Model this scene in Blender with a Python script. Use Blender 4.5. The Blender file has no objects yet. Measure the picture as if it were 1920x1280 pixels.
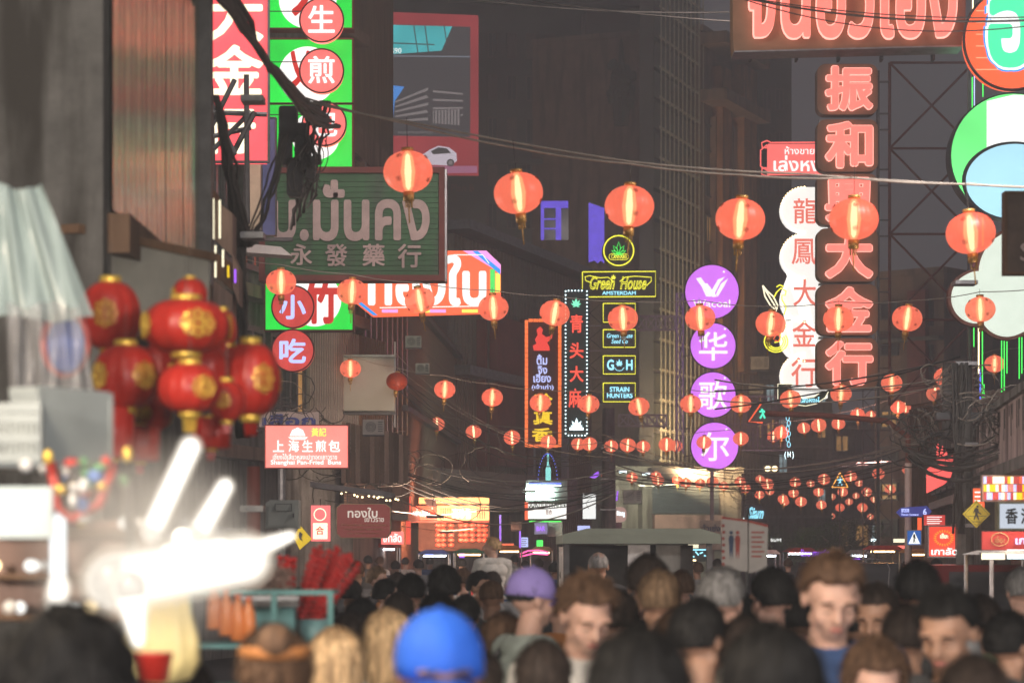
import bpy, math, random
import numpy as np
from mathutils import Vector, Matrix
R = random.Random(11)
SC = bpy.context.scene
COL = SC.collection
# ------------------------------------------------------------------ camera, world, exposure
F, HY, CZ = 4533.0, 1030.0, 1.85          # focal length in photo pixels, horizon row, eye height
cam = bpy.data.cameras.new('camera'); camo = bpy.data.objects.new('camera', cam); COL.objects.link(camo)
camo.location = (0, 0, CZ); camo.rotation_euler = (math.radians(90), 0, 0)
cam.sensor_width = 36; cam.lens = 36 * F / 1920; cam.shift_y = (HY - 640) / 1920
cam.clip_start = 0.1; cam.clip_end = 3000
cam.dof.use_dof = True; cam.dof.focus_distance = 39; cam.dof.aperture_fstop = 3.3
SC.camera = camo
SC.view_settings.view_transform = 'Standard'; SC.view_settings.look = 'None'
SC.view_settings.exposure = 0.52; SC.view_settings.gamma = 1; SC.view_settings.use_curve_mapping = False
SC.render.engine = 'CYCLES'
cy = SC.cycles
cy.use_denoising = True
try: cy.denoiser = 'OPENIMAGEDENOISE'
except Exception: pass
cy.max_bounces = 6; cy.diffuse_bounces = 2; cy.glossy_bounces = 3; cy.transmission_bounces = 4
cy.transparent_max_bounces = 24; cy.sample_clamp_indirect = 4; cy.sample_clamp_direct = 0
cy.caustics_reflective = False; cy.caustics_refractive = False

def lin(c):
    c = c / 255.0
    return c / 12.92 if c <= 0.04045 else ((c + 0.055) / 1.055) ** 2.4
def rgb(r, g, b): return (lin(r), lin(g), lin(b), 1)

w = bpy.data.worlds.new('World'); SC.world = w; w.use_nodes = True
nt = w.node_tree; bg = nt.nodes['Background']
# night sky lit from below by the town: even grey, faintly warmer and brighter at the horizon
tc = nt.nodes.new('ShaderNodeTexCoord'); sp = nt.nodes.new('ShaderNodeSeparateXYZ'); rp = nt.nodes.new('ShaderNodeValToRGB')
nt.links.new(tc.outputs['Generated'], sp.inputs[0]); nt.links.new(sp.outputs['Z'], rp.inputs[0])
rp.color_ramp.elements[0].color = rgb(72, 69, 72); rp.color_ramp.elements[1].color = rgb(64, 62, 66)
nt.links.new(rp.outputs[0], bg.inputs['Color']); bg.inputs['Strength'].default_value = 1.0

# ------------------------------------------------------------------ materials
MATS = {}
def newmat(name):
    m = bpy.data.materials.new(name); m.use_nodes = True
    return m, m.node_tree, m.node_tree.nodes['Principled BSDF']
def pbr(name, col, rough=0.7, metal=0.0, var=0.35, scale=6.0, bump=0.0, stretch=(1, 1, 1), spec=0.4, dirt=None):
    """surface with mottled colour, fine relief and optional streaky dirt"""
    if name in MATS: return MATS[name]
    m, t, b = newmat(name); N = t.nodes; L = t.links
    tc = N.new('ShaderNodeTexCoord'); mp = N.new('ShaderNodeMapping'); mp.inputs['Scale'].default_value = stretch
    L.new(tc.outputs['Object'], mp.inputs[0])
    nz = N.new('ShaderNodeTexNoise'); nz.inputs['Scale'].default_value = scale; nz.inputs['Detail'].default_value = 6
    nz.inputs['Roughness'].default_value = 0.65
    L.new(mp.outputs[0], nz.inputs['Vector'])
    cr = N.new('ShaderNodeValToRGB'); e = cr.color_ramp.elements
    e[0].position = 0.32; e[1].position = 0.7
    e[0].color = tuple(c * (1 - var) for c in col[:3]) + (1,); e[1].color = tuple(min(1, c * (1 + var * .8)) for c in col[:3]) + (1,)
    L.new(nz.outputs['Fac'], cr.inputs[0]); out = cr.outputs[0]
    if dirt:
        n2 = N.new('ShaderNodeTexNoise'); n2.inputs['Scale'].default_value = scale * .5; n2.inputs['Detail'].default_value = 8
        m2 = N.new('ShaderNodeMapping'); m2.inputs['Scale'].default_value = (4, 4, .5); L.new(tc.outputs['Object'], m2.inputs[0]); L.new(m2.outputs[0], n2.inputs['Vector'])
        c2 = N.new('ShaderNodeValToRGB'); c2.color_ramp.elements[0].position = .48; c2.color_ramp.elements[1].position = .66
        L.new(n2.outputs['Fac'], c2.inputs[0])
        mx = N.new('ShaderNodeMixRGB'); L.new(c2.outputs[0], mx.inputs[0]); L.new(out, mx.inputs[1]); mx.inputs[2].default_value = dirt; out = mx.outputs[0]
    L.new(out, b.inputs['Base Color'])
    b.inputs['Roughness'].default_value = rough; b.inputs['Metallic'].default_value = metal; b.inputs['Specular IOR Level'].default_value = spec
    if bump:
        bp = N.new('ShaderNodeBump'); bp.inputs['Strength'].default_value = bump; bp.inputs['Distance'].default_value = 0.02
        n3 = N.new('ShaderNodeTexNoise'); n3.inputs['Scale'].default_value = scale * 5; n3.inputs['Detail'].default_value = 5
        L.new(mp.outputs[0], n3.inputs['Vector']); L.new(n3.outputs['Fac'], bp.inputs['Height']); L.new(bp.outputs[0], b.inputs['Normal'])
    MATS[name] = m; return m
def emit(name, col, s=1.0, var=0.0, sample=True, scale=4.0):
    """emissive surface: lit acrylic, neon, lamps and brightened lettering"""
    if name in MATS: return MATS[name]
    m, t, b = newmat(name)
    b.inputs['Base Color'].default_value = tuple(c * .4 for c in col[:3]) + (1,); b.inputs['Roughness'].default_value = .35
    b.inputs['Emission Color'].default_value = col; b.inputs['Emission Strength'].default_value = s
    if var:
        nz = t.nodes.new('ShaderNodeTexNoise'); nz.inputs['Scale'].default_value = scale
        tc = t.nodes.new('ShaderNodeTexCoord'); t.links.new(tc.outputs['Object'], nz.inputs['Vector'])
        mr = t.nodes.new('ShaderNodeMapRange'); mr.inputs[1].default_value = .3; mr.inputs[2].default_value = .7
        mr.inputs[3].default_value = s * (1 - var); mr.inputs[4].default_value = s * (1 + var)
        t.links.new(nz.outputs['Fac'], mr.inputs[0]); t.links.new(mr.outputs[0], b.inputs['Emission Strength'])
    if not sample: m.cycles.emission_sampling = 'NONE'
    MATS[name] = m; return m
G = {
 'concrete': pbr('concrete', (.22, .22, .205, 1), .85, var=.4, scale=2, bump=.4, dirt=(.07, .065, .06, 1)),
 'concrete_dark': pbr('concrete_dark', (.15, .145, .135, 1), .9, var=.5, scale=2.5, bump=.5, dirt=(.04, .035, .03, 1)),
 'plaster_brown': pbr('plaster_brown', (.21, .135, .1, 1), .8, var=.3, scale=1.5, bump=.3, dirt=(.1, .06, .045, 1)),
 'plaster_orange': pbr('plaster_orange', (.36, .17, .08, 1), .8, var=.3, scale=1.5, bump=.3, dirt=(.15, .08, .05, 1)),
 'plaster_pale': pbr('plaster_pale', (.36, .31, .28, 1), .85, var=.3, scale=1.6, bump=.3, dirt=(.15, .12, .1, 1)),
 'plaster_pink': pbr('plaster_pink', (.4, .27, .25, 1), .85, var=.25, scale=1.2, bump=.3, dirt=(.17, .11, .1, 1)),
 'maroon': pbr('maroon', (.2, .045, .035, 1), .6, var=.3, scale=2),
 'tower': pbr('tower', (.1, .1, .098, 1), .8, var=.3, scale=.4),
 'tower_warm': pbr('tower_warm', (.17, .135, .125, 1), .8, var=.3, scale=.4),
 'black': pbr('black', (.055, .055, .057, 1), .5, var=.3),
 'cable': pbr('cable', (.07, .065, .06, 1), .6, var=.3),
 'cable_pale': pbr('cable_pale', (.3, .26, .22, 1), .6, var=.3),
 'steel': pbr('steel', (.3, .3, .31, 1), .4, .7, var=.3, scale=8),
 'steel_dark': pbr('steel_dark', (.1, .1, .105, 1), .5, .5, var=.3, scale=8),
 'steel_rust': pbr('steel_rust', (.2, .07, .055, 1), .7, .1, var=.35, scale=8),
 'steel_lilac': pbr('steel_lilac', (.35, .32, .38, 1), .5, .3, var=.2, scale=8),
 'white_paint': pbr('white_paint', (.7, .7, .68, 1), .5, var=.12, scale=3),
 'glass_dark': pbr('glass_dark', (.05, .055, .06, 1), .12, 0, var=.2, spec=.8),
 'window_warm': emit('window_warm', rgb(190, 140, 80), .5, .5, False),
 'window_cool': emit('window_cool', rgb(150, 175, 180), .45, .5, False),
 'wood': pbr('wood', (.16, .09, .05, 1), .7, var=.4, scale=5, stretch=(1, 1, .15), bump=.3),
 'wood_pale': pbr('wood_pale', (.38, .25, .2, 1), .7, var=.4, scale=6, stretch=(1, 1, .15), bump=.3),
 'gold': pbr('gold', (.75, .5, .08, 1), .35, .6, var=.2, scale=12),
 'asphalt': pbr('asphalt', (.05, .05, .052, 1), .8, var=.35, scale=8, bump=.4),
 'paving': pbr('paving', (.22, .21, .2, 1), .8, var=.3, scale=4, bump=.3),
}

# ------------------------------------------------------------------ mesh builder
class B:
    def __init__(s): s.v = []; s.f = []
    def add(s, vs, fs):
        o = len(s.v); s.v += [tuple(v) for v in vs]; s.f += [tuple(i + o for i in f) for f in fs]; return s
    def box(s, x0, x1, y0, y1, z0, z1):
        return s.add([(x0,y0,z0),(x1,y0,z0),(x1,y1,z0),(x0,y1,z0),(x0,y0,z1),(x1,y0,z1),(x1,y1,z1),(x0,y1,z1)],
                     [(0,3,2,1),(4,5,6,7),(0,1,5,4),(1,2,6,5),(2,3,7,6),(3,0,4,7)])
    def prism(s, pts, y0, y1):
        if sum(pts[i][0]*pts[(i+1)%len(pts)][1]-pts[(i+1)%len(pts)][0]*pts[i][1] for i in range(len(pts))) < 0: pts = pts[::-1]
        n = len(pts)
        return s.add([(x, y0, z) for x, z in pts] + [(x, y1, z) for x, z in pts],
                     [tuple(range(n)), tuple(range(2*n-1, n-1, -1))] + [(i, n+i, n+(i+1) % n, (i+1) % n) for i in range(n)])
    def loft(s, p, q, r0, r1=None, n=8):
        """tapered bar between two points"""
        return s.tube([p, q], [r0, r0 if r1 is None else r1], n)
    def tube(s, pts, r, n=6, closed=False):
        pts = [Vector(p) for p in pts]; m = len(pts); rr = r if isinstance(r, (list, tuple)) else [r]*m
        vs = []; up = Vector((0, 0, 1)); prev = None
        for i, p in enumerate(pts):
            a = pts[i-1] if i else (pts[-1] if closed else p); b = pts[(i+1) % m] if (i < m-1 or closed) else p
            d = (b - a).normalized() if (b-a).length > 1e-9 else Vector((1,0,0))
            if prev is None:
                u = d.cross(up if abs(d.z) < .95 else Vector((0, 1, 0))).normalized()
            else:
                u = (prev - d * prev.dot(d)); u = u.normalized() if u.length > 1e-6 else d.orthogonal().normalized()
            prev = u; w = d.cross(u)
            for k in range(n):
                t = 2*math.pi*k/n; vs.append(p + (u*math.cos(t) + w*math.sin(t))*rr[i])
        fs = [(i*n+k, i*n+(k+1) % n, (i+1)*n+(k+1) % n, (i+1)*n+k) for i in range(m-1) for k in range(n)]
        if closed: fs += [((m-1)*n+k, (m-1)*n+(k+1) % n, (k+1) % n, k) for k in range(n)]
        else: fs += [tuple(range(n-1, -1, -1)), tuple((m-1)*n+k for k in range(n))]
        return s.add(vs, fs)
    def lathe(s, prof, c=(0, 0, 0), n=24, rib=0, amp=0.0, sx=1, sy=1):
        vs = []; m = len(prof)
        for r, z in prof:
            for k in range(n):
                t = 2*math.pi*k/n; q = r*(1 - amp*(abs(math.cos(rib*t/2))**3 if rib else 0))
                vs.append((c[0]+q*sx*math.cos(t), c[1]+q*sy*math.sin(t), c[2]+z))
        fs = [(i*n+k, i*n+(k+1) % n, (i+1)*n+(k+1) % n, (i+1)*n+k) for i in range(m-1) for k in range(n)]
        fs += [tuple(range(n-1, -1, -1)), tuple((m-1)*n+k for k in range(n))]
        return s.add(vs, fs)
    def ball(s, c, r, n=12, m=8):
        rx, ry, rz = r if isinstance(r, (tuple, list)) else (r, r, r)
        return s.lathe([(max(.001, math.sin(math.pi*i/m)), -math.cos(math.pi*i/m)*rz) for i in range(m+1)], c, n, sx=rx, sy=ry)
    def disc(s, cx, cz, r, y0, y1, n=40, rz=None):
        return s.prism([(cx + r*math.cos(2*math.pi*k/n), cz + (rz or r)*math.sin(2*math.pi*k/n)) for k in range(n)], y0, y1)
    def mesh(s, name, mat=None, smooth=False):
        me = bpy.data.meshes.new(name); me.from_pydata(s.v, [], s.f)
        if mat: me.materials.append(mat)
        if smooth: me.polygons.foreach_set('use_smooth', [True]*len(me.polygons))
        me.update(); return me
    def build(s, name, mat, parent=None, smooth=False, **kw):
        o = bpy.data.objects.new(name, s.mesh(name, mat, smooth)); COL.objects.link(o)
        if parent is not None: o.parent = parent
        for k, v in kw.items(): o[k] = v
        return o
def inst(src_mesh, name, parent, loc=(0, 0, 0), rot=(0, 0, 0), scale=(1, 1, 1)):
    o = bpy.data.objects.new(name, src_mesh); COL.objects.link(o); o.parent = parent
    o.location = loc; o.rotation_euler = rot; o.scale = scale if isinstance(scale, (tuple, list)) else (scale,)*3
    return o
def thing(name, label, cat, loc=(0, 0, 0), rz=0, group=None):
    o = bpy.data.objects.new(name, None); COL.objects.link(o); o.location = loc; o.rotation_euler = (0, 0, rz)
    o.empty_display_size = .1
    o['label'] = label; o['category'] = cat
    if group: o['group'] = group
    return o
def tag(o, label, cat, group=None):
    o['label'] = label; o['category'] = cat
    if group: o['group'] = group
    return o
def setting(o): o['kind'] = 'structure'; return o
def U(px, D): return (px - 960) / F * D
def Z(py, D): return CZ + (HY - py) / F * D
def P(px, py, D): return Vector((U(px, D), D, Z(py, D)))

# ------------------------------------------------------------------ lettering
TXT = {}
def text_geo(body, bold=0.0, outline=0.0, shear=0.0, space=1.0, line=1.0):
    k = (body, bold, outline, shear, space, line)
    if k not in TXT:
        c = bpy.data.curves.new('lettering', 'FONT'); c.body = body; c.align_x = 'CENTER'
        c.offset = bold; c.shear = shear; c.space_character = space; c.space_line = line; c.resolution_u = 3
        if outline: c.fill_mode = 'NONE'; c.bevel_depth = outline; c.bevel_resolution = 0
        o = bpy.data.objects.new('lettering', c); COL.objects.link(o)
        dg = bpy.context.evaluated_depsgraph_get(); me = bpy.data.meshes.new_from_object(o.evaluated_get(dg))
        v = np.array([tuple(x.co) for x in me.vertices]); f = [tuple(p.vertices) for p in me.polygons]
        bpy.data.objects.remove(o); bpy.data.curves.remove(c); bpy.data.meshes.remove(me)
        TXT[k] = (v, f)
    return TXT[k]
def text_into(b, body, x0, x1, z0, z1, y, thick=0.01, keep=False, **kw):
    bold = 0.0 if kw.get('outline') else kw.pop('bold', 0.0)
    v, f = text_geo(body, **kw)
    if len(v) == 0: return b
    mn = v.min(0); mx = v.max(0); mn[:2] -= bold; mx[:2] += bold; sx = (x1-x0)/(mx[0]-mn[0]); sz = (z1-z0)/(mx[1]-mn[1])
    if keep: sx = sz = min(sx, sz)
    cx, cz = (x0+x1)/2, (z0+z1)/2
    X = (v[:, 0]-(mn[0]+mx[0])/2)*sx+cx; Zv = (v[:, 1]-(mn[1]+mx[1])/2)*sz+cz
    if kw.get('outline'):
        return b.add(list(zip(X, y - (v[:, 2]-mn[2])*abs(sz), Zv)), f)
    n = len(v)
    vs = list(zip(X, [y-thick]*n, Zv)) + list(zip(X, [y]*n, Zv))
    ed = {}
    for p in f:
        for i in range(len(p)):
            a, c = p[i], p[(i+1) % len(p)]; ed[(a, c)] = ed.get((a, c), 0)+1
    fs = list(f) + [(a, a+n, c+n, c)[::-1] for (a, c) in ed if (c, a) not in ed]
    if bold:      # heavier strokes: shifted copies of the glyph faces, each a hair further forward
        for k in range(10):
            q = 6.2832*k/10; b.add(list(zip(X+bold*sx*math.cos(q), [y-thick-.0007*(k+1)]*n, Zv+bold*sz*math.sin(q))), f)
    return b.add(vs, fs)

class Sign:
    """a sign hung at distance D; shapes are given in photo pixels about its centre and scaled to metres once"""
    def __init__(s, name, label, cat, px, py, D, rz=0, group=None):
        s.px, s.py, s.s = px, py, D/F; s.D = D
        s.o = thing(name, label, cat, P(px, py, D), rz, group)
    def x(s, a): return (a - s.px)*s.s
    def z(s, a): return (s.py - a)*s.s
    def pt(s, a, b, d=0): return (s.x(a), d, s.z(b))
    def box(s, name, x0, y0, x1, y1, d0, d1, mat, b=None):
        bb = (b or B()).box(s.x(x0), s.x(x1), d0, d1, s.z(y1), s.z(y0))
        return bb if b else bb.build(name, mat, s.o)
    def prism(s, name, pts, d0, d1, mat): return B().prism([(s.x(a), s.z(b)) for a, b in pts], d0, d1).build(name, mat, s.o)
    def disc(s, name, cx, cy, r, d0, d1, mat, ry=None): return B().disc(s.x(cx), s.z(cy), r*s.s, d0, d1, 48, (ry or r)*s.s).build(name, mat, s.o)
    def ring(s, name, cx, cy, r, t, d, mat, ry=None, a0=0, a1=360):
        full = a1-a0 >= 360; n = 44
        pts = [(s.x(cx)+r*s.s*math.cos(math.radians(a0+(a1-a0)*k/(n if full else n-1))), d, s.z(cy)+(ry or r)*s.s*math.sin(math.radians(a0+(a1-a0)*k/(n if full else n-1)))) for k in range(n)]
        return B().tube(pts, t*s.s, 6, full).build(name, mat, s.o, True)
    def frame(s, name, x0, y0, x1, y1, t, d0, d1, mat):
        b = B(); a = s.x(x0), s.x(x1), s.z(y1), s.z(y0); q = t*s.s
        b.box(a[0], a[1], d0, d1, a[3]-q, a[3]); b.box(a[0], a[1], d0, d1, a[2], a[2]+q)
        b.box(a[0], a[0]+q, d0, d1, a[2]+q, a[3]-q); b.box(a[1]-q, a[1], d0, d1, a[2]+q, a[3]-q)
        return b.build(name, mat, s.o)
    def text(s, body, x0, y0, x1, y1, d, mat, name='lettering', thick=.012, **kw):
        return text_into(B(), body, s.x(x0), s.x(x1), s.z(y1), s.z(y0), d, thick, **kw).build(name, mat, s.o)
    def texts(s, items, d, mat, name='lettering', thick=.012, **kw):
        b = B()
        for body, x0, y0, x1, y1 in items: text_into(b, body, s.x(x0), s.x(x1), s.z(y1), s.z(y0), d, thick, **kw)
        return b.build(name, mat, s.o)
    def lines(s, name, polys, t, d, mat, n=5):
        b = B()
        for p in polys: b.tube([s.pt(a, c, d) for a, c in p], t*s.s, n)
        return b.build(name, mat, s.o, True)
    def bulbs(s, name, pts, r, d, mat):
        me = B().ball((0, 0, 0), r*s.s, 6, 4).mesh(name, mat, True)
        for a, b in pts: inst(me, name, s.o, s.pt(a, b, d))
def rrect(x0, y0, x1, y1, r, n=5):
    out = []
    for cx, cy, a in ((x1-r, y1-r, 0), (x0+r, y1-r, 90), (x0+r, y0+r, 180), (x1-r, y0+r, 270)):
        out += [(cx+r*math.cos(math.radians(a+90*k/n)), cy+r*math.sin(math.radians(a+90*k/n))) for k in range(n+1)]
    return out
def sag(p, q, s, n=14):
    p, q = Vector(p), Vector(q)
    return [p.lerp(q, i/n) - Vector((0, 0, s*4*(i/n)*(1-i/n))) for i in range(n+1)]
# ------------------------------------------------------------------ setting
def sheet(name, pts, z, mat):
    return setting(B().add([(x, y, z) for x, y in pts], [tuple(range(len(pts)))]).build(name, mat))
sheet('ground', [(-900, -100), (900, -100), (900, 2000), (-900, 2000)], -0.16, G['asphalt'])
sheet('road', [(-3.2, -12), (5.2, -12), (5.2, 40), (12, 90), (24, 170), (14, 170), (3, 90), (-1.6, 50), (-3.2, 30)], 0.0, G['asphalt'])
setting(B().box(-14, -3.2, -12, 30, -.1, .13).build('pavement', G['paving']))
setting(B().box(5.2, 16, -12, 40, -.1, .13).build('pavement', G['paving']))

class Facade:
    """a building whose street face runs from (px0, D0) to (px1, D1); x runs along the face, y into the building"""
    def __init__(s, name, label, px0, D0, px1, D1, H, depth, mat, base=0.0, parapet=True):
        s.p0 = Vector((U(px0, D0), D0, 0)); s.p1 = Vector((U(px1, D1), D1, 0)); s.d = s.p1 - s.p0; s.L = s.d.length
        s.H = H; s.o = thing(name, label, 'building', (s.p0.x, s.p0.y, base), math.atan2(s.d.y, s.d.x))
        B().box(0, s.L, 0, depth, 0, H).build('wall', mat, s.o)
        if parapet: B().box(-.05, s.L+.05, -.12, depth+.05, H+.002, H+.25).build('parapet', mat, s.o)
    def t(s, px):
        k = (px-960)/F; return (k*s.p0.y - s.p0.x)/(s.d.x - k*s.d.y)
    def u(s, px): return s.t(px)*s.L
    def z(s, px, py): return Z(py, s.p0.y + s.t(px)*s.d.y) - s.o.location.z
    def box(s, name, px0, px1, py0, py1, y0, y1, mat, **kw):
        u0, u1 = s.u(px0), s.u(px1); m = (px0+px1)/2
        return B().box(u0, u1, y0, y1, s.z(m, py1), s.z(m, py0)).build(name, mat, s.o, **kw)
    def windows(s, u0, u1, z0, z1, nx, nz, mats, fx=.62, fz=.6, frame=None, seed=1):
        r = random.Random(seed); dx, dz = (u1-u0)/nx, (z1-z0)/nz; w, h = dx*fx, dz*fz; t = min(w, h)*.09
        fb = B(); fb.box(0, w, -.1, .02, 0, t); fb.box(0, w, -.1, .02, h-t, h); fb.box(0, t, -.1, .02, t, h-t); fb.box(w-t, w, -.1, .02, t, h-t)
        fb.box(w/2-t/2, w/2+t/2, -.08, .02, t, h-t)
        fm = fb.mesh('window', frame or G['steel_dark']); pm = {}
        for i in range(nx):
            for j in range(nz):
                m = r.choice(mats)
                if m.name not in pm: pm[m.name] = B().box(t, w-t, -.03, .01, t, h-t).mesh('pane', m)
                f = inst(fm, 'window', s.o, (u0+dx*(i+.5)-w/2, 0, z0+dz*(j+.5)-h/2)); inst(pm[m.name], 'pane', f)
    def ribs(s, u0, u1, z0, z1, n, w, d, mat, name='rib', fins=None):
        me = B().box(-w/2, w/2, -d, -.001, z0, z1).mesh(name, mat)
        for i in range(n): inst(me, name, s.o, (u0+(u1-u0)*(i+.5)/n, 0, 0))
    def bands(s, zs, h, d, mat, name='ledge', u0=0, u1=None):
        me = B().box(u0, s.L if u1 is None else u1, -d, -.002, 0, h).mesh(name, mat)
        for z in zs: inst(me, name, s.o, (0, 0, z))
gd, ww, wc = G['glass_dark'], G['window_warm'], G['window_cool']

# --- nearest building on the left: decayed front wall, corrugated sheets along the street side
o = thing('old_shophouse', 'decayed dark shophouse with corrugated metal side at left edge', 'building', (-1.84, 11, 0))
B().box(-5, -.16, .1, 3.1, 0, 8).build('wall', G['concrete'], o)
B().box(-.16, 0, 0, 3.1, 0, 3.3).build('wall', G['concrete_dark'], o)
B().box(-.62, -.001, -.12, .09, 0, 8).build('pillar', G['concrete_dark'], o)
B().box(-5, -.63, -.1, .09, 6.05, 6.2).build('ledge', G['concrete'], o)
B().box(-5, -.63, -.25, .09, 3.35, 3.55).build('ledge', G['concrete_dark'], o)
B().box(-1.5, -.9, -.05, .09, 4.3, 5.6).build('shutter', G['concrete_dark'], o)
sheetm = pbr('corrugated_metal', (.95, .82, .56, 1), .09, 1.0, var=.25, scale=5, stretch=(2, 2, .12), bump=.25)
b = B(); n = 12; wd = 3.05/9
vs = []; 
for k in range(n+1):
    for zz in (0, 5.2): vs.append((.02+.0035*math.cos(2*math.pi*k/n*2), wd*k/n*.985, zz))
b.add(vs, [(2*k, 2*k+2, 2*k+3, 2*k+1) for k in range(n)])
sm = b.mesh('metal_sheet', sheetm, True)
for i in range(9): inst(sm, 'metal_sheet', o, (0.0, i*wd, 3.4 + R.uniform(-.01, .02)), (0, 0, R.uniform(-.012, .012)))
B().box(-.1, .1, 0, 3.05, 3.2, 3.38).build('sill_beam', G['wood'], o)
B().box(-.05, .09, 3.06, 3.16, 3.2, 8.6).build('corner_trim', G['steel_dark'], o)
o = thing('awning_panel', 'slanted pale panel hanging under the eave of the corrugated facade', 'panel', P(268, 545, 11.4), 1.15)
B().box(-.55, .55, -.03, .03, -.17, .2).build('board', pbr('dull_panel', (.36, .35, .3, 1), .6, var=.2, scale=3), o)
B().box(-.6, .6, -.05, .05, .2, .24).build('frame', G['wood'], o); B().box(-.6, .6, -.05, .05, -.21, -.17).build('frame', G['steel'], o)

# --- left row going back
f = Facade('dark_shophouse', 'dark louvred shophouse behind the red neon sign and hanging lanterns', 368, 40, 662, 48, 13.5, 6, G['concrete_dark'])
f.bands([3.4, 6.2, 9, 11.8], .22, .35, G['plaster_brown'])
f.windows(.4, 10, 3.7, 6.0, 7, 1, [gd, ww, gd], .8, .8)
f.windows(.4, 10, 6.5, 8.8, 7, 1, [gd], .8, .8, seed=3)
f.ribs(5.2, 8.2, 3.7, 6.1, 22, .05, .16, G['plaster_pale'], 'shutter_slat')
f.ribs(8.3, 10, 3.7, 6.1, 12, .06, .16, G['wood'], 'shutter_slat')
for i in range(18): B().box(6.9, 8.9, -.3, -.26, 2.45+i*.055, 2.49+i*.055).build('louvre', G['plaster_brown'], f.o)
f = Facade('column_building', 'brown building with metal tubes left of the car billboard', 655, 48, 735, 53, 14, 5, G['plaster_brown'])
f.ribs(.1, 5.9, 4, 9.6, 9, .16, .25, pbr('brushed_brown', (.35, .2, .15, 1), .22, .75, var=.25, scale=2), 'metal_tube')
B().box(-.3, f.L, -.15, -.002, 9.7, 10.3).build('eave', G['plaster_brown'], f.o)
B().box(-.2, f.L, -.03, -.002, 10.3, 14).build('upper_wall', G['wood'], f.o)
f = Facade('slatted_building', 'brown slatted facade behind the octagonal red sign', 735, 53, 850, 72, 7.6, 5, G['wood'])
f.ribs(0, f.L, 2.6, 7.4, 60, .12, .2, G['plaster_brown'], 'slat')
f.bands([2.5, 4.9, 7.4], .12, .35, G['steel_dark'])
f = Facade('roofed_building', 'long dark hall with sloping steel roof edge behind the neon signs', 838, 69.9, 1100, 84, 11.3, 8, G['tower_warm'], parapet=False)
f.ribs(0, f.L, 7.2, 11, 44, .07, .16, pbr('rib_grey', (.3, .26, .22, 1), .4, .4, var=.2), 'rib')
f.ribs(0, f.L, 1.5, 7.0, 60, .08, .2, G['plaster_brown'], 'slat')
f.bands([6.9, 11.1], .28, .7, G['steel'], 'roof_edge')
f.bands([3.2], .2, .5, G['steel_dark'])
for a, c in ((880, 884), (905, 957), (962, 972)): f.box('pillar', a, c, 600, 875, -.5, -.22, G['maroon'])
f.box('pipe', 1036, 1040, 640, 900, -.5, -.3, G['steel_lilac']); f.box('pipe', 972, 976, 640, 900, -.5, -.3, G['steel_lilac'])

# --- the dark mass with the billboard
f = Facade('dark_tower', 'large dark windowless tower carrying the car billboard', 690, 108, 1222, 110, 26.5, 14, G['tower'])
f.box('wall_panel', 1090, 1096, 30, 620, -.2, -.01, G['tower_warm']); f.box('wall_panel', 1098, 1216, 24, 620, -.15, -.01, G['tower_warm'])
f.ribs(f.u(1090), f.u(1200), 4, 19, 15, .12, .4, G['tower'], 'rib')
f.bands([11, 15, 19.2], .25, .3, G['tower'], u0=f.u(900))
for i, px in enumerate((925, 985)): f.box('window', px, px+28, 330, 368, -.06, -.002, G['tower_warm'])
f.box('parapet_beam', 840, 1225, 0, 14, -.9, -.2, G['tower'])
f.windows(f.u(905), f.u(1085), 14, 25.5, 5, 6, [gd, gd, G['tower_warm']], .5, .6, G['tower_warm'], 21); f.windows(f.u(1110), f.u(1205), 5, 24, 3, 10, [gd, gd, G['tower_warm']], .6, .55, G['tower_warm'], 22)
f.box('balcony', 1190, 1222, 250, 330, -1, -.1, G['tower_warm'])
f = Facade('lattice_tower', 'tall glass tower with a pale steel lattice in the centre', 1225, 100, 1312, 107, 27, .6, G['tower'])
nb = 11
lat = pbr('lattice_pale', (.42, .41, .33, 1), .5, .1, var=.2)
lm = B().box(-.05, .05, -.34, -.3, 2, 26.6).mesh('mullion', lat)
for i in range(nb): inst(lm, 'mullion', f.o, (f.L*(i+.1)/nb, 0, 0))
me = B().box(0, f.L, -.3, -.26, 0, .1).mesh('transom', lat)
for i in range(19): inst(me, 'transom', f.o, (0, 0, 3+i*1.25))
gm = B().box(.02, f.L-.02, -.04, -.003, 0, 1.1).mesh('glazing', pbr('tower_glass', (.09, .1, .085, 1), .25, .2, var=.6, scale=.6))
for i in range(19): inst(gm, 'glazing', f.o, (0, 0, 3.07+i*1.25))
f = Facade('orange_tower', 'brown and orange office block with ledge beside the lattice tower', 1314, 106, 1398, 112, 24.6, 8, G['plaster_brown'])
f.box('pier', 1335, 1352, 130, 700, -.5, -.01, G['plaster_orange']); f.box('pier', 1372, 1396, 130, 700, -.6, -.01, G['plaster_orange'])
f.bands([21.5, 24], .5, 1.2, G['plaster_brown']); f.ribs(1, 8, 3, 21, 14, .1, .3, G['plaster_brown'])
f.windows(.3, 2.8, 3, 21, 2, 9, [gd, gd, ww], seed=7)
f = Facade('grey_tower', 'dark grey tower with blind windows against the night sky', 1392, 124, 1484, 124, 27.6, 8, G['tower'])
f.windows(.3, f.L-.3, 4, 26, 3, 10, [gd], .7, .5, G['tower_warm'], 8)
f = Facade('far_flats', 'dark apartment block behind the brown character sign', 1400, 118, 1560, 118, 12.6, 8, G['concrete_dark'])
f.windows(.2, f.L-.2, 1.8, 12, 6, 6, [gd, gd, gd, ww, wc], .7, .55, seed=4); f.bands([3.4+i*1.7 for i in range(6)], .12, .5, G['concrete'])
f = Facade('maroon_house', 'dark red plastered house behind the steel truss', 1640, 96, 1770, 94, 12.6, 8, G['plaster_brown'])
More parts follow.
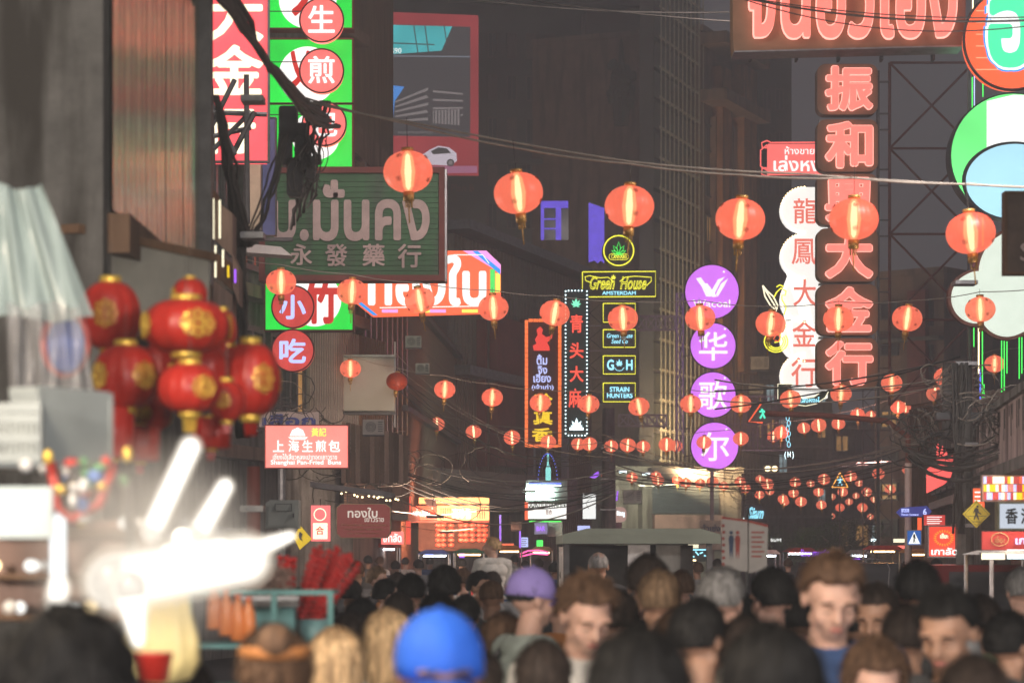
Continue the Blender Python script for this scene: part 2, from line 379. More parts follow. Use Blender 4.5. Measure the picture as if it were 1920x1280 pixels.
f.box('wall_panel', 1708, 1742, 545, 900, -.3, -.01, G['maroon']); f.windows(.2, 1.2, 2, 12, 1, 7, [gd, ww, gd], .8, .5, seed=5)
f.bands([4, 7, 10], .15, .4, G['concrete_dark']); f.windows(2.3, 2.75, 3, 12, 1, 5, [gd], seed=6)
f = Facade('street_end_building', 'wide dim building closing the far end of the street', 1060, 138, 1720, 150, 9.4, 10, G['concrete_dark'])
f.windows(.5, f.L-.5, 3.9, 9.2, 16, 3, [gd, gd, gd, ww, wc], .7, .6, seed=9); f.bands([3.6, 5.5, 7.4, 9.2], .18, .6, G['plaster_pale'])
f.ribs(0, f.L, 0, 3.6, 12, .5, .4, G['plaster_pale'], 'column')
for i in range(11): f.box('shop_window', 1075+i*56, 1118+i*56, 985, 1022, -.3, -.05, [ww, wc, G['black']][i % 3])
f = Facade('shutter_building', 'grey building with blue roller shutter behind the canopy truck', 1140, 98, 1390, 100, 5.0, 8, G['concrete'])
f.box('shutter_box', 1213, 1348, 878, 904, -.5, -.01, G['steel_dark'])
sh = pbr('shutter_blue', (.12, .16, .19, 1), .45, .4, var=.2)
me = B().box(f.u(1216), f.u(1345), -.16, -.05, 0, .13).mesh('shutter_slat', sh)
for i in range(9): inst(me, 'shutter_slat', f.o, (0, 0, f.z(1280, 962)+i*.145))
f.box('pillar', 1196, 1214, 900, 1010, -.5, -.01, G['concrete']); f.box('fascia', 1222, 1350, 965, 1003, -.35, -.01, G['plaster_pink'])
f.box('shop_opening', 1222, 1350, 1004, 1030, -.2, -.01, G['black'])
f = Facade('lean_to', 'low dark lean-to roof over the red lit shop', 745, 62, 1010, 72, 3.95, 5, G['concrete_dark'], parapet=False)
f.bands([2.95], .98, 1.2, pbr('awning_brown', (.15, .12, .11, 1), .8, var=.25), 'awning')
# --- right side, near
f = Facade('right_shophouse', 'stained pinkish concrete shophouse at right edge', 1905, 28, 2140, 18, 3.2, 6, G['plaster_pink'], parapet=False)
f.o['category'] = 'building'
B().box(0, f.L, -.45, 0, 2.72, 3.3).build('fascia', pbr('fascia_pink', (.52, .42, .4, 1), .85, var=.25, scale=1.2, bump=.3, dirt=(.09, .06, .055, 1)), f.o)
B().box(0, f.L, -.5, 0, 2.6, 2.715).build('awning_edge', G['concrete_dark'], f.o)
B().box(0, f.L, -.5, 0, 3.302, 3.38).build('ledge', G['concrete'], f.o)
B().box(0, f.L, -.06, -.003, 0, 2.6).build('shop_front', pbr('shop_back', (.25, .14, .1, 1), .6, var=.5, scale=3), f.o)
st = B()
for i in range(70):
    u = R.uniform(0, f.L); l = R.uniform(.08, .35); st.box(u, u+.02, -.456, -.4505, 3.27-l, 3.27)
st.build('drip_stain', G['concrete_dark'], f.o, kind='stuff')
f = Facade('right_mid_shophouse', 'dark shophouse wall behind the utility pole on the right', 1755, 40, 1840, 30, 3.25, 6, G['concrete_dark'])
f.bands([2.5], .12, .12, G['steel']); f.windows(.2, 9, 2.65, 3.2, 6, 1, [gd, ww], .7, .7, seed=12)
f = Facade('brown_house', 'narrow brown wooden house above the small red panel', 1708, 58, 1770, 56, 5.3, 6, G['wood_pale'])
f.ribs(0, f.L, 2, 5.2, 7, .05, .1, G['wood'], 'board')

# --- street tree in the distance
def tree(name, label, px, py0, py1, D, w, seed):
    r = random.Random(seed); o = thing(name, label, 'tree', (U(px, D), D, 0))
    z0, z1 = Z(py1, D), Z(py0, D); t = B().tube([(0, 0, 0), (.05, 0, z0*.6), (0, 0, (z0+z1)/2)], [.16, .12, .05], 8)
    for k in range(7):
        a = r.uniform(0, 6.28); t.tube([(0, 0, z0*.7), (math.cos(a)*w*.3, math.sin(a)*w*.3, (z0+z1)/2), (math.cos(a)*w*.45, math.sin(a)*w*.45, z1-.4)], [.07, .04, .015], 5)
    t.build('trunk', G['wood'], o)
    b = B()
    cl = [(r.gauss(0, w*.3), r.gauss(0, w*.3), r.uniform(z0, z1), r.uniform(.25, .6)) for _ in range(34)]
    for _ in range(5200):
        c = r.choice(cl); p = Vector((c[0]+r.gauss(0, c[3]*.5), c[1]+r.gauss(0, c[3]*.5), c[2]+r.gauss(0, c[3]*.4)))
        d = Vector((r.gauss(0, 1), r.gauss(0, 1), r.gauss(0, .5))).normalized()*r.uniform(.05, .11); e = d.cross(Vector((r.random(), r.random(), 1))).normalized()*r.uniform(.02, .04)
        b.add([p, p+d*.5+e, p+d, p+d*.5-e], [(0, 1, 2, 3)])
    b.build('crown', pbr('foliage', (.07, .13, .035, 1), .6, var=.6, scale=3), o)
tree('street_tree', 'green street tree beyond the far lanterns', 1582, 985, 1050, 88, 2.0, 4)
tree('street_tree', 'dark low tree left of the far green tree', 1520, 1000, 1050, 96, 1.3, 5)
# ------------------------------------------------------------------ signs
A = {
 'red': emit('lit_red', rgb(250, 105, 100), 1.0, .08), 'redneon': emit('neon_red', rgb(255, 118, 105), 1.15, .06),
 'edge': emit('neon_edge', rgb(255, 165, 150), 1.3), 'white': emit('lit_white', rgb(238, 240, 236), 1.0),
 'cream': emit('lit_cream', rgb(250, 240, 205), 1.1), 'green': emit('lit_green', rgb(15, 205, 60), .95, .25, True, 1.2),
 'purple': emit('lit_purple', rgb(200, 108, 232), 1.05, .08, True, 1.5), 'orange': emit('lit_orange', rgb(245, 95, 55), 1.0),
 'bulb': emit('bulb_warm', rgb(255, 225, 170), 3), 'bulbw': emit('bulb_white', rgb(225, 250, 255), 2.2),
 'yellow': emit('neon_yellow', rgb(235, 230, 60), 1.3), 'cyan': emit('neon_cyan', rgb(150, 225, 245), 1.3),
 'neongreen': emit('neon_green', rgb(70, 235, 90), 1.2), 'blue': emit('neon_blue', rgb(90, 110, 250), 1.5),
 'violet': emit('neon_violet', rgb(150, 80, 230), 1.3), 'lilac': emit('lit_lilac', rgb(185, 195, 250), 1.0),
 'gold': emit('lit_gold', rgb(235, 195, 20), 1.0), 'pinkred': emit('lit_pinkred', rgb(252, 82, 90), 1.0, .1),
 'dimred': emit('dim_red', rgb(190, 60, 55), .9, .2),
}
brownpanel = pbr('brown_panel', (.24, .14, .08, 1), .55, var=.25, scale=2)
K = G['black']
def bracket(s, x0, y0, x1, y1, d=.06, r=1.0):
    B().tube([s.pt(x0, y0, d), s.pt(x1, y1, d)], r*s.s, 6).build('bracket', G['steel_dark'], s.o)

# red and white neon sign, upper left, behind the brackets
s = Sign('neon_sign', 'large glowing pink-red sign with cream characters at upper left', 'sign', 437, 150, 29)
s.prism('panel', [(370, 302), (370, -60), (502, -60), (502, 215), (497, 302)], 0, .25, A['pinkred'])
s.texts([('大', 385, -20, 495, 80), ('金', 385, 85, 495, 180), ('行', 378, 200, 480, 290)], -.02, A['cream'], bold=.03)
s.frame('frame', 366, -62, 506, 306, 4, -.04, .02, G['steel_dark'])
s = Sign('blank_sign', 'narrow beige unlit sign panel left of the blue panel', 'sign', 478, 345, 30.5)
s.box('panel', 466, 258, 489, 430, 0, .12, pbr('beige', (.42, .38, .27, 1), .6, var=.15)); s.frame('frame', 464, 256, 491, 432, 1.5, -.02, .1, G['steel_dark'])
s = Sign('blank_sign', 'narrow dark blue sign panel beside the cable bundle', 'sign', 503, 335, 31)
s.box('panel', 490, 222, 516, 440, 0, .12, pbr('navy', (.08, .1, .25, 1), .5, var=.2)); s.frame('frame', 488, 220, 518, 442, 1.5, -.02, .1, G['steel_dark'])

# green lightboxes with round red characters
lab = {'生': 'round red light box with white character at top of the green column', '煎': 'round red light box, second down on the green column', '包': 'round red light box, lowest and half hidden by cables'}
for ch, cx, cy, y0, y1, fragment in (('生', 603, 38, -70, 54, 'ソ'), ('煎', 603, 133, 74, 194, '乂'), ('包', 608, 232, 196, 314, None)):
    s = Sign('light_box', 'green light box behind the ' + {'生': 'topmost', '煎': 'second', '包': 'third'}[ch] + ' round red sign', 'sign', 583, (y0+y1)/2, 38)
    s.box('panel', 503, y0, 661, y1, 0, .3, A['green'])
    s.disc('white_disc', 577 if ch != '包' else 592, (y0+y1)/2+(8 if ch != '包' else 0), 54 if ch != '包' else 45, -.02, 0, A['white'])
    if fragment: s.text(fragment, 538, y0+22, 590, y1-22, -.03, emit('sign_darkred', rgb(190, 40, 35), .9), bold=.04)
    s.frame('frame', 501, y0-2, 663, y1+2, 3, -.03, .28, G['maroon'])
    s = Sign('round_sign', lab[ch], 'sign', cx, cy, 37.2)
    s.disc('panel', cx, cy, 40, 0, .22, A['red']); s.ring('rim', cx, cy, 41, 1.6, .0, G['steel_rust'])
    s.text(ch, cx-25, cy-27, cx+25, cy+25, -.02, A['white'], bold=.02)
    bracket(s, 505, cy-18, cx-38, cy-18)

# pharmacy sign
grn = pbr('pharmacy_green', (.03, .15, .05, 1), .5, var=.3, scale=2, dirt=(.04, .1, .05, 1)); pal = pbr('pharmacy_letters', (.6, .48, .45, 1), .6, var=.15)
s = Sign('pharmacy_sign', 'big unlit green board with pale Thai and Chinese letters', 'sign', 658, 420, 34.5)
s.box('backing', 494, 325, 822, 518, .02, .3, grn)
for i in range(19):
    y = 332+i*9.8; B().box(s.x(505), s.x(822), -.012, .02, s.z(y+8.9), s.z(y)).build('slat', grn, s.o)
s.frame('frame', 486, 314, 834, 527, 11, -.05, .32, G['maroon'])
B().box(s.x(834.2), s.x(838), -.04, .3, s.z(528), s.z(318)).build('edge_trim', G['steel'], s.o)
s.text('บ.มั่นคง', 508, 338, 806, 453, -.03, pal, bold=.03, thick=.02)
s.texts([('永', 545, 458, 586, 498), ('發', 610, 458, 652, 500), ('藥', 680, 458, 722, 500), ('行', 746, 458, 790, 503)], -.03, pal, bold=.02, thick=.02, name='characters')
s.box('lamp_arm', 440, 462, 560, 468, -1.0, -.9, G['steel_dark']); s.prism('lamp_hood', [(440, 470), (540, 480), (560, 496), (440, 487)], -1.05, -.6, G['white_paint'])

# octagonal red sign
s = Sign('octagonal_sign', 'lit octagonal red sign with white Thai letters and rainbow corners', 'sign', 803, 532, 46)
oc = [(698, 592), (668, 568), (668, 500), (700, 470), (912, 470), (939, 496), (939, 566), (912, 586)]
s.prism('panel', oc, 0, .3, A['orange'])
pk = emit('lit_pink', rgb(238, 150, 220), 1); bl = emit('lit_blue', rgb(20, 140, 225), 1); gr = emit('lit_leaf', rgb(60, 210, 90), 1); ye = emit('lit_lemon', rgb(240, 225, 90), 1)
s.prism('corner_print', [(868, 470), (912, 470), (939, 496), (939, 512)], -.012, -.001, pk)
s.prism('stripe', [(886, 471), (896, 471), (938, 505), (938, 515)], -.02, -.013, bl)
s.prism('stripe', [(668, 566), (700, 591), (708, 591), (672, 562)], -.02, -.001, bl)
s.box('stripe', 919, 505, 928, 548, -.012, -.001, gr); s.box('stripe', 929, 512, 938, 548, -.012, -.001, ye)
s.prism('corner_print', [(668, 500), (700, 470), (708, 470), (668, 508)], -.012, -.001, pk)
for i, m in enumerate((pk, A['orange'], ye, pk, A['orange'], ye)): s.box('border', 716+i*30, 580, 746+i*30, 586, -.012, -.001, m)
s.text('ทองใบ', 690, 478, 912, 574, -.02, A['white'], bold=.035)
s.lines('border_line', [[(712, 577), (905, 574)], [(850, 478), (905, 478), (917, 494)]], 1, -.02, A['white'])

# green round lower column
s = Sign('light_box', 'green light box with red character behind the small lantern', 'sign', 583, 568, 42)
s.box('panel', 497, 520, 662, 618, 0, .3, A['green']); s.disc('white_disc', 590, 562, 50, -.02, 0, A['white'])
s.text('竹', 570, 522, 636, 608, -.03, emit('sign_darkred', rgb(190, 40, 35), .9), bold=.04); s.frame('frame', 495, 516, 664, 621, 3, -.03, .28, G['maroon'])
for ch, cy, l in (('小', 575, 'dim red disc with lilac character, upper of the pair'), ('吃', 657, 'dim red disc with lilac character, lower of the pair')):
    s = Sign('round_sign', l, 'sign', 549, cy, 38.5)
    s.disc('panel', 549, cy, 39, 0, .22, A['dimred']); s.ring('rim', 549, cy, 39.5, 1.4, 0, G['steel_rust']); s.text(ch, 524, cy-22, 574, cy+24, -.02, A['lilac'], bold=.03)
s = Sign('blank_sign', 'big blank grey sign panel under the red discs', 'sign', 636, 720, 47)
s.prism('panel', [(536, 670), (738, 670), (740, 772), (545, 770), (533, 757)], 0, .2, pbr('greyboard', (.4, .41, .36, 1), .45, var=.08, scale=1)); s.box('top_trim', 530, 665, 742, 669.5, -.05, .22, G['steel'])
s.box('bottom_trim', 540, 772.5, 742, 777, -.05, .22, G['steel_dark']); s.box('post', 738.5, 640, 741.5, 800, .05, .2, G['steel'])
s = Sign('light_box', 'lit red light box with white letters and bun picture', 'sign', 575, 837, 30)
s.box('panel', 498, 798, 652, 876, 0, .22, emit('bun_red', rgb(252, 128, 118), 1.0, .06)); s.frame('frame', 496, 796, 654, 878, 2, -.02, .2, G['maroon'])
s.texts([('上', 512, 825, 533, 847), ('海', 541, 825, 561, 847), ('生', 567, 825, 587, 847), ('煎', 592, 825, 612, 847), ('包', 616, 825, 638, 847)], -.01, A['white'], name='characters', bold=.02)
s.text('黃記', 584, 802, 612, 818, -.01, ye, name='small_characters', bold=.02)
s.text('เซี่ยงไฮ้เสี่ยวหลงเปาทอดเยาวราช', 512, 850, 632, 861, -.01, A['white'], name='thai_lettering'); s.text('Shanghai Pan-Fried  Buns', 508, 862, 640, 873, -.01, A['white'], name='latin_lettering', bold=.02)
s.prism('bun_print', [(543, 817), (548, 806), (558, 801), (568, 806), (573, 817)], -.01, 0, A['white']); s.prism('steamer_print', [(540, 819), (578, 819), (571, 824), (547, 824)], -.01, 0, A['white'])
B().tube([s.pt(527, 878, .1), s.pt(527, 1290, .1)], .05, 10).build('post', G['steel'], s.o)
s = Sign('banner', 'pale banner with blue Thai letters above the red light box', 'banner', 545, 790, 33)
s.box('cloth', 486, 772, 598, 800, 0, .03, pbr('banner_cloth', (.5, .42, .38, 1), .8, var=.1)); s.text('เสือก', 492, 776, 592, 799, -.005, pbr('ink_blue', (.05, .08, .3, 1), .6), bold=.03)

# billboard
s = Sign('billboard', 'large video billboard with buildings and silver car in a red frame', 'billboard', 814, 172, 97, -.05)
red = emit('screen_red', rgb(128, 46, 50), 1.1, .25, True, .25); dk = emit('screen_dark', rgb(64, 60, 62), .9)
s.prism('screen', [(733, 22), (896, 30), (896, 327), (733, 324)], 0, .5, red)
s.prism('picture', [(733, 46), (882, 52), (882, 258), (733, 254)], -.05, -.002, dk)
teal = emit('screen_teal', rgb(60, 155, 160), 1.15, .3, True, .5)
s.prism('picture', [(733, 47), (848, 51), (828, 96), (733, 102)], -.08, -.051, teal)
for a, c in ((775, 783), (796, 803), (832, 840)): s.prism('picture_line', [(a, 49), (a+2, 49), (c+2, 101), (c, 101)], -.1, -.081, dk)
s.prism('picture_line', [(733, 80), (815, 84), (815, 86), (733, 82)], -.1, -.082, dk); s.prism('picture_line', [(733, 104), (882, 107), (882, 109), (733, 106)], -.08, -.051, emit('screen_grey', rgb(110, 115, 125), .9))
s.prism('picture', [(733, 160), (758, 163), (740, 190), (737, 225), (733, 225)], -.08, -.051, emit('screen_sky', rgb(70, 130, 200), 1))
fg = emit('screen_facade', rgb(120, 112, 112), .9)
for k in range(5): s.prism('picture_band', [(741, 190+k*9), (803-(k % 2)*3, 165+k*14), (803, 170+k*14), (741, 193+k*9)], -.08, -.051, fg)
for k in range(4): s.prism('picture_band', [(812, 170+k*16), (868, 176+k*13), (868, 179+k*13), (812, 174+k*16)], -.08, -.051, fg)
s.prism('picture_band', [(812, 208), (864, 206), (862, 236), (812, 232)], -.078, -.0515, fg)
for k in range(9): s.box('picture_line', 814+k*6, 207, 816+k*6, 236, -.1, -.079, dk)
s.text('S90', 734, 91, 753, 101, -.12, A['white'], bold=.01); s.text('VEHICLE SHOWN FOR DEMONSTRATION ONLY', 746, 247, 812, 251, -.1, fg, name='small_print')
sil = emit('screen_silver', rgb(175, 165, 175), 1.1)
s.prism('car_body_print', [(778, 297), (790, 292), (806, 281), (822, 274), (842, 277), (856, 288), (857, 302), (846, 311), (806, 309), (786, 306)], -.05, -.001, sil)
s.prism('car_window_print', [(808, 284), (822, 277), (838, 279), (846, 288), (812, 290)], -.07, -.051, dk)
for c in (794, 845): s.disc('car_wheel_print', c, 306, 7, -.08, -.052, dk); s.disc('car_rim_print', c, 306, 4, -.1, -.081, fg)
s.box('ground_print', 780, 312, 895, 325, -.04, -.001, emit('screen_mauve', rgb(150, 95, 120), .9)); s.text('Plan B', 846, 346, 889, 360, .02, pbr('dim_letters', (.25, .13, .11, 1), .6), name='dim_lettering')
s = Sign('purple_window', 'purple lit window frame on the dark building', 'window', 1040, 430, 102)
vi = emit('lit_indigo', rgb(98, 78, 205), 1.0, .15)
for a in ((1014, 378, 1065, 390), (1014, 390, 1020, 450), (1042, 390, 1052, 450)): s.box('lit_frame', *a, -.2, 0, vi)
for yy in (410, 428): s.box('glazing_bar', 1020, yy, 1042, yy+2, -.1, 0, vi)
s.box('pane', 1020, 390, 1066, 450, 0, .1, gd)
s = Sign('purple_banner', 'purple lit hanging banner left of the cannabis disc', 'banner', 1118, 437, 99)
s.prism('cloth', [(1104, 380), (1133, 390), (1133, 492), (1127, 487), (1121, 492), (1115, 487), (1104, 490)], 0, .3, vi); bracket(s, 1104, 378, 1133, 389, -.1, 2)

# orange framed sign
s = Sign('vertical_sign', 'tall maroon sign in an orange lit frame with yellow characters', 'sign', 1018, 718, 66)
s.box('panel', 985, 600, 1052, 838, 0, .4, pbr('sign_maroon', (.12, .03, .025, 1), .6))
of = emit('frame_orange', rgb(240, 110, 50), 1.1, .15, True, 6)
b0 = []
n = 27
for i in range(n):   # the frame is a row of short lit tubes
    y = 600+i*(238/n)
    for x0 in (984, 1046.5): b0.append((x0, y+.5, x0+6, y+238/n-.5))
for i in range(6):
    x = 991+i*9.3
    for y0 in (598, 833): b0.append((x, y0, x+8.6, y0+5.5))
for a in b0: s.box('light_segment', *a, -.08, -.002, of)
s.prism('figure_print', [(1001, 657), (999, 648), (1006, 644), (1003, 636), (1008, 628), (1006, 618), (1013, 612), (1018, 618), (1016, 626), (1024, 632), (1032, 630), (1036, 625), (1035, 634), (1026, 642), (1030, 650), (1031, 657)], -.03, -.001, emit('fig_red', rgb(225, 55, 45), 1))
s.texts([('ติ้ม', 1006, 664, 1026, 684), ('จิง', 1008, 686, 1026, 701), ('เฮียง', 1000, 700, 1033, 717), ('(เจ้าเก่า)', 997, 720, 1038, 732)], -.03, A['lilac'], bold=.025, name='thai_lettering')
s.texts([('珍', 1002, 737, 1036, 768), ('真', 1000, 770, 1036, 796), ('香', 997, 802, 1036, 828)], -.03, A['gold'], bold=.03, name='characters')
# vertical cannabis sign
s = Sign('vertical_sign', 'tall dark sign with red characters and white bulb border', 'sign', 1080, 680, 64)
s.box('panel', 1057, 542, 1104, 820, 0, .35, pbr('sign_teal', (.02, .05, .055, 1), .5))
pts = [(1060.5, 546+i*7.2) for i in range(38)]+[(1100.5, 546+i*7.2) for i in range(38)]+[(1066+i*6.2, 545) for i in range(5)]+[(1066+i*6.2, 816) for i in range(6)]
s.bulbs('bulb', pts, 1.5, -.02, A['bulbw'])
s.texts([('青', 1069, 590, 1093, 624), ('头', 1068, 642, 1094, 672), ('大', 1068, 686, 1094, 716), ('麻', 1066, 728, 1090, 764)], -.03, emit('char_red', rgb(245, 75, 55), 1.1), bold=.02, name='characters')
def leaf(cx, cy, r, squash=1.0):
    out = []
    for a, l in ((-100, .45), (-62, .72), (-32, .92), (0, 1.12), (32, .92), (62, .72), (100, .45)):
        t = math.radians(a); tip = (cx+math.sin(t)*r*l, cy-math.cos(t)*r*l); q = (cx+math.sin(t-.28)*r*l*.55, cy-math.cos(t-.28)*r*l*.55); w_ = (cx+math.sin(t+.28)*r*l*.55, cy-math.cos(t+.28)*r*l*.55)
        out.append([(cx, cy), q, tip, w_])
    return out
def leaves(s, cx, cy, r, d, mat):
    b = B()
    for i, p in enumerate(leaf(cx, cy, r)): b.prism([(s.x(a), s.z(c)) for a, c in p], d-.01-.002*i, d)
    b.build('leaf_print', mat, s.o)
leaves(s, 1080, 574, 15, -.02, emit('leaf_mint', rgb(120, 235, 190), 1.1)); leaves(s, 1081, 803, 18, -.02, A['bulbw'])
s.box('leaf_base_print', 1068, 801, 1094, 806, -.02, -.001, A['bulbw'])
# Green House group
s = Sign('round_sign', 'black disc with yellow neon ring and green leaf', 'sign', 1160, 470, 66)
s.disc('panel', 1160, 470, 31, 0, .3, K); s.ring('neon_ring', 1160, 470, 28, 1.2, -.03, A['yellow'])
s.lines('neon_leaf', [p+[p[0]] for p in leaf(1160, 477, 21)], .7, -.03, A['neongreen']); s.text('CANNABIS', 1146, 478, 1175, 485, -.03, A['yellow'], bold=.01)
s.lines('neon_ring', [[(p[0], p[1]) for p in rrect(1142, 476, 1178, 487, 5)]+[(1178, 481)]], .5, -.03, A['yellow'])
s = Sign('neon_sign', 'wide black sign with yellow neon script and frame', 'sign', 1160, 533, 66.5)
s.box('panel', 1088, 506, 1232, 560, 0, .3, K); s.lines('neon_frame', [[(1092, 510), (1229, 509), (1229, 556), (1092, 557), (1092, 510)]], 1, -.03, A['yellow'])
s.text('Green  House', 1106, 518, 1212, 543, -.02, A['yellow'], outline=.02, shear=.35, name='neon_script')
s.lines('neon_flourish', [[(1108, 530), (1098, 526), (1097, 519), (1106, 517), (1118, 520), (1126, 521), (1140, 520), (1148, 526)], [(1162, 528), (1172, 520), (1190, 518), (1206, 519), (1221, 520), (1221, 527), (1212, 536)]], .8, -.03, A['yellow'])
leaves(s, 1150, 523, 8, -.02, A['yellow']); s.text('AMSTERDAM', 1129, 546, 1192, 553, -.02, A['cyan'], bold=.02)
for i, (y0, y1, t, l) in enumerate(((567, 606, None, 'topmost'), (616, 653, 'Green House\nSeed Co', 'second'), (665, 703, 'G    H', 'third'), (716, 755, 'STRAIN\nHUNTERS', 'lowest'))):
    s = Sign('neon_sign', 'small black sign with yellow neon border, %s of four' % l, 'sign', 1160, (y0+y1)/2, 66.2, group='small black neon signs')
    s.box('panel', 1128, y0, 1193, y1, 0, .25, K); s.lines('neon_frame', [[(1131, y0+2), (1191, y0+2), (1191, y1-2), (1131, y1-2), (1131, y0+2)]], .9, -.03, A['yellow'])
    if t: s.text(t, 1138, y0+9, 1186, y1-9, -.02, A['cyan'], bold=.012 if i == 1 else .03, shear=.25 if i == 1 else 0, line=.9, keep=False)
    if i == 2: leaves(s, 1161, y0+20, 11, -.025, A['cyan']); s.lines('neon_ring', [[(1152, y1-14), (1156, y1-9), (1161, y1-8), (1166, y1-9), (1170, y1-14)]], .6, -.03, A['cyan'])
    for a, c in ((y0, (y0+y1)/2), (y1, (y0+y1)/2)): bracket(s, 1128, a, 1106, c, .1, .9)
    B().box(s.x(1104), s.x(1128), .05, .15, s.z(y1+5), s.z(y1+3)).build('bracket', G['steel_lilac'], s.o)
# trusses
def truss(name, label, x0, x1, y0, y1, D, n, mat, r=1.3):
    s = Sign(name, label, 'steel truss', (x0+x1)/2, (y0+y1)/2, D); b = .35
    for d in (0, b):
        for yy in (y0, y1): B().tube([s.pt(x0, yy, d), s.pt(x1, yy, d)], r*s.s, 6).build('chord', mat, s.o)
        w_ = (x1-x0)/n
        for i in range(n): B().tube([s.pt(x0+i*w_, y0, d), s.pt(x0+(i+1)*w_, y1, d)], r*.7*s.s, 5).build('brace', mat, s.o); B().tube([s.pt(x0+i*w_, y1, d), s.pt(x0+(i+1)*w_, y0, d)], r*.7*s.s, 5).build('brace', mat, s.o)
        for i in range(n+1): B().tube([s.pt(x0+i*w_, y0, d), s.pt(x0+i*w_, y1, d)], r*.7*s.s, 5).build('strut', mat, s.o)
truss('sign_truss', 'lilac lit horizontal truss right of the small neon signs', 1194, 1266, 592, 617, 67, 4, G['steel_lilac'])
truss('sign_truss', 'horizontal truss with green tint left of the purple discs', 1160, 1250, 777, 798, 67, 5, G['steel_lilac'])
def vtruss(name, label, x0, x1, y0, y1, D, n, mat, r=1.3):
    s = Sign(name, label, 'steel truss', (x0+x1)/2, (y0+y1)/2, D); h = (y1-y0)/n
    for xx in (x0, x1): B().tube([s.pt(xx, y0), s.pt(xx, y1)], r*s.s, 6).build('chord', mat, s.o)
    for i in range(n):
        B().tube([s.pt(x0, y0+i*h), s.pt(x1, y0+(i+1)*h)], r*.8*s.s, 5).build('brace', mat, s.o); B().tube([s.pt(x1, y0+i*h), s.pt(x0, y0+(i+1)*h)], r*.8*s.s, 5).build('brace', mat, s.o)
        B().tube([s.pt(x0, y0+i*h), s.pt(x1, y0+i*h)], r*.8*s.s, 5).build('strut', mat, s.o)
    return s
vtruss('sign_truss', 'slim vertical pipe frame left of the purple discs', 1268, 1281, 550, 850, 69, 9, G['steel_lilac'], 1.2)
vtruss('steel_tower', 'tall rust red X braced sign tower behind the brown character sign', 1668, 1826, 118, 760, 60, 4, G['steel_rust'], 3.0)
vtruss('steel_tower', 'grey scaffold tower below the brown character sign', 1618, 1672, 690, 1040, 72, 6, G['steel_dark'], 1.2)
# purple discs
wordm = {0: None}
for i, (ch, cx, cy, r, l) in enumerate((('W', 1335, 547, 50, 'largest and topmost purple disc with white logo'), ('华', 1337, 648, 42, 'purple disc with white character, second from top'), ('歌', 1337, 740, 42, 'purple disc with white character, third from top'), ('尔', 1340, 836, 44, 'lowest purple disc with white character'))):
    s = Sign('round_sign', l, 'sign', cx, cy, 68, group='purple round signs')
    s.disc('panel', cx, cy, r, 0, .3, A['purple']); s.ring('rim', cx, cy, r+1, 1.4, .02, G['steel_dark'])
    if i == 0:
        s.text('Wacoal', 1299, 562, 1369, 576, -.02, A['white'], bold=.01)
        for p in ([(1305, 522), (1314, 520), (1326, 537), (1334, 556), (1324, 556), (1316, 538)], [(1318, 533), (1326, 531), (1344, 556), (1336, 557)], [(1334, 545), (1346, 524), (1359, 519), (1350, 530), (1339, 552)], [(1342, 552), (1352, 532), (1365, 522), (1358, 536), (1346, 556)]): s.prism('logo_print', p, -.02, -.001, A['white'])
    else: s.text(ch, cx-27, cy-26, cx+27, cy+28, -.02, A['white'], bold=.012)
    bracket(s, 1281, cy+20, cx-r+4, cy+16, .1, 1.2)
    leaves(s, cx+22, cy-30+(0 if i else -6), 4, -.02, A['white'])
B().box(U(1337, 68)-.05, U(1337, 68)+.05, 68.35, 68.45, 0.1, Z(500, 68)).build('sign_post', G['steel_dark'])
tag(bpy.data.objects['sign_post'], 'dark steel post carrying the purple discs', 'post')

# brown character sign
s = Sign('vertical_sign', 'tall column of brown rounded panels with pink-red neon characters', 'sign', 1590, 425, 49)
for ch, y0, y1 in (('振', 120, 217), ('和', 224, 324), ('興', 326, 424), ('大', 428, 530), ('金', 533, 630), ('行', 634, 730)):
    s.prism('panel', rrect(1532, y0, 1646, y1-2, 16), 0, .35, brownpanel)
    s.text(ch, 1545, y0+4, 1637, y1-6, -.04, A['edge'], bold=.05, name='neon_rim', thick=.03); s.text(ch, 1547, y0+6, 1635, y1-8, -.075, A['redneon'], bold=.034, name='character', thick=.03)
s.box('post', 1646.5, 130, 1651, 1200, .12, .25, G['steel_dark'])
for y in (150, 210, 240, 315, 345, 410, 440, 520, 545, 620, 645, 720): s.box('bracket', 1651.2, y, 1668, y+2, .1, .2, G['steel_dark'])
for y in (222, 531, 632): s.box('joint_bar', 1540, y-4, 1640, y, .36, .5, G['steel'])
# white bulb edged column
s = Sign('vertical_sign', 'bright white scalloped sign with red characters and bulb edge', 'sign', 1505, 560, 54)
ys = [393, 480, 562, 635, 704]
out = []
for y in ys:
    for k in range(13):
        a = math.radians(90+180*k/12); out.append((1508+44*math.cos(a), y-42*math.sin(a)))
out2 = [(1508+44-0, 745), (1552, 360)]
s.prism('panel', out+[(1552, 746), (1552, 351)], 0, .35, emit('lit_panel', rgb(240, 238, 232), .9))
s.bulbs('bulb', [p for i, p in enumerate(out)], 2.0, -.03, A['bulb'])
s.bulbs('bulb', [((out[i][0]+out[i+1][0])/2, (out[i][1]+out[i+1][1])/2) for i in range(len(out)-1)], 2.0, -.03, A['bulb'])
s.texts([('龍', 1487, 372, 1530, 420), ('鳳', 1484, 448, 1530, 496), ('大', 1487, 523, 1530, 574), ('金', 1485, 600, 1530, 650), ('行', 1483, 670, 1532, 726)], -.02, emit('char_salmon', rgb(220, 110, 95), .95), bold=.012, name='characters')
s = Sign('neon_sign', 'dark curved banner with pale blue neon Thai letters', 'sign', 1510, 740, 53.5)
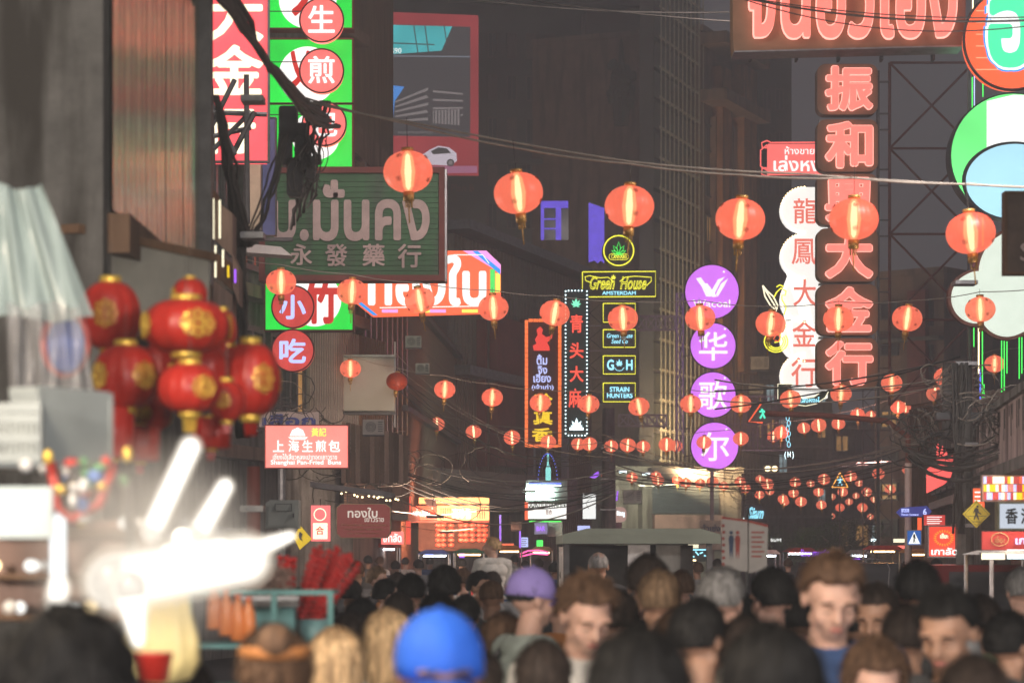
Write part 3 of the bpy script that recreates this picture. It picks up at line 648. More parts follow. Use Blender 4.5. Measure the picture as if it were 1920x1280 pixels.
s.prism('panel', [(1458, 720), (1486, 720), (1480, 728), (1490, 742), (1506, 747), (1526, 744), (1542, 733), (1552, 735), (1545, 748), (1530, 757), (1508, 761), (1488, 757), (1476, 748), (1458, 748)], -.02, .2, pbr('sign_darkgreen', (.03, .05, .035, 1), .5))
s.lines('neon_frame', [[(1458, 748), (1458, 720), (1486, 720), (1480, 728), (1490, 742), (1506, 747), (1526, 744), (1542, 733)], [(1480, 752), (1494, 759), (1510, 761), (1530, 757), (1546, 746), (1553, 734)]], .8, -.05, A['cream'])
s.text('เล่งหงษ์', 1500, 743, 1536, 756, -.04, A['cyan'], bold=.02)
s = Sign('plaque_sign', 'small lit red plaque with scrolled end and white Thai letters', 'sign', 1490, 298, 56)
s.box('panel', 1440, 270, 1575, 326, 0, .2, emit('plaque_red', rgb(240, 105, 100), 1.0)); s.text('ห้างขายทอง', 1471, 275, 1560, 290, -.02, A['white'], bold=.01, name='small_lettering'); s.text('เล่งหงษ์', 1450, 292, 1562, 322, -.02, A['white'], bold=.02)
sc_ = [(1444, 267), (1438, 264), (1428, 268), (1429, 277), (1437, 278), (1438, 272), (1426, 282), (1426, 312), (1438, 320), (1437, 315), (1429, 315), (1428, 327), (1438, 331), (1444, 327)]
s.lines('neon_scroll', [sc_, [(1444, 268), (1576, 267)], [(1444, 328), (1576, 327)]], 1.4, -.02, A['red'])
# swan neon
s = Sign('neon_sign', 'yellow and orange neon swan beside the white column sign', 'sign', 1455, 590, 52)
s.lines('neon_wing', [[(1430, 535), (1434, 555), (1444, 572), (1456, 583), (1458, 572), (1450, 556), (1438, 545), (1430, 535)], [(1434, 542), (1446, 562), (1457, 580)]], 1.5, 0, A['cream'])
s.lines('neon_neck', [[(1450, 560), (1456, 548), (1464, 540), (1474, 546), (1472, 554), (1466, 553), (1466, 562), (1474, 575), (1470, 590)], [(1456, 538), (1462, 534), (1470, 538)]], 1.3, 0, A['yellow'])
s.lines('neon_tail', [[(1455+22*math.cos(a)*q, 640+20*math.sin(a)*q) for a in [math.pi*k/10 for k in range(-2, 13)]] for q in (1, .8, .62)]+[[(1448, 628), (1456, 622), (1464, 628), (1462, 640), (1452, 642)]], 1.2, 0, A['yellow'])
s.lines('neon_heart', [[(1450, 636), (1456, 626), (1463, 632), (1459, 640), (1452, 638)]], 1.2, -.02, A['orange'])
bracket(s, 1474, 600, 1484, 600)

# top right Thai sign
s = Sign('shop_sign', 'huge brown sign with pink-red neon Thai letters at upper right', 'sign', 1592, -10, 31)
s.prism('panel', [(1376, 97), (1374, 60), (1374, -120), (1812, -120), (1810, 60), (1806, 86)], 0, .4, brownpanel)
s.text('จินฮั้วเฮง', 1395, -113, 1793, 79, -.06, A['edge'], bold=.034, name='neon_rim', thick=.04); s.text('จินฮั้วเฮง', 1398, -110, 1790, 76, -.1, A['redneon'], bold=.02, thick=.03)
s.prism('lower_trim', [(1376, 97), (1806, 86), (1806, 89), (1376, 100)], -.05, .42, G['steel'])
for x in (1412, 1500, 1580, 1662, 1760): s.box('bracket', x, 84, x+4, 100, .42, .6, G['steel_dark'])
s = Sign('round_sign', 'orange striped round sign with green and white Thai letter', 'sign', 1895, 80, 30)
s.disc('panel', 1900, 72, 88, 0, .3, A['orange'], 92); s.ring('rim', 1900, 72, 89, 4, .1, K, 93)
for k in range(6): s.box('stripe', 1830, 20+k*22, 1980, 21.5+k*22, -.006, -.001, emit('stripe_cream', rgb(240, 170, 130), 1))
for nm, m, bo, d, in (('letter_edge', bl, .16, -.02), ('letter_edge', A['white'], .11, -.035), ('letter', emit('lit_mint', rgb(70, 225, 160), 1), .03, -.05)): s.text('ฮั', 1852-bo*60, -52-bo*60, 1950+bo*60, 128+bo*60, d, m, name=nm, bold=bo)
s = Sign('round_sign', 'big round light box with green cap shape and pale blue field', 'sign', 1895, 290, 35)
s.disc('panel', 1900, 292, 119, .02, .35, K)
s.disc('green_panel', 1900, 292, 116, 0, .02, emit('cap_green', rgb(110, 240, 130), .95, .2, True, .8)); s.prism('white_panel', [(1850, 190), (1900, 178), (1960, 180), (1960, 260), (1850, 280)], -.01, -.001, A['white'])
s.disc('blue_panel', 1900, 340, 97, -.03, -.011, K, 74); s.disc('blue_field', 1902, 341, 92, -.05, -.031, emit('lit_paleblue', rgb(165, 215, 232), .95, .1, True, .6), 70)
s = Sign('cloud_sign', 'cloud shaped pale lit box below the round sign', 'sign', 1880, 560, 35.5)
cp = []
for cx, cy, r, a0, a1 in ((1925, 505, 82, 185, 95), (1925, 505, 82, 95, 20), (1960, 560, 70, 20, -60), (1895, 575, 52, -60, -140), (1836, 556, 50, -130, -262)):
    cp += [(cx+r*math.cos(math.radians(a0+(a1-a0)*k/9)), cy-r*math.sin(math.radians(a0+(a1-a0)*k/9))) for k in range(10)]
for k, (cx, cy, r) in enumerate(((1836, 556, 48), (1922, 508, 82), (1893, 577, 52), (1965, 560, 72))):
    s.disc('lobe', cx, cy, r, -.002*k, .2, emit('lit_ivory', rgb(218, 230, 215), .85, .05)); s.disc('rim', cx, cy, r+6, .21+.004*k, .36, G['steel_rust'])
s = Sign('light_strips', 'cluster of vertical green and purple neon tubes at right edge', 'light', 1870, 400, 38)
for i, (x, y0, y1, m) in enumerate(((1823, 145, 205, 'neongreen'), (1827, 140, 200, 'lilac'), (1843, 155, 182, 'neongreen'), (1826, 385, 500, 'violet'), (1832, 400, 480, 'blue'), (1826, 612, 650, 'neongreen'), (1835, 615, 700, 'bulb'), (1842, 610, 745, 'neongreen'), (1878, 635, 735, 'neongreen'), (1883, 635, 732, 'neongreen'), (1888, 640, 700, 'neongreen'), (1911, 632, 710, 'neongreen'), (1916, 632, 700, 'neongreen'), (1838, 690, 750, 'blue'), (1845, 720, 745, 'neongreen'), (1824, -10, 20, 'bulb'), (1843, 405, 480, 'neongreen'))):
    B().tube([s.pt(x, y0), s.pt(x, y1)], 1.1*s.s, 6).build('neon_tube', A[m], s.o, True)
B().box(s.x(1818), s.x(1822), .1, .2, 0-Z(400, 38)+.1, s.z(100)).build('post', G['steel_dark'], s.o)
s = Sign('board_sign', 'dark wooden sign edge cut off at the right border', 'sign', 1905, 435, 18)
s.box('panel', 1886, 362, 2010, 512, 0, .12, pbr('signboard_brown', (.13, .09, .07, 1), .6)); s.frame('frame', 1883, 359, 2013, 515, 5, -.03, .1, G['wood']); s.text('S', 1912, 455, 1940, 490, -.01, pal)

# chinese red vertical banner, small crosswalk neon, chain neon
s = Sign('neon_sign', 'small neon triangle with green walking figure, nearer one', 'sign', 1425, 772, 63)
s.box('panel', 1402, 752, 1448, 792, .03, .2, G['steel_dark']); s.lines('neon_triangle', [[(1428, 755), (1404, 790), (1430, 792)]], 1.6, 0, A['orange'])
s.lines('neon_figure', [[(1428, 766), (1430, 775), (1425, 784)], [(1430, 775), (1434, 784)], [(1424, 772), (1430, 769), (1436, 774)]], 1.8, -.02, emit('neon_aqua', rgb(70, 220, 180), 1.3))
s = Sign('neon_sign', 'yellow neon warning triangle among the far lanterns', 'sign', 1575, 902, 82)
s.lines('neon_triangle', [[(1575, 886), (1560, 913), (1590, 913), (1575, 886)]], 1.2, 0, emit('neon_amber', rgb(255, 170, 70), 1.8)); s.lines('neon_figure', [[(1575, 894), (1575, 902), (1571, 909)], [(1575, 902), (1579, 909)], [(1570, 899), (1580, 899)]], 1.2, 0, A['cyan'])
s.box('post', 1574, 914, 1576, 1075, .02, .12, G['steel_dark'])
s = Sign('neon_chain', 'hanging pale blue neon chain under the swan sign', 'light', 1480, 815, 60)
s.lines('neon_loop', [[(1477+3*math.cos(a)+(2 if k % 2 else 0), 783+k*10+5*math.sin(a)) for a in [2*math.pi*q/10 for q in range(11)]] for k in range(6)], .7, 0, A['cyan']); s.text('( H )', 1471, 846, 1488, 860, 0, A['bulbw'], bold=.01, name='neon_lettering')
s = Sign('wall_lamp', 'pair of round warm lamps on the far dark building', 'lamp', 1446, 878, 95)
for x in (1440, 1453): s.disc('lamp_face', x, 878, 5, 0, .2, A['bulb'])
s.box('housing', 1433, 872, 1460, 884, .21, .4, G['steel_dark'])
s = Sign('grid_screen', 'dim purple lattice screen panel left of the white sign base', 'screen', 1385, 790, 74)
s.frame('frame', 1345, 742, 1480, 845, 2, 0, .1, G['steel_lilac'])
gr_ = pbr('lattice_mauve', (.28, .22, .27, 1), .6)
for k in range(15): s.box('bar', 1351+k*8.6, 745, 1353+k*8.6, 843, .02, .06, gr_)
for k in range(9): s.box('bar', 1347, 754+k*10, 1478, 756+k*10, .0, .018, gr_)
# ---- street level signs
s = Sign('thai_sign', 'dark red bordered board with white Thai letters near the stalls', 'sign', 681, 975, 36)
oc2 = [(632, 952), (640, 945), (722, 945), (731, 952), (731, 998), (724, 1007), (640, 1007), (632, 999)]
s.prism('border', [(681+(a-681)*1.03, 976+(c-976)*1.04) for a, c in oc2], .01, .2, pbr('olive', (.4, .36, .2, 1), .5)); s.prism('panel', oc2, 0, .1, emit('board_red', rgb(112, 42, 38), .7))
s.text('ทองใบ', 652, 951, 708, 970, -.01, emit('letters_glow', rgb(190, 180, 168), .9), bold=.02); s.text('เยาวราช', 684, 970, 720, 978, -.01, emit('letters_glow', rgb(190, 180, 168), .9), name='small_lettering', bold=.01)  # slight glow put into the letters so they stand out
s.texts([('ห้างทองใบเยาวราชกรุงเทพ', 640, 981, 724, 987), ('ทองรูปพรรณ เพชร พลอย', 646, 989, 718, 995), ('โทร ศูนย์สองสอง', 650, 997, 712, 1002)], -.01, pbr('letters_gold', (.4, .28, .12, 1), .5), name='small_print')
for x in (650, 712): B().tube([s.pt(x, 944, .1), s.pt(x, 900, .1)], .8*s.s, 5).build('hanger', G['steel_dark'], s.o)
s = Sign('hanging_scroll', 'pink vertical light box with red character on white', 'sign', 600, 980, 31)
s.box('panel', 583, 947, 618, 1014, 0, .15, emit('scroll_pink', rgb(238, 110, 110), .95)); s.box('label', 587, 980, 614, 1010, -.01, -.001, A['cream'])
s.text('合', 592, 986, 608, 1002, -.02, emit('char_scarlet', rgb(200, 50, 45), .9), bold=.02); s.ring('round_print', 600, 964, 11, 1, -.01, A['cream']); bracket(s, 600, 935, 600, 947)
s = Sign('warning_sign', 'tilted yellow diamond road sign behind the skewers', 'road sign', 570, 1003, 27)
yl = pbr('sign_yellow', (.75, .6, .03, 1), .4, var=.08)
s.prism('plate', [(563, 985), (585, 1010), (562, 1030), (550, 1006)], 0, .02, yl); s.prism('figure_print', [(562, 996), (567, 1001), (564, 1008), (568, 1014), (562, 1010), (560, 1003)], -.008, -.001, K)
s = Sign('red_shop', 'brightly lit orange-red shop front with rows of small lanterns', 'shop', 845, 985, 56)
s.box('fascia', 762, 948, 819, 974, 0, .3, emit('shop_red', rgb(240, 88, 60), 1.5)); s.text('เหล่าเฮียง', 770, 953, 806, 968, -.03, A['white'], bold=.03)
wm = emit('shop_glow', rgb(255, 190, 120), 1.2, .15)
s.box('fascia', 819.5, 947, 917, 977, 0, .3, wm); s.box('ceiling_light', 785, 932, 917, 944, .1, .3, wm)
pr = emit('shop_print', rgb(235, 80, 60), 1)
for k in range(9): s.box('stripe', 826+(k if k < 5 else k+11)*4.3, 952, 827.6+(k if k < 5 else k+11)*4.3, 972, -.01, -.001, pr)
s.texts([('真珍香', 848, 952, 884, 972)], -.02, A['white'], bold=.03, name='characters')
s.box('back_wall', 780, 978, 917, 1032, 1.5, 1.7, pbr('shop_wall', (.2, .13, .1, 1), .7)); s.box('opening_beam', 764, 975, 918, 979, -.02, .28, G['steel_rust'])
s.prism('tv_screen', [(795, 935), (817, 936), (819, 950), (801, 948)], -.2, -.05, K)
me = B().lathe([(.003, -3.6*s.s), (4.4*s.s, -2.4*s.s), (5.6*s.s, 0), (4.4*s.s, 2.4*s.s), (.003, 3.6*s.s)], n=12).mesh('small_lantern', emit('small_lantern_red', rgb(240, 82, 55), 1.5, .1), True)
for col_ in (822, 831, 846, 865, 874, 886, 899, 909):
    for k in range(5 if col_ < 850 else 4): inst(me, 'small_lantern', s.o, s.pt(col_, 984+k*9.3, -.1+.02*(col_ % 3)))
s = Sign('vertical_banner', 'narrow red vertical banner at the corner of the lit shop', 'banner', 765, 960, 55); s.box('cloth', 761, 930, 770, 1020, 0, .05, emit('banner_red', rgb(225, 70, 50), .9))
s = Sign('light_box', 'white lit sign with rainbow strip lamp above the bars', 'sign', 1025, 950, 58)
s.box('panel', 990, 944, 1062, 972, 0, .2, A['white']); s.box('orange_end', 984, 941, 990, 974, -.02, .2, A['orange']); s.text('SUKHUMVAHN', 991, 934, 1060, 952, -.02, pbr('letter_green', (.03, .1, .04, 1), .5), bold=.02)
for nm, y0, m in (('strip_light', 905, 'blue'), ('strip_light', 909, 'bulbw'), ('strip_light', 976, 'neongreen')): s.box(nm, 992, y0, 1052, y0+2.2, -.1, -.02, A[m])
s.text('百合', 1023, 955, 1035, 964, -.02, G['maroon'], name='small_print', bold=.02); s.box('backing', 986, 900, 1064, 940, .05, .2, G['steel_dark'])
s = Sign('arch_light', 'pointed arch of tiny blue bulbs with teal bottle shape', 'light', 1027, 870, 60)
s.bulbs('bulb', [(1027+18*math.cos(math.pi*k/22)*(1 if k < 22 else 1), 905-55*math.sin(math.pi*k/22)) for k in range(23)], .9, 0, A['blue'])
s.prism('bottle_panel', [(1023, 905), (1023, 880), (1026, 868), (1026, 850), (1029, 850), (1029, 868), (1033, 880), (1033, 905)], 0, .1, emit('bottle_teal', rgb(120, 200, 200), .8))
for (n_, l, x0, y0, x1, y1, D, m) in (('light_box', 'tall narrow white window light beside the cable pole', 1093, 925, 1117, 972, 75, 'white'), ('light_box', 'small square white lit sign above the canopy truck', 1083, 985, 1106, 1003, 74, 'lilac'),
    ('light_box', 'dull violet bar sign below the white sign', 1003, 980, 1026, 1000, 60, None), ('light_box', 'grey blank sign right of the violet bar sign', 1027, 978, 1054, 1005, 60.5, None)):
    s = Sign(n_, l, 'sign', (x0+x1)/2, (y0+y1)/2, D)
    s.box('panel', x0, y0, x1, y1, 0, .2, A[m] if m else (emit('barsign', rgb(110, 95, 140), .9) if x0 == 1003 else pbr('greysign', (.4, .37, .33, 1), .5))); s.frame('frame', x0-1.5, y0-1.5, x1+1.5, y1+1.5, 1.2, -.03, .18, G['steel_dark'])
    if x0 == 1003: s.text('BAR', 1006, 986, 1022, 995, -.02, A['violet'], bold=.02)
s = Sign('rounded_sign', 'pinkish rounded sign with bright script letters', 'sign', 1152, 964, 73)
s.prism('panel', rrect(1129, 950, 1175, 978, 10), 0, .3, emit('salmon_box', rgb(170, 135, 125), .8)); s.text('Hua Seng Hong', 1130, 957, 1171, 969, -.02, A['bulbw'], bold=.02)
s.box('column', 1133, 979, 1166, 1020, .02, .3, G['plaster_pink'])
s = Sign('neon_bracket', 'small purple and blue neon bracket on the cable pole', 'light', 1145, 930, 72)
s.lines('neon_tube', [[(1138, 925), (1143, 938), (1150, 940)], ], 1.2, 0, A['blue']); s.lines('neon_tube', [[(1158, 920), (1156, 938)]], 1.5, 0, A['violet']); s.prism('lamp_shade', [(1106, 894), (1122, 882), (1124, 890), (1116, 896)], 0, .2, A['violet'])
for i, (x, y, l) in enumerate(((1168, 884, 'left short white tube lamp under the dark eave'), (1212, 888, 'right short white tube lamp under the dark eave'))):
    s = Sign('tube_lamp', l, 'lamp', x, y, 88); s.box('tube', x-7, y-1.5, x+7, y+2, 0, .15, A['bulbw']); s.box('housing', x-8, y-4, x+8, y-1.7, 0, .2, G['steel'])
s = Sign('neon_sign', 'small cyan script neon sign behind the figure board', 'sign', 1420, 960, 80)
s.text('Siam', 1402, 950, 1432, 972, 0, A['cyan'], outline=.03, shear=.4, name='neon_script'); s.box('panel', 1396, 945, 1438, 978, .05, .2, K)
# figure board on a pole
s = Sign('notice_board', 'white notice board with blue and red standing figures on a pole', 'board', 1397, 1020, 15.5)
bp_ = pbr('board_white', (.52, .48, .44, 1), .5, var=.15); rd = pbr('print_red', (.45, .08, .06, 1), .6); nb_ = pbr('print_blue', (.05, .08, .16, 1), .6)
s.prism('panel', [(1353, 968), (1402, 974), (1402, 1072), (1354, 1062)], 0, .03, bp_); s.prism('panel', [(1404, 975), (1440, 983), (1438, 1066), (1404, 1074)], 0, .03, bp_)
for pts in ([(1353, 968), (1402, 974), (1402, 978), (1353, 972)], [(1404, 975), (1440, 983), (1440, 988), (1404, 979)]): s.prism('print_band', pts, -.004, -.001, rd)
for cx, m in ((1371, nb_), (1383, rd)):
    s.prism('figure_print', [(cx-5, 1010), (cx-3, 1003), (cx+3, 1003), (cx+5, 1010), (cx+4, 1022), (cx+3, 1040), (cx+2, 1048), (cx, 1030), (cx-2, 1048), (cx-3, 1040), (cx-4, 1022)], -.004, -.001, m); s.disc('figure_head_print', cx, 998, 3.4, -.004, -.001, m)
for k in range(6): s.box('text_line', 1409, 996+k*9, 1433-(k % 2)*5, 999+k*9, -.004, -.001, rd)
for k in range(7): s.disc('dot_print', 1356+(k % 2), 985+k*12, 3, -.004, -.001, rd)
B().tube([s.pt(1403, 955, .05), (s.x(1403), .05, .1-Z(1020, 15.5))], .012, 8).build('post', G['steel_dark'], s.o)
s = Sign('thai_sign', 'small pale board with dark Thai letters behind the notice board', 'sign', 1334, 990, 60)
s.box('panel', 1313, 975, 1352, 1030, 0, .1, pbr('greysign', (.4, .37, .33, 1), .5)); s.text('ฮั่วเซ่ง', 1315, 982, 1350, 996, -.01, nb_, bold=.02); s.texts([('ก๋วยเตี๋ยว', 1318, 1000, 1345, 1007), ('ลูกชิ้นปลา', 1318, 1010, 1345, 1017)], -.01, nb_, name='small_print')
# right street level
s = Sign('crossing_sign', 'yellow diamond pedestrian sign on the right utility pole', 'road sign', 1831, 963, 24)
s.prism('plate', [(1831, 937), (1857, 963), (1831, 989), (1805, 963)], 0, .02, yl); s.prism('border_print', [(1831, 940.5), (1853.5, 963), (1831, 985.5), (1808.5, 963)], -.003, -.001, K); s.prism('plate_face', [(1831, 941.5), (1852.5, 963), (1831, 984.5), (1809.5, 963)], -.006, -.0035, yl)
wk = [(1830, 951), (1834, 953), (1835, 959), (1840, 963), (1839, 964.5), (1833, 961), (1833, 965), (1836, 974), (1834, 974.5), (1830, 967), (1827, 974), (1825, 973), (1828, 964), (1828, 958), (1825, 962), (1824, 961), (1827, 953)]
s.prism('figure_print', wk, -.01, -.0065, K); s.disc('figure_head_print', 1832.5, 949, 2.2, -.01, -.0065, K); s.box('line_print', 1815, 966.5, 1848, 967.5, -.0085, -.0065, K); s.box('line_print', 1823, 977, 1839, 978, -.0085, -.0065, K)
s = Sign('crossing_sign', 'small blue square pedestrian sign on the pale pole', 'road sign', 1714, 1008, 33)
bb = emit('sign_blue_lit', rgb(45, 95, 170), .75); s.box('plate', 1700, 993, 1728, 1022, 0, .03, pbr('board_white', (.52, .48, .44, 1), .5)); s.box('plate_face', 1701.5, 994.5, 1726.5, 1020.5, -.005, -.001, bb)
s.prism('triangle_print', [(1714, 996), (1725, 1019), (1703, 1019)], -.01, -.0055, A['white']); s.prism('figure_print', [(1714+(a-1831)*.42, 1009+(c-963)*.75) for a, c in wk], -.015, -.0105, K)
s = Sign('street_sign', 'dark blue arrow street name board with number 6', 'road sign', 1712, 960, 33.5)
s.prism('plate', [(1680, 960), (1690, 951), (1738, 948), (1747, 958), (1740, 967), (1690, 969)], 0, .03, emit('sign_navy', rgb(55, 60, 130), .7)); s.text('เยาวราช', 1690, 953, 1704, 960, -.01, A['lilac'], bold=.01); s.text('6', 1730, 953, 1737, 965, -.01, A['lilac'], bold=.03, name='number')
s.text('Thanon Yaowarat', 1689, 962, 1722, 966, -.01, A['lilac'], name='small_print'); B().tube([s.pt(1728, 860, .1), (s.x(1728), .1, .1-Z(960, 33.5))], .001, 4)
p = thing('street_pole', 'pale pole glowing white behind the blue street signs', 'pole', (U(1714, 33.3), 33.8, .1))
B().tube([(0, 0, 0), (0, 0, Z(880, 33.5))], .05, 12).build('pole', pbr('pole_pale', (.7, .55, .5, 1), .4, var=.1), p); B().tube([(0, 0, Z(880, 33.5)), (0, 0, Z(830, 33.5)), (-.3, 0, Z(800, 33.5)), (-1.2, 0, Z(790, 33.5)), (-2, 0, Z(786, 33.5))], .04, 8).build('arm', G['steel_rust'], p)
s = Sign('light_box', 'red square light box with white Thai letters and firework print', 'sign', 1769, 1014, 27)
s.box('panel', 1742, 987, 1797, 1042, 0, .2, emit('box_scarlet', rgb(228, 66, 48), 1.0, .12)); s.frame('frame', 1739, 984, 1800, 1045, 2.5, -.02, .19, G['steel']); s.text('เกาลัด', 1745, 1026, 1795, 1040, -.02, A['white'], bold=.03); s.text('เซี้ยะ', 1762, 999, 1777, 1009, -.02, A['cream'], name='small_lettering', bold=.02)
s.lines('firework_print', [[(1769+math.cos(a)*r0, 1008+math.sin(a)*r0*.8) for r0 in (14, 19)] for a in [6.283*k/22 for k in range(22)]], .5, -.01, A['gold'])
s = Sign('framed_sign', 'white framed board with black Chinese character at right edge', 'sign', 1895, 967, 19)
s.box('panel', 1873, 944, 1990, 990, 0, .06, emit('board_bluewhite', rgb(178, 186, 198), .9)); s.frame('frame', 1869, 940, 1994, 994, 4, -.03, .08, pbr('frame_olive', (.35, .33, .22, 1), .5)); s.texts([('香', 1884, 952, 1907, 982), ('港', 1913, 952, 1937, 982)], -.01, K, bold=.03, name='characters')
s = Sign('banner', 'red banner with gold crest under the framed white board', 'banner', 1895, 1015, 20)
s.box('cloth', 1842, 996, 1990, 1030, 0, .04, emit('banner_crimson', rgb(165, 55, 50), .8)); s.text('เกาลัด', 1903, 1004, 1960, 1020, -.01, A['lilac'], bold=.02); s.ring('crest_print', 1874, 1011, 16, .8, -.01, pbr('letters_gold', (.4, .28, .12, 1), .5), 12); s.text('เซี้ยะ', 1865, 1005, 1883, 1017, -.01, pbr('letters_gold', (.4, .28, .12, 1), .5), name='small_lettering')
s = Sign('jagged_banner', 'torn glowing red sheet on the dark right facade', 'banner', 1765, 880, 29)
jp = [(1738, 922)]; r_ = random.Random(3)
x = 1738
tops = [(1738, 880), (1748, 872), (1752, 860), (1757, 868), (1757, 832), (1760, 832), (1761, 862), (1765, 845), (1768, 835), (1769, 858), (1774, 842), (1776, 848), (1777, 858), (1784, 856), (1786, 850), (1788, 875), (1783, 893), (1776, 902)]
s.prism('sheet', [(1738, 924)]+tops+[(1770, 908)], 0, .04, emit('lit_coral', rgb(250, 95, 90), .95, .08))

s = Sign('wall_ornament', 'dark spired ornament silhouetted on the upper part of the dark tower', 'ornament', 1165, 160, 104)
om = pbr('ornament_dark', (.07, .065, .06, 1), .9)
B().lathe([(1.5*s.s*10, s.z(235)), (22*s.s*.9, s.z(190)), (24*s.s, s.z(150)), (18*s.s, s.z(125)), (7*s.s, s.z(120)), (5*s.s, s.z(90)), (2*s.s, s.z(74))], n=12, rib=6, amp=.25).build('body', om, s.o)
for k in range(26):
    z_ = R.uniform(120, 200); a_ = R.uniform(0, 6.28); B().ball((22*s.s*math.cos(a_), 22*s.s*math.sin(a_), s.z(z_)), (.16, .12, .2), 6, 4).build('boss', om, s.o)

# ---- small lit signs crowding the far street level
for i, (x, y, wd_, h_, D, m, col, pl, tx) in enumerate((
    (575, 960, 16, 22, 60, 'dimred', 'dull red', 'left of the pink vertical light box', None), (648, 1022, 22, 9, 66, 'orange', 'orange', 'just under the red bordered Thai board', 'เปิด'), (668, 1034, 18, 8, 70, 'white', 'white', 'under the orange one below the Thai board', None),
    (757, 1008, 12, 16, 63, 'cream', 'cream', 'right of the lit Thai sign over the stalls', None), (775, 1028, 20, 9, 66, 'lilac', 'lilac', 'low in front of the lit lantern shop', None), (800, 1040, 24, 6, 62, 'blue', 'blue', 'strip under the lit lantern shop', None),
    (840, 1037, 26, 8, 66, 'cream', 'cream', 'under the rows of small lanterns', None), (866, 1041, 10, 8, 64, 'violet', 'violet', 'under the right end of the lit shop', None), (905, 1040, 14, 10, 68, 'redneon', 'red', 'right under the lit shop', None), (938, 990, 3, 50, 60, 'violet', 'violet', 'upright strip left of the bars', None),
    (950, 1022, 26, 7, 62, 'orange', 'orange', 'low left of the bars', None), (975, 1010, 3, 34, 63, 'violet', 'violet', 'upright strip at the bar door', None), (983, 1016, 14, 18, 64, 'lilac', 'lilac', 'beside the bar door strip', None), (1012, 1020, 12, 16, 66, 'neongreen', 'green', 'by the bar door', None),
    (1298, 1022, 24, 10, 90, 'cream', 'cream', 'right of the canopy truck roof', None), (1318, 1046, 30, 9, 80, 'bulbw', 'white', 'low right of the canopy truck', None), (1287, 1052, 16, 8, 78, 'redneon', 'pink', 'low behind the canopy truck', None), (1405, 972, 22, 4, 100, 'bulbw', 'white', 'above the notice board', None),
    (1455, 1012, 20, 6, 110, 'white', 'white', 'left of the far red stall', None), (1492, 1034, 26, 9, 104, 'orange', 'orange', 'on the far red stall row', None), (1530, 1030, 10, 6, 110, 'bulb', 'yellow', 'near the street tree foot', None), (1600, 1040, 30, 6, 105, 'cream', 'cream', 'right of the tree foot', None),
    (1640, 1012, 14, 5, 90, 'bulbw', 'white', 'right of the street tree', None), (1686, 1013, 22, 7, 60, 'cream', 'cream', 'left of the blue crossing sign', None), (1690, 1026, 14, 8, 58, 'redneon', 'red', 'under the blue crossing sign', None), (1724, 985, 8, 30, 36, 'orange', 'orange', 'upright board right of the pale pole', None),
    (1812, 975, 10, 26, 30, 'redneon', 'red', 'strip left of the yellow crossing sign', None), (1817, 1010, 8, 14, 30, 'redneon', 'red', 'small board under the yellow crossing sign', None), (1862, 1042, 44, 12, 21, 'cream', 'cream', 'bright shop light at the right edge', None), (1905, 1036, 34, 22, 21.5, 'bulbw', 'white', 'glaring shop window at the right edge', None),
    (1752, 975, 40, 20, 33, 'dimred', 'dark red', 'behind the red square light box', None), (1835, 935, 22, 40, 26, 'orange', 'orange', 'lit wall behind the yellow crossing sign', None))):
    s = Sign('shop_sign', 'small lit %s sign %s' % (col, pl), 'sign', x, y, D); s.box('panel', x-wd_/2, y-h_/2, x+wd_/2, y+h_/2, 0, .08, A[m]); s.frame('frame', x-wd_/2-.8, y-h_/2-.8, x+wd_/2+.8, y+h_/2+.8, .8, -.01, .07, G['steel_dark'])
    if h_ > 12 and wd_ > 12:
        for k in range(4): s.box('print_line', x-wd_*.35, y-h_*.35+k*h_*.2, x+wd_*(.35-.1*(k % 2)), y-h_*.28+k*h_*.2, -.008, -.001, A['white'] if m in ('dimred', 'redneon', 'orange') else G['maroon'])

s = Sign('poster_wall', 'wall of small bright pink and yellow posters above the framed white board', 'posters', 1880, 912, 23.5)
s.box('backing', 1842, 890, 1960, 940, .02, .1, G['wood_pale'])
for k in range(20):
    for j in range(3): s.box('poster', 1845+k*5.6, 893+j*15, 1849.6+k*5.6, 906+j*15, -.004, .018, R.choice([A['redneon'], A['cream'], A['lilac'], A['dimred'], A['orange'], A['gold']]))
# ------------------------------------------------------------------ paper lanterns on cables
def lantern_shell():
    m, t, b = newmat('lantern_paper'); N, L = t.nodes, t.links
    out = N['Material Output']; N.remove(b)
    em = N.new('ShaderNodeEmission'); em.inputs['Color'].default_value = (1, .25, .15, 1); em.inputs['Strength'].default_value = .72
    tc = N.new('ShaderNodeTexCoord'); nz = N.new('ShaderNodeTexNoise'); nz.inputs['Scale'].default_value = 9; L.new(tc.outputs['Object'], nz.inputs['Vector'])
    mr = N.new('ShaderNodeMapRange'); mr.inputs[3].default_value = .5; mr.inputs[4].default_value = .66; L.new(nz.outputs['Fac'], mr.inputs[0]); L.new(mr.outputs[0], em.inputs['Strength'])
    tr = N.new('ShaderNodeBsdfTransparent'); tr.inputs['Color'].default_value = (1, .8, .62, 1)
    df = N.new('ShaderNodeBsdfPrincipled'); df.inputs['Base Color'].default_value = (.55, .03, .015, 1); df.inputs['Roughness'].default_value = .45
    ad = N.new('ShaderNodeAddShader'); L.new(em.outputs[0], ad.inputs[0]); L.new(df.outputs[0], ad.inputs[1])
    mx = N.new('ShaderNodeMixShader'); mx.inputs[0].default_value = .36; L.new(ad.outputs[0], mx.inputs[1]); L.new(tr.outputs[0], mx.inputs[2]); L.new(mx.outputs[0], out.inputs[0])
    m.cycles.emission_sampling = 'NONE'; return m
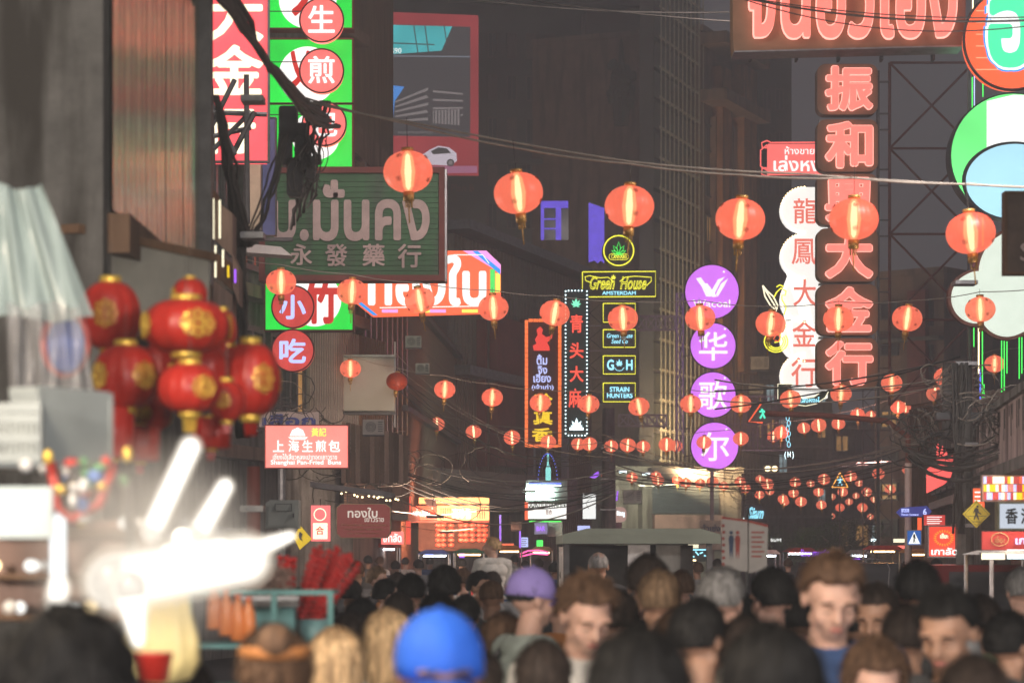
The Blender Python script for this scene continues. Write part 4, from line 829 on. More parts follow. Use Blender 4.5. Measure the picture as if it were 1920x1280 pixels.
def glow(name, col, s, mixf, sample):
    m, t, b = newmat(name); N, L = t.nodes, t.links; out = N['Material Output']; N.remove(b)
    em = N.new('ShaderNodeEmission'); em.inputs['Color'].default_value = col; em.inputs['Strength'].default_value = s
    tr = N.new('ShaderNodeBsdfTransparent'); mx = N.new('ShaderNodeMixShader'); mx.inputs[0].default_value = mixf
    L.new(em.outputs[0], mx.inputs[1]); L.new(tr.outputs[0], mx.inputs[2]); L.new(mx.outputs[0], out.inputs[0])
    if not sample: m.cycles.emission_sampling = 'NONE'
    return m
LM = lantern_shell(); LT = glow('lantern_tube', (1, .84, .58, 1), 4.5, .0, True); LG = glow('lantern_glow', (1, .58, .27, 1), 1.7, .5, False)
LD = pbr('lantern_unlit', (.5, .06, .02, 1), .5, var=.2); LGd = pbr('lantern_cap', (.55, .32, .09, 1), .4, .4, var=.2, scale=20); LK = pbr('lantern_print', (.25, .03, .01, 1), .6)
LW = .41
def lprof(n, w, h): return [(max(.045, w/2*math.sin(math.pi*(i+.0)/n)**.9), -h/2*math.cos(math.pi*i/n)) for i in range(n+1)]
meshes = {}
for q, (n, m) in (('near', (80, 16)), ('far', (32, 9))):
    rib = 20 if q == 'near' else 8
    meshes[q] = dict(
        shell=B().lathe(lprof(m, LW, LW*.83), n=n, rib=rib, amp=.02).mesh('shell', LM, True),
        dim=B().lathe(lprof(m, LW, LW*.83), n=n, rib=rib, amp=.02).mesh('shell', LD, True),
        cap=B().lathe([(.05, 0), (.052, .028), (.046, .03)], (0, 0, LW*.41), 14).mesh('cap', LGd, True),
        tube=B().lathe([(.006, -.15), (.02, -.13), (.03, 0), (.02, .13), (.006, .15)], n=8).mesh('bulb', LT, True),
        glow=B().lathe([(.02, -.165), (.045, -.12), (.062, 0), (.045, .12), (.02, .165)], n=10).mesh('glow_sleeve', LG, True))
    cl = B().lathe([(.044, -.075), (.046, 0)], (0, 0, -LW*.41), 12)
    for k in range(9):
        a = 6.283*k/9; x, y = .03*math.cos(a), .03*math.sin(a); cl.tube([(x, y, -LW*.41-.06), (x*.9, y*.9, -LW*.41-.13)], .0035, 4)
    cl.tube([(0, 0, -LW*.41-.05), (.004, 0, -LW*.41-.26)], .006, 5)
    meshes[q]['tassel'] = cl.mesh('tassel', LGd, True)
pm = B()
for az in (60, 150, 245, 330):
    for el in (38, -30):
        for k in range(5):
            a = 6.283*k/5; t = math.radians(az)+.075*math.cos(a); e_ = math.radians(el)+.075*math.sin(a); rr = LW/2*math.cos(e_)**.9+.002
            c = Vector((rr*math.cos(t), rr*math.sin(t), LW*.42*math.sin(e_))); u = Vector((-math.sin(t), math.cos(t), 0)); v_ = Vector((0, 0, 1))
            pm.tube([c+(u*math.cos(q)+v_*math.sin(q))*.009 for q in [6.283*i/6 for i in range(6)]], .0022, 3, True)
pm = pm.mesh('flower_print', LK)
CORD = B().tube([(0, 0, 0), (0, 0, 1)], .003, 4).mesh('cord', G['cable'])
def lantern(px, py, w, label, group, tilt=None, lit=True, q='far', cord=20, D=None):
    D = D or LW*F/w; sc = w*D/F/LW
    o = thing('paper_lantern', label, 'lantern', P(px, py, D), 0, group); ms = meshes[q]
    ty = R.gauss(0, .09) if tilt is None else tilt
    o.rotation_euler = (R.gauss(0, .06), ty, R.uniform(0, 6.28)); o.scale = (sc,)*3
    inst(ms['shell' if lit else 'dim'], 'shell', o); inst(ms['cap'], 'cap', o); inst(ms['tassel'], 'tassel', o)
    if lit:
        inst(ms['tube'], 'bulb', o)
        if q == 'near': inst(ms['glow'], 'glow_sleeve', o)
    if q == 'near': inst(pm, 'flower_print', o)
    inst(CORD, 'cord', o, (0, 0, LW*.43), scale=(1, 1, cord*D/F/sc))
    return o
ORD = 'first second third fourth fifth sixth seventh eighth ninth tenth eleventh twelfth thirteenth fourteenth'.split()
row1 = [(765, 322), (972, 362), (1180, 387), (1388, 411), (1601, 411), (1820, 437)]
d1 = ['over the right end of the green pharmacy sign', 'against the dark tower, second of the nearest row', 'above the round cannabis disc', 'against the orange tower above the purple discs', 'in front of the brown character sign', 'below the big round signs at right']
cord1 = [62, 60, 40, 40, 62, 60]
for (x, y), l, c in zip(row1, d1, cord1): lantern(x, y, 93, 'large near red lantern ' + l, 'lanterns of the nearest row', q='near', cord=c)
row2 = [(527, 529), (660, 547), (787, 563), (925, 577), (1040, 587), (1168, 597), (1313, 596), (1445, 607), (1572, 598), (1701, 597), (1838, 580)]
for i, (x, y) in enumerate(row2): lantern(x, y, 57, 'lit red lantern, %s from the left in the second row' % ORD[i], 'lanterns of the second row', q='near', cord=14)
row3 = [(575, 680), (657, 691), (744, 715), (834, 730), (923, 745), (1013, 755), (1104, 757), (1198, 762), (1295, 757), (1389, 757), (1482, 748), (1577, 738), (1672, 718), (1771, 706)]
for i, (x, y) in enumerate(row3): lantern(x, y, 40, ('dark unlit lantern at the edge of the blank grey sign' if i == 2 else 'medium red lantern, %s from the left in the third row' % ORD[i]), 'lanterns of the third row', q='near', lit=i != 2, cord=12)
lantern(1865, 682, 38, 'medium red lantern beside the green tubes at the right edge', 'lanterns of the third row', q='near', cord=12)
row4 = [(751, 779, 32), (784, 804, 26), (819, 795, 30), (848, 803, 26), (888, 809, 30), (905, 813, 24), (960, 820, 32), (1028, 828, 30), (1084, 832, 27), (1105, 832, 30), (1146, 836, 27), (1177, 834, 31), (1206, 837, 27), (1250, 833, 31), (1268, 836, 25), (1320, 829, 29), (1389, 822, 30), (1450, 818, 25), (1465, 810, 29), (1507, 802, 25), (1535, 797, 30), (1572, 794, 26), (1608, 777, 28), (1634, 780, 25), (1684, 763, 29), (1698, 764, 24), (1753, 738, 33)]
ORD += ['fifteenth', 'sixteenth', 'seventeenth', 'eighteenth', 'nineteenth', 'twentieth']
ORD += ['twenty-'+k for k in ORD[:7]]
for i, (x, y, w_) in enumerate(row4):
    lantern(x, y, w_, 'small red lantern, %s from the left along the fourth row' % ORD[i], 'lanterns of the fourth row', tilt=.6 if x == 784 else None, cord=9)
row5 = [(1037, 876, 20), (1086, 882, 22), (1138, 890, 22), (1185, 895, 22), (1230, 892, 21), (1234, 900, 23), (1270, 900, 20), (1286, 905, 21), (1313, 906, 20), (1336, 903, 23), (1357, 911, 19), (1388, 903, 22), (1398, 915, 20), (1386, 918, 18), (1424, 927, 19), (1439, 907, 24), (1443, 920, 18), (1491, 904, 22), (1488, 924, 20), (1545, 898, 24), (1535, 922, 20), (1502, 940, 22), (1468, 935, 20), (1471, 940, 18), (1595, 893, 24), (1580, 922, 20), (1540, 946, 20), (1575, 951, 18), (1605, 929, 14), (1625, 922, 20), (1617, 951, 20), (1647, 888, 24), (1638, 936, 14), (1669, 917, 21), (1650, 958, 17), (1668, 939, 15), (1701, 880, 20), (1700, 944, 13), (1520, 906, 16), (1560, 931, 15), (1455, 951, 15), (1413, 942, 16), (1482, 962, 14), (1592, 940, 15), (1611, 905, 16), (1632, 968, 13), (1686, 925, 15), (1690, 962, 13), (1425, 898, 18), (1362, 932, 14), (1396, 946, 16), (1560, 967, 13), (1512, 964, 14), (1656, 906, 15), (1310, 922, 16), (1256, 916, 15), (1340, 934, 14)]
for x, y, w_ in row5:
    lantern(x, y, w_, 'tiny far red lantern ' + ('over the canopy truck' if x < 1300 else 'in the cluster left of the amber triangle' if x < 1570 else 'in the cluster right of the amber triangle'), 'tiny far lanterns', cord=6)

def cable(parent, p, q, s, r, mat='cable', n=16, j=0.0):
    pts = sag(p, q, s, n)
    if j: pts = [pts[0]]+[a+Vector((R.gauss(0, j), R.gauss(0, j), R.gauss(0, j))) for a in pts[1:-1]]+[pts[-1]]
    return B().tube(pts, r, 5).build('cable', G[mat], parent, True)
def through(o, pts, D, r, mat='cable_pale', n=6):
    V_ = [P(x, y, D) for x, y in pts]; out = []
    for a, b_ in zip(V_, V_[1:]): out += sag(a, b_, .015*D/20, n)[:-1]
    B().tube(out+[V_[-1]], r, 5).build('cable', G[mat], o, True)
for nm, D, r, rows in (
    ('pale cable carrying the nearest large lanterns', 20, .009, [[(560, 180), (765, 232), (972, 278), (1180, 307), (1388, 328), (1601, 334), (1820, 345), (2000, 350)], [(560, 186), (765, 228), (1180, 303), (1500, 326), (2000, 353)]]),
    ('thin cable carrying the second row of lanterns', 31.8, .006, [[(440, 480)]+[(x, y-33) for x, y in row2]+[(1990, 535)]]),
    ('thin cable carrying the third row of lanterns', 46.4, .007, [[(520, 655)]+[(x, y-26) for x, y in row3]+[(1865, 655), (1990, 640)]]),
    ('thin cable carrying the fourth row of lanterns', 64, .008, [[(720, 758)]+[(x, y-20) for x, y, w_ in row4[::3]]+[(1810, 700)]]),
    ('thin cable carrying the tiny far lanterns', 86, .009, [[(960, 850)]+[(x, y-15) for x, y, w_ in row5 if x in (1037, 1138, 1234, 1336, 1439, 1545, 1647)]+[(1760, 860)], [(1380, 900), (1500, 915), (1620, 905), (1760, 880)], [(1400, 925), (1500, 925), (1600, 935), (1760, 905)]])):
    o = thing('lantern_cable', nm, 'cable', P(rows[0][0][0], rows[0][0][1], D))
    o.location = (0, 0, 0)
    for c in rows: through(o, c, D, r)

def bundle(label, specs, loc=(0, 0, 0)):
    o = thing('cable_bundle', label, 'cables', loc)
    for sp_ in specs: cable(o, *sp_)
    return o
# heavy black bundle, upper left
sp_ = []
for k in range(9): sp_.append((P(366+k*7, -60, 13+k*.2), P(596+k*5, 205+k*4, 21), .05+.03*k, R.uniform(.008, .022), 'cable', 14, .008))
for k in range(8): sp_.append((P(590+k*4, 190, 21), P(545+k*6, 430-k*8, 22), -.02, R.uniform(.01, .02), 'cable', 10, .03))
bundle('thick black cable bundle sweeping across the upper left signs', sp_)
sp_ = [(P(402+R.uniform(-8, 10), 180, 16), P(455+R.uniform(-14, 16), 462, 17), R.uniform(-.05, .1), R.uniform(.008, .018), 'cable', 10, .01) for k in range(9)]
sp_ += [(P(530+R.uniform(-8, 10), 250, 17), P(455+R.uniform(-10, 16), 462, 17), R.uniform(-.05, .15), R.uniform(.006, .012), 'cable', 10, .01) for k in range(6)]
sp_ += [(P(452+R.uniform(-12, 12), 455, 17), P(458+R.uniform(-12, 12), 820, 17.5), R.uniform(-.05, .05), R.uniform(.01, .022), 'cable', 10, .012) for k in range(9)]
bundle('black cables gathered in a knot and falling behind the festival lanterns', sp_)
o = thing('cable_box', 'black junction boxes clustered with cables left of the pharmacy sign', 'junction box', P(562, 275, 21.5))
for x, z, w_, h in ((-.1, .2, .16, .3), (.02, .02, .12, .36), (-.04, -.28, .14, .34), (.12, .28, .14, .16), (.05, -.12, .1, .2), (-.12, -.05, .1, .25), (.1, -.2, .08, .2)): B().prism(rrect(x-w_/2, z-h/2, x+w_/2, z+h/2, .03), -.08, .08).build('box', G['black'], o)
for k in range(22):
    a = R.uniform(0, 6.28); r0 = R.uniform(.06, .17); c = Vector((R.uniform(-.05, .2), R.uniform(-.15, .05), R.uniform(-.4, .05)))
    B().tube([c+Vector((math.cos(t)*r0*.5, R.gauss(0, .01), math.sin(t)*r0)) for t in [a+6.283*i/12*.8 for i in range(12)]], .0045, 4).build('cable_loop', G['cable'], o, True)
o = thing('sign_brackets', 'dark crossed steel brackets holding the red neon sign', 'brackets', P(400, 240, 27))
def rel(px, py, D, o): return P(px, py, D)-o.location
for a in ((370, 290, 440, 150), (440, 290, 375, 150), (372, 210, 500, 215), (380, 300, 470, 210), (395, 160, 400, 340), (462, 140, 464, 420), (372, 262, 470, 240), (478, 210, 420, 320)):
    B().tube([rel(a[0], a[1], 27, o), rel(a[2], a[3], 27.2, o)], .03, 6).build('strut', G['steel_dark'], o)
o = thing('wooden_crates', 'pinkish wooden boards and boxes stacked on the left facade', 'boards', P(420, 460, 15.2))
for i, (x0, y0, x1, y1) in enumerate(((388, 338, 408, 395), (405, 378, 440, 470), (388, 395, 404, 425), (396, 470, 438, 530), (405, 530, 440, 600), (440, 480, 452, 560))):
    a, c = rel(x0, y1, 15.2, o), rel(x1, y0, 15.2, o); B().prism([(a.x, a.z+.06), (c.x, a.z-.05), (c.x, c.z-.09), (a.x, c.z)], -.12, .1).build('board', G['wood_pale'] if i % 3 else G['plaster_orange'], o)
for i, (x, y0, y1, m) in enumerate(((400, 372, 448, A['cream']), (412, 375, 447, A['cream']), (404, 460, 520, A['cream']), (418, 468, 500, A['cream']), (428, 498, 520, A['gold']), (441, 505, 530, A['violet']))):
    B().tube([rel(x, y0, 15, o), rel(x, y1, 15, o)], .006, 6).build('tube_lamp', m, o)
# cables over the right
sp_ = []
for k in range(12): sp_.append((P(1380+k*3, -8+k*2.2, 24), P(1990, 30+k*5, 22), R.uniform(.05, .2), R.uniform(.006, .012)))
bundle('dark cables crossing the huge Thai sign', sp_[:3])
sp_ = [(P(860, -4, 40), P(1400, 22, 40), .1, .015), (P(1000, 2, 40), P(1990, 42, 34), .2, .012)]
bundle('two dark cables at the top edge', sp_)
for lab_, (xa, ya, xb, yb, D, n, s0, s1) in {
    'fan of pale wires dipping across the left of the street': (740, 700, 1140, 850, 50, 7, .5, 1.0),
    'dark wires running low over the red lit shop': (600, 820, 1150, 905, 44, 10, .6, 1.1),
    'dark wires over the canopy truck to the right pole': (1130, 850, 1790, 820, 48, 10, .5, 1.1),
    'wires from the brown column sign to the right pole': (1340, 740, 1800, 690, 40, 5, .1, .3)}.items():
    bundle(lab_, [(P(xa, ya+R.uniform(-45, 45), D+R.uniform(-2, 2)), P(xb, yb+R.uniform(-25, 25), D), R.uniform(s0, s1)*.9, R.uniform(.006, .013), 'cable_pale' if R.random() < .35 else 'cable', 18) for k in range(n)])
# utility poles
def pole(label, px, D, ztop, r, arms):
    o = thing('utility_pole', label, 'utility pole', (U(px, D), D, .0))
    B().lathe([(r*1.15, 0), (r*.8, ztop)], n=12).build('shaft', G['concrete_dark'], o)
    for z in arms: B().box(-.32, .32, -.06, .06, z, z+.08).build('crossarm', G['steel_dark'], o)
    for k in range(5): B().box(-r-.02, r+.02, -r-.05, r+.02, 1.2+k*.9, 1.24+k*.9).build('band', G['steel'], o)
    return o
pole('dark round utility pole at the right behind the yellow crossing sign', 1808, 27, 3.95, .105, [3.3])
pole('dark utility pole wrapped in cables above the canopy truck', 1141, 71, 6.0, .22, [4.9])
pole('rust brown post beside the electric cabinet on the left', 475, 16, 2.4, .055, []); POST = bpy.data.objects['shaft.002']; POST.data.materials[0] = pbr('post_rust', (.35, .1, .08, 1), .6, var=.2)
pole('grey utility pole left of the jagged red sheet', 1776, 46, 5.4, .12, [4.0])
def tangle(label, px, py, D, w_, h, n, r0=.25, seed=1, mat='cable'):
    o = thing('cable_tangle', label, 'cables', P(px, py, D)); rr = random.Random(seed)
    for k in range(n):
        c = Vector((rr.gauss(0, w_/3), rr.gauss(0, .15), rr.gauss(0, h/3))); a = rr.uniform(0, 6.28); q = rr.uniform(.4, 1)*r0; f_ = rr.uniform(.3, .9)
        B().tube([c+Vector((math.cos(a+6.283*i/14*f_)*q*rr.uniform(.9, 1.1), rr.gauss(0, .02), math.sin(a+6.283*i/14*f_)*q*.8)) for i in range(15)], rr.uniform(.004, .009), 4).build('cable_loop', G['cable_pale' if rr.random() < .3 else mat], o, True)
    return o
tangle('dense tangle of cable loops left of the right utility pole', 1765, 810, 28, .8, .45, 34, .32, 2)
tangle('cable loops hanging along the right shophouse fascia', 1880, 790, 25, .9, .3, 26, .35, 3)
tangle('pale wire tangle high on the right pole', 1790, 715, 29, .5, .35, 18, .25, 4, 'cable_pale')
tangle('cable knot on the pole above the canopy truck', 1140, 870, 71, 1.1, 1.6, 22, .45, 5)
tangle('tangled dark wires under the blank grey sign', 520, 770, 32, .9, .4, 22, .3, 6)
tangle('dark cable tangle over the street below the slatted facade', 700, 880, 44, 3.2, .8, 40, .5, 7)
tangle('knotted wires around the far lanterns', 1395, 935, 80, 1.2, .8, 18, .5, 8)
bundle('thick cable bundle swinging from the right pole to the shophouse', [(P(1700+R.uniform(-10, 10), 850+R.uniform(-10, 10), 27), P(1990, 730+R.uniform(-30, 30), 24), R.uniform(.25, .5), R.uniform(.01, .025), 'cable', 14, .01) for k in range(10)])
bundle('black cables running down the right utility pole', [(P(1800+R.uniform(-14, 14), 680, 26.7), P(1800+R.uniform(-14, 14), 1000, 26.6), R.uniform(-.05, .05), R.uniform(.01, .02), 'cable', 12, .012) for k in range(9)])

# air conditioners, cabinets, awnings
def aircon(label, px, py, w_, D, m='white_paint'):
    s = Sign('air_conditioner', label, 'air conditioner', px, py, D); h = w_*.7
    s.box('casing', px-w_/2, py-h/2, px+w_/2, py+h/2, 0, w_*.5*s.s, G[m])
    for k in range(3): s.ring('fan_guard', px-w_*.12, py, h*(.12+.1*k), w_*.012, -.01, G['steel_dark'])
    for k in range(5): s.box('grille_slat', px+w_*.22, py-h*.35+k*h*.15, px+w_*.44, py-h*.28+k*h*.15, -.012, -.001, G['steel_dark'])
    s.box('bracket', px-w_/2, py+h/2+1, px+w_/2, py+h/2+3, -.05, w_*.5*s.s, G['steel_dark'])
mpale = pbr('aircon_pale', (.35, .33, .3, 1), .6, var=.2); G['aircon'] = mpale
aircon('pale air conditioner on the wall behind the chain neon', 1425, 680, 34, 110, 'aircon'); aircon('second pale air conditioner lower on the dark flats', 1418, 728, 26, 110, 'aircon')
aircon('grey air conditioner right of the cable pole', 1186, 930, 34, 90, 'aircon'); aircon('air conditioner on the slatted facade left', 792, 690, 26, 45, 'aircon')
aircon('air conditioner below the octagonal sign', 775, 640, 30, 45, 'aircon'); aircon('small air conditioner above the bun light box', 700, 800, 40, 38, 'aircon'); aircon('air conditioner near the bar signs', 968, 985, 20, 58, 'aircon')
s = Sign('electric_cabinet', 'grey green electric cabinet on a post at left', 'cabinet', 530, 963, 21)
gc = pbr('cabinet_grey', (.4, .43, .4, 1), .5, var=.15); s.prism('body', [(498, 943), (506, 937), (560, 937), (560, 990), (498, 990)], 0, .2, gc); s.box('door', 503, 948, 555, 986, -.02, -.001, gc); s.frame('door_trim', 516, 944, 548, 958, 1, -.03, -.021, G['steel_dark']); s.box('handle', 550, 962, 552, 970, -.05, -.02, G['steel_dark'])
B().box(s.x(525), s.x(532), .05, .12, .1-Z(963, 21), s.z(990)).build('post', gc, s.o)
s = Sign('shop_awning', 'grey metal awning ledge left of the electric cabinet', 'awning', 440, 1000, 17)
s.prism('canopy', [(385, 985), (470, 992), (470, 1002), (385, 998)], -.5, .5, G['steel']); s.box('fascia', 380, 1003, 470, 1020, -.3, .3, G['steel_dark'])
s = Sign('corrugated_shade', 'row of rusty corrugated shade sheets under the slatted facade', 'awning', 690, 860, 43)
for k in range(14): s.box('sheet', 640+k*9, 790+k*2, 648+k*9, 905, -.02*(k % 2), .03, G['plaster_brown'] if k % 3 else G['wood_pale'])
s = Sign('lit_awning', 'dark awning with lit bulbs glittering under its edge', 'awning', 660, 925, 35)
s.prism('canopy', [(590, 905), (740, 925), (740, 935), (590, 915)], -.8, .2, G['steel_dark'])
s.bulbs('bulb', [(640+k*7+R.uniform(-3, 3), 921+k*1.1+R.uniform(-4, 6)) for k in range(17)], 2.1, -.6, A['bulb'])

# ------------------------------------------------------------------ market stalls across the street (far) and shop glow
def stall(label, px, D, wpx, top, cloth, light, goods):
    s = Sign('market_stall', label, 'stall', px, 1030, D); h = wpx/2
    zt = s.z(top); zb = .0-CZ
    s.prism('canopy', [(px-h, top+8), (px-h*.5, top), (px+h*.5, top), (px+h, top+8)], -.7, .7, cloth)
    for a in (-1, 1):
        for d in (-.6, .6): B().tube([(a*h*.92*s.s, d, zb), (a*h*.92*s.s, d, s.z(top+8))], .02, 6).build('post', G['steel'], s.o)
    B().box(-h*s.s, h*s.s, -.6, .6, zb+.1, zb+.85).build('counter', goods, s.o)
    s.box('lamp', px-h*.7, top+10, px+h*.7, top+13, -.1, .1, light)
    for k in range(7): B().ball((R.uniform(-h*.8, h*.8)*s.s, R.uniform(-.4, .2), zb+.93), (.09, .09, .09), 8, 5).build('goods', R.choice([A['dimred'], G['gold'], G['white_paint'], cloth]), s.o, True)
wl = emit('stall_lamp_white', rgb(235, 245, 255), 9); wwl = emit('stall_lamp_warm', rgb(255, 200, 130), 7)
redc = pbr('cloth_red', (.5, .05, .04, 1), .7); bluec = pbr('cloth_blue', (.05, .09, .35, 1), .7); whc = pbr('cloth_white', (.6, .6, .58, 1), .7); grc = pbr('cloth_green', (.05, .2, .12, 1), .7); orc = pbr('cloth_orange', (.5, .2, .06, 1), .7)
for a in (('red canopied stall with white lamp below the Thai board', 715, 52, 70, 1018, redc, wl, redc), ('white canopied stall right of the red canopied one', 760, 60, 50, 1026, whc, wl, whc), ('blue canopied stall in front of the lit lantern shop', 815, 50, 60, 1030, bluec, wl, bluec),
    ('green canopied stall right of the lit shop', 880, 52, 60, 1028, grc, wwl, grc), ('orange umbrella like stall by the bars', 955, 55, 50, 1022, orc, wwl, orc), ('small dark stall with warm lamp near the canopy truck', 1015, 60, 44, 1024, G['wood'], wwl, G['wood']),
    ('red stall with lamps below the right light box', 1655, 45, 60, 1022, redc, wwl, redc), ('far red stall at the end of the street', 1500, 75, 60, 1026, redc, wl, redc), ('far white stall right of the street tree', 1610, 80, 40, 1030, whc, wl, whc),
    ('white stall left of the far tree', 1440, 70, 40, 1030, whc, wl, whc), ('bright shop counter at the far right edge', 1890, 22, 120, 1031, whc, wwl, G['wood_pale']), ('orange stall behind the pale pole', 1720, 40, 50, 1028, orc, wwl, orc)): stall(*a)
for i, (x, y, m, l) in enumerate(((737, 1008, 'dimred', 'lit red and white Thai sign over the stalls'), (1300, 1040, 'cyan', 'glittering cyan display right of the canopy truck'), (1000, 1030, 'redneon', 'pink neon curve beside the canopy truck'), (1528, 1036, 'violet', 'faint violet script neon at the street end'))):
    s = Sign('neon_sign', l, 'sign', x, y, 50+i*3)
    if i == 0: s.box('panel', x-22, y-12, x+20, y+12, 0, .1, A['red']); s.text('เกาลัด', x-18, y-9, x+16, y+8, -.02, A['white'], bold=.03)
    elif i == 1: s.box('panel', x-30, y-12, x+30, y+12, .1, .2, K); s.lines('neon_tube', [[(x-28+k*8, y-8+R.uniform(0, 14)), (x-22+k*8, y-6+R.uniform(0, 12))] for k in range(7)]+[[(x-28, y-10), (x+26, y-10)]], 1.4, 0, A['cyan']); s.lines('neon_tube', [[(x-20, y+8), (x+5, y+10)], [(x-30, y), (x-18, y+3)]], 1.5, 0, A['bulb'])
    elif i == 2: s.lines('neon_tube', [[(x-25, y+8), (x-10, y+2), (x+10, y+1), (x+28, y+5)], [(x-25, y+13), (x, y+7), (x+28, y+9)]], 1.5, 0, emit('neon_magenta', rgb(255, 90, 160), 1.6))
    else: s.text('live music', x-26, y-7, x+26, y+7, 0, A['violet'], bold=.02)

# ------------------------------------------------------------------ canopy truck and cars
def vehicle(name, label, cat, px, D, w_, ztop, paint, kind, rz=0.0):
    o = thing(name, label, cat, (U(px, D), D, 0), rz); L_ = 3.4 if kind == 'truck' else 4.2; h = w_/2
    wheel = B().lathe([(.2, -.09), (.31, -.09), (.33, -.05), (.33, .05), (.31, .09), (.2, .09)], n=24); wm_ = wheel.mesh('wheel', G['black'], True)
    rim = B().lathe([(.03, -.1), (.19, -.08), (.2, .0)], n=16).mesh('rim', G['steel'], True)
    for sx in (-1, 1):
        for yy in (.6, L_-.8):
            t = inst(wm_, 'wheel', o, (sx*(h-.12), yy, .33), (0, math.pi/2*sx, 0)); inst(rim, 'rim', t)
    if kind == 'truck':
        B().box(-h, h, 0, L_, .45, 1.05).build('body', paint, o)
        B().box(-h-.04, h+.1, -.15, L_+.1, ztop-.09, ztop).build('roof', pbr('canvas_grey', (.2, .23, .19, 1), .7, var=.2, scale=2), o)
        B().prism([(-h-.04, ztop+.001), (h+.1, ztop+.001), (h-.1, ztop+.06), (-h+.2, ztop+.06)], -.1, L_).build('roof_cover', MATS['canvas_grey'], o)
        for sx in (-1, 1):
            for yy in (.02, L_-.06): B().box(sx*h-.03, sx*h+.03, yy-.02, yy+.04, 1.05, ztop-.09).build('pillar', G['steel_dark'], o)
        B().box(-h-.01, -h+.02, .1, L_-.1, 1.05, ztop-.12).build('side_curtain', pbr('plastic_sheet', (.5, .5, .46, 1), .3, var=.4, scale=5), o)
        B().box(-h+.05, h-.05, L_-1.9, L_-1.85, 1.05, ztop-.1).build('shade_panel', G['black'], o); B().box(.18, .42, -.01, .03, 1.06, ztop-.1).build('pale_panel', G['aircon_pale'] if 'aircon_pale' in G else G['concrete'], o); B().box(-.1, .12, -.03, 0, 1.5, ztop-.1).build('hanging_bag', pbr('bag_pale', (.5, .5, .5, 1), .5), o)  # black panel added inside to darken the canopy interior
        for sx in (-1, 1): B().disc(sx*(h-.15), .8, .07, -.03, 0).build('tail_light', A['dimred'], o)
        B().box(-h, h, -.06, -.001, .4, .52).build('bumper', G['steel'], o); B().box(-.25, .25, -.065, -.061, .42, .5).build('number_plate', G['white_paint'], o)
    else:
        z0 = ztop
        prof = [(0, .4), (0, z0*.6), (.5, z0*.66), (1.1, z0), (2.7, z0), (3.3, z0*.66), (4.1, z0*.58), (4.2, .4)]
        b = B(); n = len(prof); vs = [(x, y, z) for x in (-h, h) for y, z in prof]
        b.add(vs, [tuple(range(n)), tuple(range(2*n-1, n-1, -1))]+[(i, n+i, n+(i+1) % n, (i+1) % n) for i in range(n)]).build('body', paint, o)
        B().add([(-h+.12, .5, z0*.68), (h-.12, .5, z0*.68), (h-.2, 1.02, z0*.97), (-h+.2, 1.02, z0*.97)], [(0, 1, 2, 3)])
        b = B().add([(-h+.12, .46, z0*.68), (h-.12, .46, z0*.68), (h-.2, .98, z0*.96), (-h+.2, .98, z0*.96)], [(0, 1, 2, 3)]); b.build('rear_window', gd, o)
        for sx in (-1, 1):
            B().box(sx*(h-.28)-.14, sx*(h-.28)+.14, -.03, 0, z0*.45, z0*.55).build('tail_light', A['red'], o)
            B().add([(sx*(h+.005), 1.2, z0*.68), (sx*(h+.005), 3.0, z0*.68), (sx*(h+.005), 2.6, z0*.95), (sx*(h+.005), 1.25, z0*.95)], [(0, 1, 2, 3)]).build('side_window', gd, o)
        B().box(-.25, .25, -.02, -.001, z0*.35, z0*.42).build('number_plate', G['white_paint'], o); B().box(-h, h, -.06, -.001, .36, .46).build('bumper', G['steel_dark'], o)
    return o
vehicle('canopy_truck', 'small pickup with grey green canopy roof seen from behind', 'truck', 1196, 24, 1.42, 2.0, pbr('truck_paint', (.2, .24, .22, 1), .4), 'truck')
vehicle('taxi', 'dark red car roof with red light strip behind the right crowd', 'car', 1950, 24, 1.85, 1.69, pbr('car_maroon', (.12, .015, .015, 1), .2, var=.1), 'taxi')
vehicle('parked_car', 'dark car with chrome trim left of the blue crossing sign', 'car', 1660, 40, 1.7, 1.62, pbr('car_dark', (.05, .05, .055, 1), .15, var=.1), 'car', .1)
s = Sign('arm_rail', 'curved chrome tuk tuk frame left of the pale pole', 'tuk tuk', 1652, 1055, 30)
s.o['category'] = 'tuk tuk frame'; s.o.name = 'tuk_tuk_frame'
s.lines('frame_pipe', [[(1605, 1048), (1640, 1047), (1662, 1052), (1668, 1066), (1666, 1090), (1666, 1300)], [(1605, 1052), (1605, 1300)]], 1.4, 0, G['steel']); s.lines('trim_lamp', [[(1598, 1047), (1612, 1047)]], 1, -.03, A['violet'])
